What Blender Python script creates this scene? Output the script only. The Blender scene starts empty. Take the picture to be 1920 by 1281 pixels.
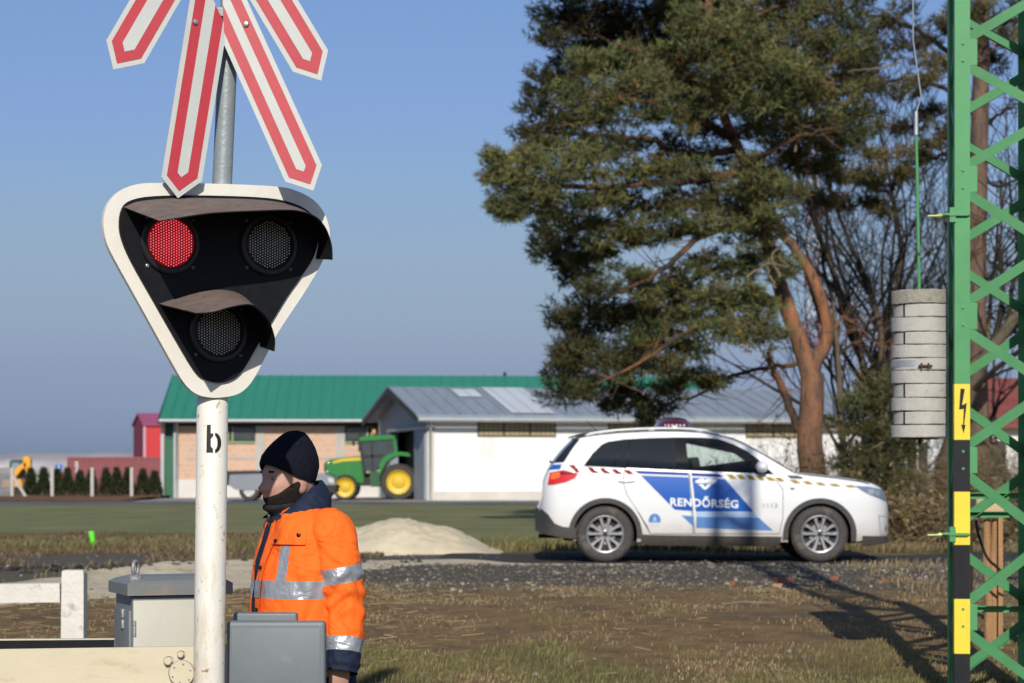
import bpy, bmesh, math, random
import numpy as np
from mathutils import Vector, Matrix, noise as mnoise

random.seed(7)
NP = np.random.default_rng(11)
SC = bpy.context.scene
COL = SC.collection
R = math.radians

# ------------------------------------------------------------------ camera model (85 mm, level, shifted)
FPX, CAMH, HZ, CX = 1920 * 85 / 36, 1.04, 885.0, 960.0


def W(px, py, d):
    """world point at depth d (metres in front of the camera) for a sight line of the survey"""
    return Vector(((px - CX) / FPX * d, d, CAMH - (py - HZ) / FPX * d))


def smooth01(t):
    t = max(0.0, min(1.0, t))
    return t * t * (3 - 2 * t)


def gz(x, y):
    """height of the ground"""
    b = -0.63 + 0.63 * smooth01((y - 10.0) / 8.6)
    a = 0.035 if y < 35 else 0.03
    b += a * mnoise.noise((x * 0.45, y * 0.35, 3.1)) + 0.018 * mnoise.noise((x * 1.3, y * 1.1, 7.7)) * (1 if y < 40 else 0)
    # low heaped ballast shoulder along the near edge of the track
    s = math.exp(-((y - 24.6 - 0.25 * math.sin(x * 1.3)) / 1.6) ** 2) * smooth01((x + 2.6) / 1.2)
    b += 0.07 * s
    # worn track under the car
    w = math.exp(-((y - 29.0) / 2.0) ** 4) * smooth01((x + 0.6) / 0.9) * smooth01((6.0 - x) / 1.0)
    b = b * (1 - w) - 0.052 * w
    # cinder bank left of the person
    b += 0.10 * math.exp(-((y - 25.3 - 0.9 * (x + 2.8)) / 0.8) ** 2) * smooth01((-1.6 - x) / 0.8)
    return b


# ------------------------------------------------------------------ materials
MATS = {}


def nodes_of(m):
    m.use_nodes = True
    nt = m.node_tree
    return nt, nt.nodes, nt.links, nt.nodes['Principled BSDF']


def mat(name, col, rough=0.6, var=0.18, scale=6.0, bump=0.0, bscale=60.0, metal=0.0, spec=0.5,
        stain=None, coat=0.0, attr=False, detail=5, stretch=(1, 1, 1), emis=None, alpha=None, trans=0.0,
        dust=None, wrinkle=0.0, wscale=7.0):
    """procedural surface: base colour broken up by two noises, optional stain (colour, threshold, scale, stretch)"""
    if name in MATS:
        return MATS[name]
    m = bpy.data.materials.new(name)
    nt, N, L, P = nodes_of(m)
    tc = N.new('ShaderNodeTexCoord')
    mp = N.new('ShaderNodeMapping')
    mp.inputs['Scale'].default_value = stretch
    L.new(tc.outputs['Object'], mp.inputs['Vector'])
    nz = N.new('ShaderNodeTexNoise')
    nz.inputs['Scale'].default_value = scale
    nz.inputs['Detail'].default_value = detail
    nz.inputs['Roughness'].default_value = 0.65
    L.new(mp.outputs['Vector'], nz.inputs['Vector'])
    rp = N.new('ShaderNodeValToRGB')
    rp.color_ramp.elements[0].position = 0.3
    rp.color_ramp.elements[1].position = 0.7
    lo = [max(0.0, c * (1 - var)) for c in col]
    hi = [min(1.0, c * (1 + var)) for c in col]
    rp.color_ramp.elements[0].color = (*lo, 1)
    rp.color_ramp.elements[1].color = (*hi, 1)
    L.new(nz.outputs['Fac'], rp.inputs['Fac'])
    out = rp.outputs['Color']
    if attr:
        at = N.new('ShaderNodeAttribute')
        at.attribute_name = 'tint'
        mx = N.new('ShaderNodeMix')
        mx.data_type = 'RGBA'
        mx.blend_type = 'MULTIPLY'
        mx.inputs['Factor'].default_value = 1
        L.new(out, mx.inputs['A'])
        L.new(at.outputs['Color'], mx.inputs['B'])
        out = mx.outputs['Result']
    stains = stain if isinstance(stain, list) else ([stain] if stain else [])
    for k, (sc, thr, ss, sst) in enumerate(stains):
        mp2 = N.new('ShaderNodeMapping')
        mp2.inputs['Scale'].default_value = sst
        mp2.inputs['Location'].default_value = (3.7 * k + 1.3, 1.9 * k, 5.1 * k)
        L.new(tc.outputs['Object'], mp2.inputs['Vector'])
        n2 = N.new('ShaderNodeTexNoise')
        n2.inputs['Scale'].default_value = ss
        n2.inputs['Detail'].default_value = 8
        n2.inputs['Roughness'].default_value = 0.7
        L.new(mp2.outputs['Vector'], n2.inputs['Vector'])
        mr = N.new('ShaderNodeMapRange')
        mr.inputs['From Min'].default_value = thr
        mr.inputs['From Max'].default_value = thr + 0.09
        L.new(n2.outputs['Fac'], mr.inputs['Value'])
        mx = N.new('ShaderNodeMix')
        mx.data_type = 'RGBA'
        L.new(mr.outputs['Result'], mx.inputs['Factor'])
        L.new(out, mx.inputs['A'])
        mx.inputs['B'].default_value = (*sc, 1)
        out = mx.outputs['Result']
    if dust:
        # (colour, z0, z1, strength): grime that thins out with height
        dc, z0, z1, st = dust
        sx = N.new('ShaderNodeSeparateXYZ')
        L.new(tc.outputs['Object'], sx.inputs['Vector'])
        mr = N.new('ShaderNodeMapRange')
        mr.inputs['From Min'].default_value = z0
        mr.inputs['From Max'].default_value = z1
        mr.inputs['To Min'].default_value = st
        mr.inputs['To Max'].default_value = 0
        L.new(sx.outputs['Z'], mr.inputs['Value'])
        mm = N.new('ShaderNodeMath')
        mm.operation = 'MULTIPLY'
        L.new(mr.outputs['Result'], mm.inputs[0])
        mr2 = N.new('ShaderNodeMapRange')
        mr2.inputs['From Min'].default_value = 0.25
        mr2.inputs['From Max'].default_value = 0.75
        mr2.inputs['To Min'].default_value = 0.45
        mr2.inputs['To Max'].default_value = 1.0
        L.new(nz.outputs['Fac'], mr2.inputs['Value'])
        L.new(mr2.outputs['Result'], mm.inputs[1])
        mx = N.new('ShaderNodeMix')
        mx.data_type = 'RGBA'
        L.new(mm.outputs['Value'], mx.inputs['Factor'])
        L.new(out, mx.inputs['A'])
        mx.inputs['B'].default_value = (*dc, 1)
        out = mx.outputs['Result']
    L.new(out, P.inputs['Base Color'])
    P.inputs['Roughness'].default_value = rough
    P.inputs['Metallic'].default_value = metal
    P.inputs['Specular IOR Level'].default_value = spec
    if coat:
        P.inputs['Coat Weight'].default_value = coat
        P.inputs['Coat Roughness'].default_value = 0.08
    if trans:
        P.inputs['Transmission Weight'].default_value = trans
    if emis:
        P.inputs['Emission Color'].default_value = (*emis[0], 1)
        P.inputs['Emission Strength'].default_value = emis[1]
    if bump:
        nb = N.new('ShaderNodeTexNoise')
        nb.inputs['Scale'].default_value = bscale
        nb.inputs['Detail'].default_value = 4
        L.new(tc.outputs['Object'], nb.inputs['Vector'])
        bp = N.new('ShaderNodeBump')
        bp.inputs['Strength'].default_value = bump
        bp.inputs['Distance'].default_value = 0.02
        L.new(nb.outputs['Fac'], bp.inputs['Height'])
        if wrinkle:
            nw = N.new('ShaderNodeTexNoise')
            nw.inputs['Scale'].default_value = wscale
            nw.inputs['Detail'].default_value = 3
            nw.inputs['Distortion'].default_value = 1.6
            L.new(tc.outputs['Object'], nw.inputs['Vector'])
            b2 = N.new('ShaderNodeBump')
            b2.inputs['Strength'].default_value = wrinkle
            b2.inputs['Distance'].default_value = 0.04
            L.new(nw.outputs['Fac'], b2.inputs['Height'])
            L.new(b2.outputs['Normal'], bp.inputs['Normal'])
        L.new(bp.outputs['Normal'], P.inputs['Normal'])
    MATS[name] = m
    return m


# ------------------------------------------------------------------ mesh builder
class MB:
    def __init__(s):
        s.v, s.f, s.mi = [], [], []

    def add(s, vs, fs, mi=0):
        o = len(s.v)
        s.v.extend([tuple(v) for v in vs])
        s.f.extend([tuple(i + o for i in f) for f in fs])
        s.mi.extend([mi] * len(fs))
        return s

    def box(s, c, size, rot=None, mi=0, bev=0.0, seg=2):
        bm = bmesh.new()
        bmesh.ops.create_cube(bm, size=1)
        for v in bm.verts:
            v.co = Vector((v.co.x * size[0], v.co.y * size[1], v.co.z * size[2]))
        if bev:
            bmesh.ops.bevel(bm, geom=bm.edges[:], offset=bev, segments=seg, affect='EDGES', profile=0.6)
        M = rot if rot is not None else Matrix.Identity(3)
        c = Vector(c)
        bm.verts.index_update()
        s.add([M @ v.co + c for v in bm.verts], [[v.index for v in f.verts] for f in bm.faces], mi)
        bm.free()
        return s

    def bar(s, a, b, w, h, mi=0, up=(0, 0, 1)):
        a, b = Vector(a), Vector(b)
        d = b - a
        z = d.normalized()
        x = Vector(up).cross(z)
        if x.length < 1e-4:
            x = Vector((1, 0, 0))
        x.normalize()
        y = z.cross(x)
        M = Matrix((x, y, z)).transposed()
        return s.box((a + b) / 2, (w, h, d.length), M, mi)

    def tube(s, pts, rad, n=8, mi=0, caps=True):
        pts = [Vector(p) for p in pts]
        if not hasattr(rad, '__len__'):
            rad = [rad] * len(pts)
        vs, fs = [], []
        t0 = (pts[1] - pts[0]).normalized()
        x = t0.orthogonal().normalized()
        for i, p in enumerate(pts):
            t = (pts[min(i + 1, len(pts) - 1)] - pts[max(i - 1, 0)])
            t = t.normalized() if t.length > 1e-9 else t0
            x = (x - t * x.dot(t))
            x = x.normalized() if x.length > 1e-6 else t.orthogonal().normalized()
            y = t.cross(x)
            for k in range(n):
                a = 2 * math.pi * k / n
                vs.append(p + (x * math.cos(a) + y * math.sin(a)) * rad[i])
        for i in range(len(pts) - 1):
            for k in range(n):
                k2 = (k + 1) % n
                fs.append((i * n + k, i * n + k2, (i + 1) * n + k2, (i + 1) * n + k))
        if caps:
            fs.append(tuple(range(n))[::-1])
            fs.append(tuple((len(pts) - 1) * n + k for k in range(n)))
        return s.add(vs, fs, mi)

    def lathe(s, prof, n=24, M=None, c=(0, 0, 0), mi=0, a0=0, a1=2 * math.pi):
        """prof: (radius, z); M: 3x3 that turns z to the axis"""
        M = M or Matrix.Identity(3)
        c = Vector(c)
        full = abs(a1 - a0 - 2 * math.pi) < 1e-6
        m = n if full else n + 1
        vs = []
        for r, z in prof:
            for k in range(m):
                a = a0 + (a1 - a0) * k / n
                vs.append(M @ Vector((r * math.cos(a), r * math.sin(a), z)) + c)
        fs = []
        for i in range(len(prof) - 1):
            for k in range(n):
                k2 = (k + 1) % m
                fs.append((i * m + k, i * m + k2, (i + 1) * m + k2, (i + 1) * m + k))
        return s.add(vs, fs, mi)

    def prism(s, poly, org, u, v, n, d0, d1, mi=0, side=None):
        """polygon in the plane (u, v), extruded along n from d0 to d1 (d1 is the outer face)"""
        org, u, v, n = Vector(org), Vector(u), Vector(v), Vector(n)
        k = len(poly)
        A = [org + u * p[0] + v * p[1] + n * d0 for p in poly]
        B = [org + u * p[0] + v * p[1] + n * d1 for p in poly]
        s.add(A + B, [tuple(range(k))[::-1], tuple(range(k, 2 * k))], mi)
        s.add(A + B, [(i, (i + 1) % k, k + (i + 1) % k, k + i) for i in range(k)], mi if side is None else side)
        return s

    def grid(s, fn, nu, nv, mi=0, wrap=False):
        vs = [fn(i / nu, j / nv) for i in range(nu + (0 if wrap else 1)) for j in range(nv + 1)]
        m = nu if wrap else nu + 1
        fs = []
        for i in range(nu):
            for j in range(nv):
                a = i * (nv + 1) + j
                b = ((i + 1) % m) * (nv + 1) + j
                fs.append((a, b, b + 1, a + 1))
        return s.add(vs, fs, mi)

    def ellipsoid(s, c, r, n=16, m=10, M=None, mi=0):
        M = M or Matrix.Identity(3)
        c = Vector(c)
        vs = [c + M @ Vector((0, 0, -r[2]))]
        for j in range(1, m):
            p = -math.pi / 2 + math.pi * j / m
            for k in range(n):
                a = 2 * math.pi * k / n
                vs.append(c + M @ Vector((r[0] * math.cos(p) * math.cos(a), r[1] * math.cos(p) * math.sin(a), r[2] * math.sin(p))))
        vs.append(c + M @ Vector((0, 0, r[2])))
        fs = [(0, 1 + (k + 1) % n, 1 + k) for k in range(n)]
        for j in range(m - 2):
            for k in range(n):
                a, b = 1 + j * n + k, 1 + j * n + (k + 1) % n
                fs.append((a, b, b + n, a + n))
        t = 1 + (m - 2) * n
        fs += [(t + k, t + (k + 1) % n, len(vs) - 1) for k in range(n)]
        return s.add(vs, fs, mi)

    def build(s, name, mats, parent=None, smooth=None, local=False, fix=True):
        me = bpy.data.meshes.new(name)
        off = Vector((0, 0, 0))
        if parent is not None and not local:
            q = parent
            while q is not None:
                off += q.location
                q = q.parent
        me.from_pydata([tuple(Vector(v) - off) for v in s.v], [], s.f)
        mats = mats if isinstance(mats, (list, tuple)) else [mats]
        for m in mats:
            me.materials.append(m)
        if len(mats) > 1:
            me.polygons.foreach_set('material_index', s.mi)
        if fix:
            bm = bmesh.new()
            bm.from_mesh(me)
            bmesh.ops.recalc_face_normals(bm, faces=bm.faces[:])
            bm.to_mesh(me)
            bm.free()
        me.update()
        if smooth is not None:
            me.polygons.foreach_set('use_smooth', [True] * len(me.polygons))
            if smooth < 180:
                me.set_sharp_from_angle(angle=R(smooth))
        o = bpy.data.objects.new(name, me)
        COL.objects.link(o)
        if parent is not None:
            o.parent = parent
        return o


def tag(o, label=None, cat=None, group=None, kind=None):
    if label:
        o['label'] = label
    if cat:
        o['category'] = cat
    if group:
        o['group'] = group
    if kind:
        o['kind'] = kind
    return o


def thing(name, label, cat, loc=(0, 0, 0), group=None, rotz=0.0):
    o = bpy.data.objects.new(name, None)
    o.empty_display_size = 0.2
    COL.objects.link(o)
    o.location = loc
    o.rotation_euler = (0, 0, rotz)
    return tag(o, label, cat, group)


def npmesh(name, V, F, m, parent=None, tint=None, smooth=False):
    """big triangle soups from numpy arrays"""
    me = bpy.data.meshes.new(name)
    V = np.asarray(V, dtype=np.float32)
    F = np.asarray(F, dtype=np.int32)
    if parent is not None:
        off = Vector((0, 0, 0))
        q = parent
        while q is not None:
            off += q.location
            q = q.parent
        V = V - np.array(off, dtype=np.float32)
    me.vertices.add(len(V))
    me.vertices.foreach_set('co', V.ravel())
    me.loops.add(F.size)
    me.loops.foreach_set('vertex_index', F.ravel())
    me.polygons.add(len(F))
    me.polygons.foreach_set('loop_start', np.arange(0, F.size, F.shape[1], dtype=np.int32))
    me.polygons.foreach_set('loop_total', np.full(len(F), F.shape[1], dtype=np.int32))
    if tint is not None:
        ca = me.color_attributes.new('tint', 'FLOAT_COLOR', 'POINT')
        t = np.ones((len(V), 4), dtype=np.float32)
        t[:, :3] = tint
        ca.data.foreach_set('color', t.ravel())
    me.materials.append(m)
    me.update(calc_edges=True)
    me.validate()
    if smooth:
        me.polygons.foreach_set('use_smooth', [True] * len(me.polygons))
    o = bpy.data.objects.new(name, me)
    COL.objects.link(o)
    if parent is not None:
        o.parent = parent
    return o


def inset(poly, d):
    """parallel inset of a simple polygon given counter-clockwise"""
    n = len(poly)
    area = sum(poly[i][0] * poly[(i + 1) % n][1] - poly[(i + 1) % n][0] * poly[i][1] for i in range(n))
    sg = 1 if area > 0 else -1
    out = []
    for i in range(n):
        a, b, c = Vector(poly[i - 1]), Vector(poly[i]), Vector(poly[(i + 1) % n])
        e1, e2 = (b - a).normalized(), (c - b).normalized()
        n1, n2 = Vector((-e1.y, e1.x)) * sg, Vector((-e2.y, e2.x)) * sg
        k = 1 + n1.dot(n2)
        out.append(tuple(b + (n1 + n2) * d / max(k, 0.2)))
    return out


def clip_poly(poly, p, n):
    """keep the side of the polygon where (x - p).n <= 0"""
    out = []
    k = len(poly)
    f = lambda q: (q[0] - p[0]) * n[0] + (q[1] - p[1]) * n[1]
    for i in range(k):
        a, b = poly[i], poly[(i + 1) % k]
        fa, fb = f(a), f(b)
        if fa <= 0:
            out.append(a)
        if (fa < 0 < fb) or (fb < 0 < fa):
            t = fa / (fa - fb)
            out.append((a[0] + (b[0] - a[0]) * t, a[1] + (b[1] - a[1]) * t))
    return out


def spline(pts, n):
    """Catmull-Rom through the points (tuples of any length)"""
    P = [np.array(p, dtype=float) for p in pts]
    P = [2 * P[0] - P[1]] + P + [2 * P[-1] - P[-2]]
    out = []
    m = len(P) - 3
    for k in range(n + 1):
        t = k / n * m
        i = min(int(t), m - 1)
        t -= i
        a, b, c, d = P[i:i + 4]
        out.append(tuple(0.5 * ((2 * b) + (c - a) * t + (2 * a - 5 * b + 4 * c - d) * t * t + (3 * b - a - 3 * c + d) * t ** 3)))
    return out


def interp(xs, ys, x):
    return float(np.interp(x, xs, ys))


def rotz3(a):
    return Matrix.Rotation(a, 3, 'Z')
# ------------------------------------------------------------------ camera, sun, sky
SUN_EL, SUN_AZ = R(30.5), R(-0.8)          # the sun stands right behind the camera
cam = bpy.data.cameras.new('camera')
cam.lens = 85
cam.sensor_width = 36
cam.shift_y = (HZ - 640.5) / 1920
cam.clip_end = 6000
cam.dof.use_dof = True
cam.dof.focus_distance = 8.7
cam.dof.aperture_fstop = 7.0
co = bpy.data.objects.new('camera', cam)
COL.objects.link(co)
co.location = (0, 0, CAMH)
co.rotation_euler = (R(90), 0, 0)
SC.camera = co
SC.view_settings.view_transform = 'Standard'
SC.view_settings.look = 'None'
SC.view_settings.exposure = 0
SC.cycles.max_bounces = 6
SC.cycles.transparent_max_bounces = 12

to_sun = Vector((-math.sin(SUN_AZ) * math.cos(SUN_EL), -math.cos(SUN_AZ) * math.cos(SUN_EL), math.sin(SUN_EL)))
sl = bpy.data.lights.new('sun', 'SUN')
sl.energy = 4.3
sl.angle = R(0.53)
sl.color = (1.0, 0.93, 0.82)
so = bpy.data.objects.new('sun', sl)
COL.objects.link(so)
so.rotation_euler = to_sun.to_track_quat('Z', 'Y').to_euler()
so.location = (0, -10, 20)

wd = bpy.data.worlds.new('World')
SC.world = wd
wd.use_nodes = True
wn, wl = wd.node_tree.nodes, wd.node_tree.links
sky = wn.new('ShaderNodeTexSky')
sky.sky_type = 'NISHITA'
sky.sun_disc = False
sky.sun_elevation = SUN_EL
# Nishita: rotation 0 puts the sun at +Y, growing clockwise seen from above
sky.sun_rotation = math.atan2(to_sun.x, to_sun.y)
sky.altitude = 200
sky.air_density = 1.15
sky.dust_density = 0.6
sky.ozone_density = 2.2
# winter haze: cooler, greyer towards the horizon
tcw = wn.new('ShaderNodeTexCoord')
sxw = wn.new('ShaderNodeSeparateXYZ')
wl.new(tcw.outputs['Generated'], sxw.inputs['Vector'])
rw = wn.new('ShaderNodeValToRGB')
stops = [(0.0, (0.27, 0.385, 0.84)), (0.019, (0.288, 0.394, 0.823)), (0.043, (0.345, 0.40, 0.73)), (0.063, (0.42, 0.463, 0.688)), (0.089, (0.492, 0.52, 0.698)),
         (0.118, (0.525, 0.576, 0.771)), (0.151, (0.549, 0.602, 0.856)), (0.193, (0.58, 0.642, 0.865)), (0.5, (0.9, 0.94, 1.0))]
el = rw.color_ramp.elements
while len(el) < len(stops):
    el.new(0.5)
for q_, (p_, c_) in zip(el, stops):
    q_.position = p_
    q_.color = (*c_, 1)
wl.new(sxw.outputs['Z'], rw.inputs['Fac'])
mw = wn.new('ShaderNodeMix')
mw.data_type = 'RGBA'
mw.blend_type = 'MULTIPLY'
mw.inputs['Factor'].default_value = 1
wl.new(sky.outputs['Color'], mw.inputs['A'])
wl.new(rw.outputs['Color'], mw.inputs['B'])
bg = wn['Background']
bg.inputs['Strength'].default_value = 0.1
wl.new(mw.outputs['Result'], bg.inputs['Color'])

# ------------------------------------------------------------------ ground
def ground_mat():
    m = bpy.data.materials.new('ground_soil')
    nt, N, L, P = nodes_of(m)
    tc = N.new('ShaderNodeTexCoord')

    def nz(sc, det=6, ro=0.65, st=(1, 1, 1), off=(0, 0, 0)):
        mp = N.new('ShaderNodeMapping')
        mp.inputs['Scale'].default_value = st
        mp.inputs['Location'].default_value = off
        L.new(tc.outputs['Object'], mp.inputs['Vector'])
        n = N.new('ShaderNodeTexNoise')
        n.inputs['Scale'].default_value = sc
        n.inputs['Detail'].default_value = det
        n.inputs['Roughness'].default_value = ro
        L.new(mp.outputs['Vector'], n.inputs['Vector'])
        return n.outputs['Fac']

    def ramp(f, stops):
        r = N.new('ShaderNodeValToRGB')
        el = r.color_ramp.elements
        while len(el) < len(stops):
            el.new(0.5)
        for q, (p, c) in zip(el, stops):
            q.position = p
            q.color = (*c, 1)
        L.new(f, r.inputs['Fac'])
        return r.outputs['Color']

    def mix(f, a, b):
        x = N.new('ShaderNodeMix')
        x.data_type = 'RGBA'
        L.new(f, x.inputs['Factor'])
        L.new(a, x.inputs['A'])
        L.new(b, x.inputs['B'])
        return x.outputs['Result']

    def mr(f, a, b, c=0, d=1):
        x = N.new('ShaderNodeMapRange')
        x.interpolation_type = 'SMOOTHSTEP'
        x.inputs['From Min'].default_value = a
        x.inputs['From Max'].default_value = b
        x.inputs['To Min'].default_value = c
        x.inputs['To Max'].default_value = d
        L.new(f, x.inputs['Value'])
        return x.outputs['Result']

    def math_(op, a, b):
        x = N.new('ShaderNodeMath')
        x.operation = op
        for i, q in enumerate((a, b)):
            if isinstance(q, (int, float)):
                x.inputs[i].default_value = q
            else:
                L.new(q, x.inputs[i])
        return x.outputs['Value']
    soil = ramp(nz(5, 8, 0.75), [(0.28, (0.135, 0.080, 0.038)), (0.5, (0.285, 0.185, 0.090)), (0.72, (0.39, 0.285, 0.155))])
    straw = ramp(nz(40, 6, 0.8, (1, 0.35, 1)), [(0.3, (0.085, 0.062, 0.036)), (0.6, (0.22, 0.165, 0.10)), (0.8, (0.30, 0.24, 0.15))])
    green = ramp(nz(25, 6, 0.75), [(0.3, (0.08, 0.082, 0.032)), (0.7, (0.19, 0.18, 0.075))])
    cind = ramp(nz(60, 8, 0.8), [(0.3, (0.07, 0.062, 0.052)), (0.52, (0.145, 0.130, 0.108)), (0.76, (0.27, 0.245, 0.205))])
    a = mix(mr(nz(1.1, 5), 0.50, 0.66), soil, straw)
    sx = N.new('ShaderNodeSeparateXYZ')
    L.new(tc.outputs['Object'], sx.inputs['Vector'])
    wob = math_('MULTIPLY', math_('SUBTRACT', nz(0.7, 5, 0.7), 0.5), 3.4)
    y = math_('ADD', sx.outputs['Y'], wob)
    # grass: near strip and beyond the track
    g1 = math_('MULTIPLY', mr(nz(1.6, 6, 0.7, off=(4, 2, 0)), 0.44, 0.6), mr(y, 14.4, 16.6, 0.85, 0.06))
    b = mix(g1, a, green)
    g2 = math_('MULTIPLY', mr(y, 30.5, 33, 0, 1), mr(nz(0.9, 5, off=(9, 1, 0)), 0.38, 0.58, 0.25, 0.95))
    c = mix(g2, b, green)
    # ballast and cinders along the track
    w1 = math_('MULTIPLY', mr(y, 20.2, 23.0), mr(y, 30.0, 31.8, 1, 0))
    d = mix(w1, c, cind)
    L.new(d, P.inputs['Base Color'])
    P.inputs['Roughness'].default_value = 0.95
    P.inputs['Specular IOR Level'].default_value = 0.15
    bp = N.new('ShaderNodeBump')
    bp.inputs['Strength'].default_value = 0.9
    bp.inputs['Distance'].default_value = 0.05
    L.new(nz(26, 8, 0.8), bp.inputs['Height'])
    L.new(bp.outputs['Normal'], P.inputs['Normal'])
    return m


def nonuniform(vals):
    out = []
    for a, b, n in vals:
        out += [a + (b - a) * i / n for i in range(n)]
    return out + [vals[-1][1]]


GX = nonuniform([(-2500, -300, 6), (-300, -60, 8), (-60, -14, 24), (-14, 14, 110), (14, 60, 24), (60, 300, 8), (300, 2500, 6)])
GY = nonuniform([(-40, 6, 10), (6, 34, 150), (34, 100, 60), (100, 400, 20), (400, 3200, 8)])
g = MB()
nxg, nyg = len(GX), len(GY)
g.add([(x, y, gz(x, y)) for x in GX for y in GY],
      [(i * nyg + j, (i + 1) * nyg + j, (i + 1) * nyg + j + 1, i * nyg + j + 1) for i in range(nxg - 1) for j in range(nyg - 1)])
tag(g.build('ground', ground_mat(), smooth=180), kind='structure')


def sheet(name, left, right, y0, y1, nx, ny, lift, m, jit=0.0, kind='structure', seed=0.0):
    """a ground sheet between x=left(t)..right(t) and y0..y1 with ragged edges, draped lift above the ground"""
    s = MB()

    def fn(u, v):
        ea = mnoise.noise((u * 9 + seed, 0.3, 1.7)) * jit
        eb = mnoise.noise((u * 11 + seed, 5.3, 2.7)) * jit
        x = left + (right - left) * u
        ya = (y0(x) if callable(y0) else y0) + ea
        yb = (y1(x) if callable(y1) else y1) + eb
        y = ya + (yb - ya) * v
        e = min(u, 1 - u, v, 1 - v)
        return (x, y, gz(x, y) + lift + (-0.02 if e <= 0 else 0))
    s.grid(fn, nx, ny)
    o = s.build(name, m, smooth=180)
    return tag(o, kind=kind)


def far_mat(name, cols, sc, st=(1, 1, 1), bump=0.5, bs=8):
    return mat(name, cols, 0.95, 0.35, sc, bump=bump, bscale=bs, spec=0.1, stretch=st, detail=8)


# crop field between the track and the far road
m_field = mat('field_green', (0.172, 0.175, 0.082), 0.95, 0.30, 0.55, bump=0.6, bscale=5, spec=0.1, detail=10,
              stain=[((0.20, 0.165, 0.09), 0.60, 0.35, (0.5, 1.6, 1)), ((0.105, 0.12, 0.055), 0.58, 1.6, (0.4, 1.5, 1))])
sheet('field', -70, 70, lambda x: 41.0 if x < -2.5 else (34.5 + 0.02 * x if x > -1 else 41.0 - (x + 2.5) * 4.3), 76.0, 120, 50, 0.02, m_field, 1.6)
m_road = mat('road_asphalt', (0.115, 0.12, 0.13), 0.8, 0.2, 0.8, bump=0.2, bscale=20, spec=0.3)
sheet('far_road', -90, 8, 77.0, 83.5, 60, 8, 0.03, m_road, 0.15)
m_verge = mat('verge_soil', (0.16, 0.085, 0.05), 0.95, 0.35, 1.2, bump=0.5, bscale=8, spec=0.1)
s = MB()
s.grid(lambda u, v: (-90 + 76.5 * u, 84.2 + 16 * v, gz(-90 + 76.5 * u, 84 + 16 * v) + 0.03 + 0.09 * math.sin(min(1, v * 2.0) * math.pi / 2)), 60, 8)
tag(s.build('verge', m_verge, smooth=180), kind='structure')
m_yard = mat('yard_gravel', (0.30, 0.28, 0.25), 0.95, 0.2, 2, bump=0.3, bscale=15, spec=0.1)
sheet('yard', -13.6, 3.0, 84.2, 104, 30, 10, 0.025, m_yard, 0.2)
# dark cinder track the car stands on
m_track = mat('track_cinder', (0.052, 0.049, 0.047), 0.95, 0.4, 9, bump=0.9, bscale=30, spec=0.15, detail=9,
              stain=[((0.17, 0.15, 0.12), 0.62, 22, (1, 1, 1)), ((0.11, 0.085, 0.06), 0.57, 1.4, (0.6, 1.5, 1))])
sheet('dirt_track', -0.9, 14.0, lambda x: 26.4, lambda x: 31.0, 110, 30, 0.016, m_track, 0.5, seed=3)
# pale sand lane that curves away to the left
m_sandlane = mat('sand_lane', (0.52, 0.445, 0.32), 0.95, 0.22, 3, bump=0.7, bscale=25, spec=0.1, detail=9,
                 stain=[((0.20, 0.18, 0.15), 0.57, 5, (0.9, 1.2, 1)), ((0.09, 0.085, 0.08), 0.60, 18, (1, 1, 1))])
pl = spline([(-9.0, 17.4), (-6.0, 18.6), (-4.4, 20.0), (-3.3, 22.6), (-2.1, 25.2), (-0.8, 26.9), (0.5, 27.4), (1.6, 27.5), (2.4, 27.4)], 60)
s = MB()
wd_ = [1.2, 1.2, 1.15, 1.2, 1.3, 1.15, 0.95, 0.5, 0.08]


def lane(u, v):
    i = u * 60
    k = min(int(i), 59)
    p, q = Vector(pl[k]), Vector(pl[k + 1])
    c = p.lerp(q, i - k)
    t = (q - p).normalized()
    nrm = Vector((-t.y, t.x))
    w = interp(np.linspace(0, 1, 9), wd_, u)
    j = 0.28 * mnoise.noise((u * 40, 1 if v > .5 else 4, 0)) * (w > .2)
    h = c + nrm * ((v - 0.5) * 2 * w + j * (1 if v > 0.5 else -1) * abs(v - 0.5) * 2)
    return (h.x, h.y, gz(h.x, h.y) + 0.024 - (0.02 if v in (0, 1) else 0))


s.grid(lane, 120, 10)
tag(s.build('sand_path', m_sandlane, smooth=180), kind='structure')

# distant spoil hills
m_hill = mat('far_hills', (0.30, 0.285, 0.30), 1.0, 0.3, 0.02, spec=0.0, stretch=(1, 1, 3), detail=9,
             stain=((0.52, 0.48, 0.44), 0.56, 0.016, (0.6, 1, 4)))
s = MB()


def hill(u, v):
    x = -420 + 1000 * u
    h = 7.5 + 3.0 * mnoise.noise((u * 9, 0.2, 0)) + 1.3 * mnoise.noise((u * 40, 0.9, 0)) + (2.0 if u < 0.27 else 0)
    return (x, 950 + 60 * v + 14 * mnoise.noise((u * 14, v * 3, 5)), -1 + h * math.sin(v * math.pi * 0.5))


s.grid(hill, 160, 8)
tag(s.build('hills', m_hill, smooth=180), kind='structure')
# ------------------------------------------------------------------ level crossing signal
DS = 8.4
SS = FPX / DS
SA = R(28)
sig_c = W(408, 560, DS)
su = Vector((math.cos(SA), math.sin(SA), 0))       # along the board, to the right
sn = Vector((math.sin(SA), -math.cos(SA), 0))      # out of the board, towards the road
sv = Vector((0, 0, 1))
sig_base = Vector((W(384, 0, DS).x - 0.008, DS + 0.06, gz(-1.1, DS)))
SIG = thing('railway_crossing_signal', 'level crossing light signal with one red lamp lit under a red and white crossbuck', 'railway signal', sig_base)


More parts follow.
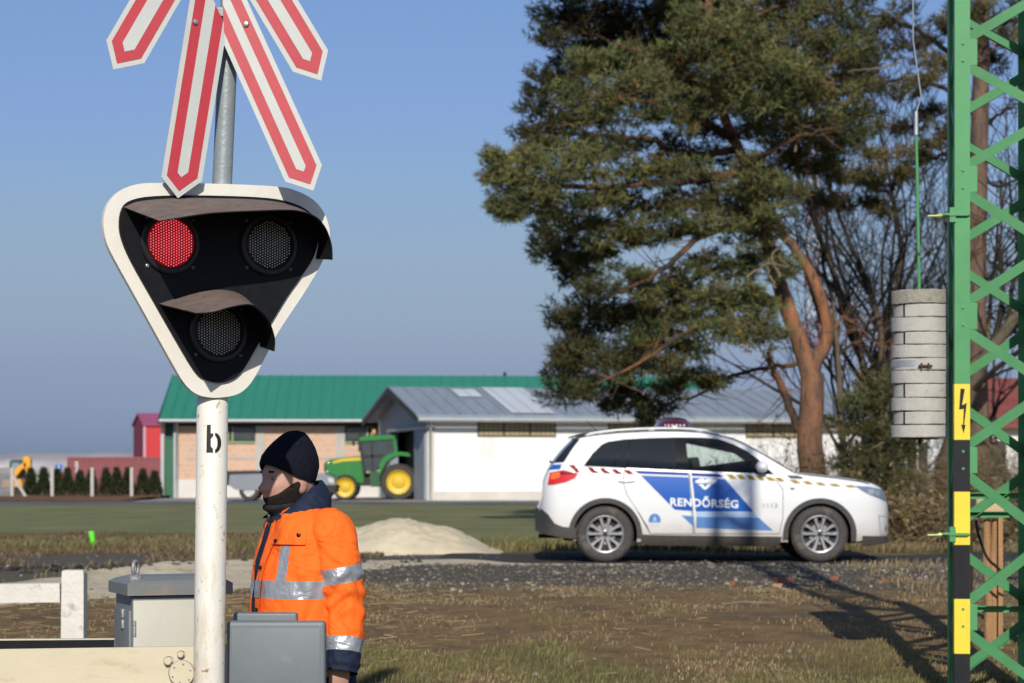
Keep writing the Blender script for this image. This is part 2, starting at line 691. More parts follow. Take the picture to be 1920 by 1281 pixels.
def B(px, py):
    """survey point in the plane of the signal board -> (u, v)"""
    d = Vector(((px - CX) / FPX, 1.0, -(py - HZ) / FPX))
    o = Vector((0, 0, CAMH))
    q = o + d * ((sig_c - o).dot(sn) / d.dot(sn))
    return ((q - sig_c).dot(su), q.z - sig_c.z)


m_white = mat('signal_white_paint', (0.74, 0.72, 0.65), 0.45, 0.05, 14, bump=0.05, bscale=90,
              stain=[((0.34, 0.20, 0.09), 0.66, 9, (1, 1, 1)), ((0.5, 0.44, 0.33), 0.64, 4, (1, 1, 0.5))])
m_polewhite = mat('pole_white_paint', (0.72, 0.70, 0.63), 0.45, 0.05, 10, bump=0.07, bscale=70,
                  stain=[((0.58, 0.50, 0.36), 0.56, 5, (1, 1, 0.22)), ((0.30, 0.13, 0.045), 0.60, 38, (1, 1, 0.8)), ((0.40, 0.20, 0.08), 0.60, 10, (1, 1, 0.35)), ((0.10, 0.06, 0.04), 0.66, 75, (1, 1, 1))])
m_polegrey = mat('pole_grey_paint', (0.27, 0.31, 0.33), 0.45, 0.08, 12, bump=0.12, bscale=60, metal=0.15,
                 stain=((0.14, 0.15, 0.16), 0.68, 40, (1, 1, 1)))
m_black = mat('signal_black', (0.006, 0.007, 0.010), 0.55, 0.3, 30, bump=0.06, bscale=160, spec=0.22)
m_hood = mat('signal_hood', (0.009, 0.009, 0.010), 0.6, 0.3, 30, spec=0.25)
m_hoodtop = mat('signal_hood_dusty', (0.165, 0.130, 0.112), 0.8, 0.22, 22, bump=0.2, bscale=90, spec=0.2,
                stain=((0.08, 0.06, 0.055), 0.62, 12, (1, 1, 1)))
m_bolt = mat('zinc_bolt', (0.45, 0.45, 0.46), 0.35, 0.15, 40, metal=0.8)
m_letter = mat('stencil_black', (0.012, 0.012, 0.013), 0.6, 0.2, 40)
m_sred = mat('sign_red', (0.46, 0.040, 0.055), 0.38, 0.06, 20, spec=0.5, bump=0.04, bscale=200)
m_swhite = mat('sign_white', (0.50, 0.52, 0.50), 0.42, 0.04, 12, spec=0.5, bump=0.04, bscale=200,
               stain=((0.52, 0.50, 0.42), 0.64, 4, (1, 1, 1)))
m_sedge = mat('sign_edge', (0.55, 0.53, 0.45), 0.5, 0.1, 20)
m_sback = mat('sign_back', (0.05, 0.05, 0.055), 0.6, 0.2, 20)

# poles (the whole mast leans slightly)
p0 = Vector((W(381.5, 0, DS).x, DS + 0.06, sig_base.z))
pa = Vector((W(394.5, 750, DS).x, DS + 0.06, W(0, 742, DS).z))
pb = Vector((W(412.5, 340, DS).x, DS + 0.06, W(0, 340, DS).z))
pc = pb + (pb - pa) * 2.4
mb = MB()
mb.tube([p0, p0.lerp(pa, 0.5), pa - Vector((0, 0, 0.006)), pa], [0.0545, 0.0545, 0.0545, 0.050], 40)
POLE = mb.build('pole', m_polewhite, SIG, smooth=40)
mb = MB()
mb.tube([pa - Vector((0, 0, 0.004)), pb, pc], [0.036, 0.0345, 0.032], 32)
mb.tube([pa, pa + Vector((0.001, 0, 0.10))], [0.047, 0.047], 32)
mb.build('upper_pole', m_polegrey, SIG, smooth=40)
mb = MB()
mb.tube([p0, p0 + Vector((0, 0, 0.03))], [0.13, 0.13], 24)
mb.build('base_flange', m_polegrey, SIG, smooth=40)

# letter b sprayed on the pole through a stencil
def on_pole(px, py):
    z = W(0, py, DS).z
    t = (z - p0.z) / (pa.z - p0.z)
    c = p0.lerp(pa, t)
    dx = W(px, py, DS).x - c.x
    r = 0.0552
    dx = max(-r * 0.98, min(r * 0.98, dx))
    return Vector((c.x + dx, c.y - math.sqrt(r * r - dx * dx), z))


mb = MB()


def glyph(poly):
    """a stencilled stroke wrapped on the pole: list of quads"""
    for q in poly:
        n = 4
        vs, fs = [], []
        for i in range(n + 1):
            t = i / n
            a = (q[0][0] + (q[1][0] - q[0][0]) * t, q[0][1] + (q[1][1] - q[0][1]) * t)
            b = (q[3][0] + (q[2][0] - q[3][0]) * t, q[3][1] + (q[2][1] - q[3][1]) * t)
            vs += [on_pole(*a), on_pole(*b)]
        for i in range(n):
            fs.append((2 * i, 2 * i + 2, 2 * i + 3, 2 * i + 1))
        mb.add(vs, fs)


glyph([[(387.5, 797), (395, 796), (395, 849), (386.5, 849)]])
glyph([[(394.5, 813), (399.5, 812.2), (399.5, 817.5), (394.5, 824)], [(394.5, 836), (399, 841.5), (399, 849.5), (394.5, 849)]])
arc_o = [(402.5 + 11.2 * math.sin(a), 830.5 - 19 * math.cos(a)) for a in np.linspace(0.02, math.pi - 0.02, 13)]
arc_i = [(402.5 + 4.6 * math.sin(a), 830.5 - 12.6 * math.cos(a)) for a in np.linspace(0.02, math.pi - 0.02, 13)]
glyph([[arc_o[i], arc_o[i + 1], arc_i[i + 1], arc_i[i]] for i in range(12)])
mb.build('painted_letter', m_letter, POLE, fix=False)

# backboard
outer = [(300, 343), (420, 345), (520, 350), (556, 358), (588, 375), (607, 398), (617, 425), (618, 450), (611, 475), (596, 507),
         (568, 553), (521, 624), (494, 677), (472, 716), (450, 737), (420, 745), (390, 745), (365, 737), (345, 718), (325, 685),
         (290, 622), (250, 550), (215, 487), (200, 455), (194, 425), (196, 400), (205, 378), (225, 358), (255, 346)]
inner = [(240, 378), (270, 370), (330, 367), (420, 368), (500, 372), (545, 381), (575, 396), (591, 416), (595, 445), (586, 482),
         (562, 520), (537, 555), (509, 601), (479, 651), (455, 692), (435, 711), (408, 718), (381, 711), (361, 694), (324, 632), (284, 562),
         (244, 491), (226, 448), (222, 418), (227, 392)]


def spl_closed(poly, n=3):
    P = [np.array(p, float) for p in poly]
    out = []
    k = len(P)
    for i in range(k):
        a, b, c, d = P[i - 1], P[i], P[(i + 1) % k], P[(i + 2) % k]
        for j in range(n):
            t = j / n
            out.append(tuple(0.5 * ((2 * b) + (c - a) * t + (2 * a - 5 * b + 4 * c - d) * t * t + (3 * b - a - 3 * c + d) * t ** 3)))
    return out


outer_uv = [B(*p) for p in spl_closed(outer)][::-1]
inner_uv = [B(*p) for p in spl_closed(inner)][::-1]
mb = MB()
mb.prism(outer_uv, sig_c, su, sv, sn, -0.022, 0.0)
mb.build('backboard', m_white, SIG, smooth=35)
mb = MB()
mb.prism(inner_uv, sig_c, su, sv, sn, 0.0005, 0.012)
FACE = mb.build('signal_face', m_black, SIG, smooth=35)
mb = MB()
cen = Vector((sum(p[0] for p in outer_uv) / len(outer_uv), sum(p[1] for p in outer_uv) / len(outer_uv)))
hp = [tuple(cen + (Vector(p) - cen) * 0.93 + Vector((0, -0.015))) for p in outer_uv]
hq = [tuple(cen + (Vector(p) - cen) * 0.72) for p in outer_uv]
k = len(hp)
A_ = [sig_c + su * p[0] + sv * p[1] - sn * 0.0235 for p in hp]
B_ = [sig_c + su * p[0] + sv * p[1] - sn * 0.18 for p in hq]
mb.add(A_ + B_, [tuple(range(k)), tuple(range(k, 2 * k))[::-1]] + [(i, k + i, k + (i + 1) % k, (i + 1) % k) for i in range(k)])
mb.build('lamp_housing', m_black, SIG, smooth=35)

# hoods: (foot on the board, lip) pairs in survey pixels
tan_out = math.sin(SA) * SS


def hood(foot, lip, name):
    f = spline(foot, 44)
    l = spline(lip, 44)
    mb = MB()
    rows = []
    for (fx, fy), (lx, ly) in zip(f, l):
        u0, v0 = B(fx, fy)
        a = sig_c + su * u0 + sv * v0 + sn * 0.013
        kx = (lx - CX) / FPX
        d = max(0.02, (kx * a.y - a.x) / (sn.x - kx * sn.y))
        b = a + sn * d
        b.z = CAMH - (ly - HZ) / FPX * b.y
        rows.append((a, b))
    nj = 6
    top, bot = [], []
    for i, (a, b) in enumerate(rows):
        a2, b2 = rows[min(i + 1, len(rows) - 1)]
        a1, b1 = rows[max(i - 1, 0)]
        nrm = (b - a).cross(a2 - a1).normalized()
        if nrm.z < 0 and abs(nrm.z) > 0.05:
            nrm = -nrm
        rows[i] = (a, b)
        for j in range(nj + 1):
            p = a.lerp(b, j / nj)
            top.append(p)
            bot.append(p)
    n = len(rows)
    # outward normals per row for a 4 mm sheet
    off = []
    cc = sum((a for a, b in rows), Vector()) / n - sv * 0.1
    for i, (a, b) in enumerate(rows):
        t = rows[min(i + 1, n - 1)][0] - rows[max(i - 1, 0)][0]
        q = sn.cross(t).normalized()
        if q.dot(a - cc) < 0:
            q = -q
        off.append(q * 0.004)
    T = [top[i * (nj + 1) + j] + off[i] for i in range(n) for j in range(nj + 1)]
    Bq = [top[i * (nj + 1) + j] for i in range(n) for j in range(nj + 1)]
    w = nj + 1
    fs_t = [(i * w + j, (i + 1) * w + j, (i + 1) * w + j + 1, i * w + j + 1) for i in range(n - 1) for j in range(nj)]
    mb.add(T, fs_t, 1)
    mb.add(Bq, fs_t, 0)
    m_ = n * w
    V = T + Bq
    rim = [(i * w + nj, (i + 1) * w + nj, m_ + (i + 1) * w + nj, m_ + i * w + nj) for i in range(n - 1)]
    rim += [(j, j + 1, m_ + j + 1, m_ + j) for j in range(nj)]
    rim += [((n - 1) * w + j, (n - 1) * w + j + 1, m_ + (n - 1) * w + j + 1, m_ + (n - 1) * w + j) for j in range(nj)]
    mb.add(V, rim, 0)
    return mb.build(name, [m_hood, m_hoodtop], SIG, smooth=50)


hood([(231, 391), (262, 380), (330, 374.5), (420, 375), (490, 378), (540, 386), (570, 399), (588, 420), (594, 450), (589, 486)],
     [(300, 416), (330, 411), (397, 401), (487, 396.5), (553, 396), (590, 407), (606, 423), (615, 441), (621, 463), (622, 487)], 'hood')
hood([(297, 572), (335, 560), (372, 550), (410, 546), (437, 550), (460, 563), (477, 585), (485, 612), (484, 650)],
     [(369, 589), (400, 586.5), (434, 577), (468, 572.5), (487, 583), (500, 598), (508, 614), (514, 637), (513, 659)], 'hood')

# lamps
m_lens_red = mat('lamp_lens_red', (0.20, 0.004, 0.008), 0.35, 0.1, 20, emis=((1.0, 0.02, 0.04), 0.10))
m_lens_off = mat('lamp_lens_dark', (0.018, 0.018, 0.018), 0.4, 0.1, 20)
m_dot_red = mat('lit_led', (0.8, 0.08, 0.09), 0.3, 0.02, 20, emis=((1.0, 0.11, 0.14), 1.15))
m_dot_off = mat('unlit_led', (0.80, 0.83, 0.80), 0.3, 0.1, 20, spec=0.8)
m_ring = mat('lamp_ring', (0.012, 0.012, 0.014), 0.4, 0.2, 20)


def lamp(px, py, lit):
    u, v = B(px, py)
    c = sig_c + su * u + sv * v + sn * 0.0125
    M = Matrix((su, sv, sn)).transposed()
    r = 46 / SS
    mb = MB()
    mb.lathe([(r * 1.26, 0), (r * 1.26, 0.010), (r * 1.20, 0.015), (r * 1.06, 0.015), (r * 1.02, 0.006), (0.0, 0.006)], 40, M, c)
    L = mb.build('lamp', m_ring, SIG, smooth=35)
    if not lit:
        tag(L, 'unlit lamp')
    else:
        tag(L, 'lit red lamp')
    mb = MB()
    mb.lathe([(r, 0.007), (r * 0.97, 0.010), (r * 0.6, 0.014), (0.0005, 0.016)], 40, M, c)
    mb.build('lens', m_lens_red if lit else m_lens_off, L, smooth=60)
    mb = MB()
    st = r / 9.3
    for i in range(-9, 10):
        for j in range(-9, 10):
            x = i * st
            y = (j + 0.5 * (i % 2)) * st * 1.02
            if math.hypot(x, y) < r * 0.955:
                h = 0.0165 - 0.007 * (math.hypot(x, y) / r) ** 2
                q = c + su * x + sv * y + sn * h
                k = st * (0.30 if lit else 0.27)
                mb.lathe([(k, -0.0005), (k * 0.8, k * 0.5), (0.0, k * 0.7)], 7, M, q)
    mb.build('led_array', m_dot_red if lit else m_dot_off, L, smooth=60)
    for a in (45, 135, 225, 315):
        bx = c + (su * math.cos(R(a)) + sv * math.sin(R(a))) * r * 1.36
        mb = MB()
        mb.lathe([(0.007, -0.002), (0.007, 0.004), (0.004, 0.006), (0.0, 0.006)], 10, M, bx)
        mb.build('screw', m_bolt if (lit and a == 225) else m_ring_screw, L, smooth=30)


m_ring_screw = mat('dull_screw', (0.10, 0.10, 0.10), 0.45, 0.2, 40, metal=0.5)
lamp(316.5, 456, True)
lamp(501, 460, False)
lamp(406.5, 622, False)

# crossbuck plates: polygons in survey pixels, each on its own plane in front of the pole
def plate(poly, d, skew, clip=None, bolts=()):
    """d: distance in front of the pole axis, skew: turn of the plate about the vertical"""
    a = SA * 0.5 + skew
    u = Vector((math.cos(a), math.sin(a), 0))
    n = Vector((math.sin(a), -math.cos(a), 0))
    org = Vector((W(412, 0, DS).x, DS + 0.06 - d, W(0, 200, DS).z))

    def T(p):
        # intersect the survey line with the plate plane
        w = W(p[0], p[1], DS)
        dirv = (w - Vector((0, 0, CAMH)))
        t = (org - Vector((0, 0, CAMH))).dot(n) / dirv.dot(n)
        q = Vector((0, 0, CAMH)) + dirv * t
        return ((q - org).dot(u), (q - org).z)
    mb = MB()

    def put(pl, d0, d1, mi, side):
        if clip:
            pl = clip_poly(pl, *clip)
        pp = [T(p) for p in pl]
        mb.prism(pp, org, u, sv, n, d0, d1, mi, side)
    put(poly, 0, 0.004, 0, 2)
    put(inset(poly, 9.5), 0.0041, 0.0052, 1, 1)
    put(inset(poly, 28.5), 0.0053, 0.0064, 0, 0)
    put(inset(poly, 3.0), -0.002, -0.0002, 3, 3)
    P = mb.build('crossbuck_plate', [m_swhite, m_sred, m_sedge, m_sback], SIG)
    for bx in bolts:
        x, y = T(bx)
        c = org + u * x + sv * y + n * 0.006
        mb = MB()
        mb.lathe([(0.0105, 0), (0.0105, 0.004), (0.007, 0.008), (0.0, 0.009)], 12, Matrix((u, sv, n)).transposed(), c)
        mb.build('bolt', m_bolt, P, smooth=35)
    mb = MB()
    return P


# the pair that hangs lowest, mitred over the pole
plate([(302, 332), (333, 372), (378, 340), (440, -40), (362, -40)], 0.105, R(12), ((408, 20), (0.90, -0.42)), [(365, 42)])
plate([(535, 341), (588, 358), (604, 310), (445, -40), (400, -40), (365, -40)], 0.095, R(-14), ((419, 50), (-1, 0.02)), [(462, 46)])
# short arms of the cross above: each blade runs on through the centre
plate([(199, 76), (212, 131), (270, 119), (640, -520), (626, -572), (569, -560)], 0.060, R(4))
plate([(602, 152), (615, 95), (246, -520), (190, -540), (178, -485), (549, 135)], 0.078, R(-4))
mb = MB()
for y in (20, -180, -330):
    z = W(0, y, DS).z
    mb.box((W(415, 0, DS).x, DS + 0.02, z), (0.16, 0.012, 0.03))
mb.build('clamp', m_polegrey, SIG)
# ------------------------------------------------------------------ barrier machine: cabinet, arm and counterweights
m_cabcream = mat('cabinet_cream', (0.50, 0.49, 0.42), 0.5, 0.06, 8, bump=0.04, bscale=140, dust=None,
                 stain=[((0.42, 0.36, 0.24), 0.64, 6, (1, 1, 0.5)), ((0.25, 0.16, 0.08), 0.735, 20, (1, 1, 1))])
m_cabgrey = mat('cabinet_grey', (0.165, 0.18, 0.185), 0.5, 0.08, 10, bump=0.04, bscale=160,
                stain=((0.10, 0.10, 0.10), 0.67, 20, (1, 1, 1)))
m_lid = mat('lid_grey', (0.175, 0.19, 0.19), 0.5, 0.1, 9, bump=0.04, bscale=160, stain=((0.24, 0.20, 0.16), 0.56, 6, (1, 1, 1)))
m_cast = mat('cast_zinc', (0.33, 0.34, 0.34), 0.5, 0.15, 40, metal=0.4, bump=0.3, bscale=150)
m_arm = mat('arm_cream', (0.60, 0.535, 0.39), 0.45, 0.06, 5, bump=0.05, bscale=80, stretch=(0.5, 1, 2),
            stain=[((0.50, 0.40, 0.22), 0.58, 7, (0.4, 1, 2)), ((0.20, 0.12, 0.06), 0.72, 28, (1, 1, 1))])
m_rust = mat('rusty_edge', (0.19, 0.125, 0.07), 0.85, 0.35, 30, bump=0.4, bscale=120)
m_cw = mat('counterweight_grey', (0.150, 0.175, 0.19), 0.5, 0.06, 9, bump=0.03, bscale=190,
           stain=((0.20, 0.22, 0.23), 0.6, 5, (1, 1, 1)))

DC = 9.15
SCB = FPX / DC
ca = R(21)
cu, cn = Vector((math.cos(ca), math.sin(ca), 0)), Vector((math.sin(ca), -math.cos(ca), 0))
corner = W(246, 1118, DC)                       # front left corner of the body, at lid height
zb_, zt_ = gz(-1.2, DC) + 0.02, W(0, 1119, DC).z
wbody, dbody = 0.372, 0.32
cc = corner + cu * wbody / 2 - cn * dbody / 2
CAB = thing('barrier_machine_cabinet', 'cream and grey metal cabinet with lifting ring on its lid behind the white pole', 'cabinet',
            (cc.x, cc.y, zb_))
Rm = rotz3(ca)
mb = MB()
mb.box((cc.x, cc.y, (zb_ + zt_) / 2), (wbody - 0.012, dbody - 0.012, zt_ - zb_), Rm, bev=0.006)
mb.build('body', m_cabgrey, CAB, smooth=30)
mb = MB()
q = cc + cn * (dbody / 2 - 0.004)
mb.box((q.x, q.y, (zb_ + zt_) / 2 - 0.004), (wbody - 0.016, 0.012, zt_ - zb_ - 0.022), Rm, bev=0.005)
mb.build('front_panel', m_cabcream, CAB, smooth=30)
mb = MB()
q = cc - cu * (wbody / 2 - 0.002)
mb.box((q.x, q.y, (zb_ + zt_) / 2 - 0.02), (0.012, dbody - 0.05, zt_ - zb_ - 0.07), Rm, bev=0.004)
DOOR = mb.build('side_door', m_cabgrey, CAB, smooth=30)
mb = MB()
for dz in (-0.07, -0.11):
    c = q - cu * 0.008 + cn * 0.03 + Vector((0, 0, zt_ - q.z + dz))
    mb.box(c, (0.012, 0.03, 0.035), Rm, bev=0.004)
mb.build('lock', m_cast, DOOR, smooth=30)
for hz_ in (0.12, 0.55, 0.98):
    mb = MB()
    c = cc + cn * (dbody / 2 + 0.001) - cu * (wbody / 2 - 0.012) + Vector((0, 0, zt_ - hz_ - cc.z))
    mb.tube([c - Vector((0, 0, .03)), c + Vector((0, 0, .03))], 0.007, 8)
    mb.build('hinge', m_cast, CAB, smooth=50)
mb = MB()
mb.box((cc.x, cc.y, zt_ - 0.004), (wbody - 0.03, dbody - 0.03, 0.012), Rm)
mb.build('seal', m_black, CAB)
lw, ld, lh = wbody + 0.036, dbody + 0.036, 0.055
zl = zt_ + 0.004
pr = [(-lw / 2, 0), (lw / 2, 0), (lw / 2, lh), (-lw / 2, lh)]
mb = MB()
vs = []
for z, k in ((0, 0), (lh * 0.78, 0), (lh, 0.02), (lh + 0.014, 0.07)):
    for sx_, sy_ in ((-1, -1), (1, -1), (1, 1), (-1, 1)):
        p = cc + cu * sx_ * (lw / 2 - k) - cn * sy_ * (ld / 2 - k)
        vs.append((p.x, p.y, zl + z))
fs = [(0, 1, 2, 3)]
for i in range(3):
    for k in range(4):
        fs.append((i * 4 + k, i * 4 + (k + 1) % 4, i * 4 + 4 + (k + 1) % 4, i * 4 + 4 + k))
fs.append((12, 13, 14, 15))
mb.add(vs, fs)
LID = mb.build('lid', m_lid, CAB)
rc = W(254, 1083, DC + 0.05)
rc = Vector((rc.x, rc.y, zl + lh + 0.012))
mb = MB()
M = Matrix((Vector((0.25, 0.97, 0)), Vector((0, 0, 1)), Vector((0.97, -0.25, 0)))).transposed()
vs = [rc + M @ Vector((0.024 * math.cos(a), 0.034 + 0.027 * math.sin(a), 0)) for a in np.linspace(0, 2 * math.pi, 25)]
mb.tube(vs, 0.0075, 8, caps=False)
mb.lathe([(0.027, -0.012), (0.027, 0.002), (0.016, 0.010), (0.0, 0.012)], 20, None, rc)
mb.build('lifting_ring', m_cast, LID, smooth=50)

# barrier arm: two cream plates to the left, grey counterweights to the right
DA = 8.72
ARM = thing('barrier_boom', 'cream barrier boom of two plates with grey counterweight boxes on its right end', 'barrier',
            W(340, 1262, DA))
SAo = FPX / DA
mb = MB()
# front plate with a rusty top edge
x0, x1 = W(-260, 0, DA).x, W(436, 0, DA).x
zt0, zt1 = W(0, 1221, DA).z, W(0, 1211, DA).z
zc0, zc1 = zt0 - 0.215, zt1 - 0.24
mb.add([(x0, DA, zc0), (x1, DA, zc1), (x1, DA, zt1), (x0, DA, zt0), (x0, DA + .012, zc0), (x1, DA + .012, zc1), (x1, DA + .012, zt1), (x0, DA + .012, zt0)],
       [(0, 1, 2, 3), (7, 6, 5, 4), (0, 4, 5, 1), (1, 5, 6, 2), (3, 7, 4, 0)], 0)
mb.add([(x0, DA, zt0), (x1, DA, zt1), (x1, DA + .012, zt1), (x0, DA + .012, zt0)], [(0, 1, 2, 3)], 1)
mb.build('arm_plate', [m_arm, m_rust], ARM, fix=True)
DB = DA + 0.19
xb0, xb1 = W(-260, 0, DB).x, W(214, 0, DB).x
zq0, zq1 = W(0, 1200, DB).z, W(0, 1197.5, DB).z
mb = MB()
mb.add([(xb0, DB, zq0 - .21), (xb1, DB, zq1 - .21), (xb1, DB, zq1), (xb0, DB, zq0), (xb0, DB + .03, zq0 - .21), (xb1, DB + .03, zq1 - .21), (xb1, DB + .03, zq1), (xb0, DB + .03, zq0)],
       [(7, 6, 5, 4), (0, 4, 5, 1), (1, 5, 6, 2), (3, 7, 4, 0), (0, 1, 2, 3), (3, 2, 6, 7)], 0)
mb.build('arm_plate', m_arm, ARM)
mb = MB()
mb.add([(xb0, DB - .002, zq0 - .16), (xb1, DB - .002, zq1 - .16), (xb1, DB - .002, zq1 - .004), (xb0, DB - .002, zq0 - .006)], [(0, 1, 2, 3)])
mb.box(((xb0 + xb1) / 2, DB - .09, zq0 - .03), (xb1 - xb0, 0.004, 0.012))
mb.build('gap_shade', m_black, ARM)  # black sheet and bar stand in for the shaded gap between the plates
Mf = Matrix((Vector((1, 0, 0)), Vector((0, 0, 1)), Vector((0, -1, 0)))).transposed()
c = W(341, 1262, DA - 0.004)
mb = MB()
mb.lathe([(0.048, 0), (0.048, 0.006), (0.044, 0.008)], 36, Mf, c, 1)
mb.lathe([(0.044, 0.0081), (0.0, 0.0085)], 36, Mf, c, 0)
for a in range(0, 360, 60):
    mb.lathe([(0.0035, 0.008), (0.0035, 0.012), (0.0, 0.013)], 8, Mf, c + Vector((0.034 * math.cos(R(a + 20)), 0, 0.034 * math.sin(R(a + 20)))), 1)
mb.build('pivot_cap', [m_arm, m_cast], ARM, smooth=40)
for px, py, rr in ((316, 1239.5, 0.0155), (339.5, 1227, 0.0125)):
    c = W(px, py, DA - 0.004)
    mb = MB()
    mb.lathe([(rr * 1.25, 0), (rr * 1.25, 0.004)], 20, Mf, c)
    mb.lathe([(rr, 0.004), (rr, 0.016), (rr * 0.8, 0.019), (0, 0.019)], 6, Mf, c)
    mb.build('bolt', m_arm, ARM, smooth=25)
c = W(517.5, 1262, DA - 0.10)
sz = FPX / (DA - 0.10)
mb = MB()
mb.box((c.x, c.y + 0.03, W(0, 1165, DA - 0.10).z - 0.17), (185 / sz, 0.075, 0.34), bev=0.016, seg=4)
cwb = mb.build('counterweight', m_cw, ARM, smooth=40)
mb = MB()
mb.box((c.x, c.y - 0.0085, W(0, 1165, DA - 0.10).z - 0.175), (176 / sz - 0.018, 0.006, 0.34 - 0.04), bev=0.0028, seg=2)
mb.build('cover_plate', m_cw, cwb, smooth=40)
c = W(498.5, 1200, DA + 0.17)
sz = FPX / (DA + 0.17)
mb = MB()
mb.box((c.x, c.y, W(0, 1148.5, DA + 0.17).z - 0.16), (119 / sz, 0.07, 0.32), bev=0.009, seg=3)
mb.build('counterweight', m_cw, ARM, smooth=40)
mb = MB()
a = W(430, 1240, DA + 0.04)
mb.box((W(470, 0, DA).x, DA + 0.10, W(0, 1262, DA).z - 0.05), (0.20, 0.14, 0.14))
mb.build('hub', m_cw, ARM)
# footing of the machine
mb = MB()
mb.box((W(380, 0, DA).x, DA + 0.25, (gz(-1.1, 9) + W(0, 1330, DA).z) / 2 - 0.05), (0.30, 0.35, W(0, 1330, DA).z - gz(-1.1, 9) + 0.1), bev=0.01)
mb.build('pedestal', m_cabgrey, ARM, smooth=30)
# ------------------------------------------------------------------ police car
CS = 157.6
CAR_Y = 28.76
CAR = thing('police_car', 'white police estate car with blue door panels parked on the dark track under the pine', 'police car',
            ((1007 - CX) / CS, CAR_Y + 0.89, -0.036))
car_z = 0.0


def cz(zx, zy):
    """survey sheet of the car (enlarged) -> (u along the car from the rear, height)"""
    # the nose rounds away towards the centre line, so its tip stands a little further out
    k = 0.095 * smooth01((zx - 1490) / 230)
    return ((980 + zx / 2.667 - 1007) / CS + k, (1054.0 - 760 - zy / 2.667) / CS)


def czl(l):
    return [cz(*p) for p in l]


top_pts = czl([(72, 560), (76, 520), (92, 480), (103, 440), (103, 385), (112, 355), (130, 318), (150, 282), (205, 215), (262, 156), (300, 144), (380, 132),
               (480, 122), (600, 116), (700, 113.5), (800, 114), (900, 121), (980, 134), (1050, 151), (1120, 181), (1200, 226), (1290, 281),
               (1350, 317), (1376, 330), (1450, 337), (1550, 349), (1650, 366), (1720, 385), (1765, 406), (1785, 432), (1803, 470), (1822, 530), (1829, 600)])
TU = [p[0] for p in top_pts]
TZ = [p[1] for p in top_pts]
U1 = TU[-1]
U0 = TU[0]
for i in range(1, len(TU)):
    TU[i] = max(TU[i], TU[i - 1] + 1e-4)
bu = [U0, U0 + 0.04, 0.25, 0.45, 0.8, 3.4, 3.75, U1 - 0.05, U1]
bz = [0.46, 0.36, 0.30, 0.25, 0.22, 0.22, 0.22, 0.27, 0.40]
be_ = czl([(110, 350), (310, 302), (520, 309), (800, 321), (1150, 336), (1376, 350)])


def ztop(u):
    return interp(TU, TZ, u)


def zbot(u):
    return interp(bu, bz, u)


def zbelt(u):
    return interp([p[0] for p in be_], [p[1] for p in be_], u)


def wplan(u):
    w = 0.8875
    t = min(1, max(0, (u - U0) / 0.55))
    w *= (1 - (1 - t) ** 3.6) ** (1 / 3.6) if t < 1 else 1
    t = min(1, max(0, (U1 - u) / 0.85))
    w *= (1 - (1 - t) ** 3.3) ** (1 / 3.3) if t < 1 else 1
    return w


def wside(u, z):
    """half width of the body side at station u and height z"""
    zb = zbelt(u)
    s = wplan(u)
    if z <= zb:
        k = 1 - 0.035 * abs((z - 0.68) / 0.40) ** 2.2
        # a crease under the handles
        k -= 0.010 * math.exp(-((z - 0.60) / 0.10) ** 2)
        if z < 0.34:
            k -= 0.10 * ((0.34 - z) / 0.14) ** 2 * 0.5
        return s * k
    k = 1 - 0.035 * abs((zb - 0.68) / 0.40) ** 2.2
    q = z - zb
    return s * k - 0.02 * min(1, q / 0.04) - 0.33 * q - 0.10 * q * q


def car_section(u):
    """half section from the keel to the roof centre"""
    zt, zb = ztop(u), zbot(u)
    bl = zbelt(u)
    pts = [(0.0, zb), (wside(u, zb + 0.03) * 0.90, zb), ]
    gh = zt - bl
    zs = min(bl, zt - 0.05)
    if zt - zb < 0.12:
        zs = zb + (zt - zb) * 0.5
    n1 = 16
    for i in range(n1 + 1):
        z = zb + 0.02 + (zs - zb - 0.02) * i / n1
        pts.append((wside(u, z), z))
    zr = max(zs + 0.004, zt - 0.055) if gh > 0.06 else zs + (zt - zs) * 0.45
    n2 = 10
    for i in range(1, n2 + 1):
        z = zs + (zr - zs) * i / n2
        w = wside(u, z) if gh > 0.06 else wside(u, zs) - 0.035 * (i / n2) ** 2
        pts.append((w, z))
    w0, z0 = pts[-1]
    n3 = 12
    for i in range(1, n3 + 1):
        a = i / n3 * math.pi / 2
        pts.append((w0 * math.cos(a) ** 0.8 if i < n3 else 0.0, z0 + (zt - z0) * math.sin(a) ** 0.75))
    return pts


def densify(us):
    return sorted(set(us))


US = [U0 + 0.002] + list(np.linspace(U0 + 0.012, U0 + 0.30, 18)) + list(np.linspace(U0 + 0.32, U1 - 0.42, 90)) + list(np.linspace(U1 - 0.40, U1 - 0.012, 30)) + [U1 - 0.002]
m_cwhite = mat('car_white_paint', (0.76, 0.775, 0.79), 0.22, 0.012, 3, spec=0.5, coat=0.6, dust=((0.33, 0.26, 0.18), 0.22, 0.68, 0.75))
m_dark = mat('car_interior', (0.012, 0.012, 0.013), 0.9, 0.2, 10)
m_clad = mat('car_cladding', (0.045, 0.045, 0.047), 0.65, 0.2, 25, bump=0.05, bscale=200, dust=((0.22, 0.17, 0.12), 0.15, 0.50, 0.45))
m_cblue = mat('car_blue_film', (0.010, 0.095, 0.42), 0.45, 0.04, 3, spec=0.3)
m_cblue2 = mat('car_dark_blue_film', (0.004, 0.036, 0.26), 0.5, 0.04, 3, spec=0.25)
m_cblue3 = mat('car_light_blue_film', (0.06, 0.20, 0.50), 0.4, 0.05, 3, spec=0.3, dust=((0.33, 0.30, 0.26), 0.22, 0.66, 0.35))
m_cletter = mat('car_white_film', (0.80, 0.82, 0.84), 0.3, 0.02, 3)
m_cgrey = mat('car_grey_film', (0.33, 0.34, 0.36), 0.4, 0.05, 3)
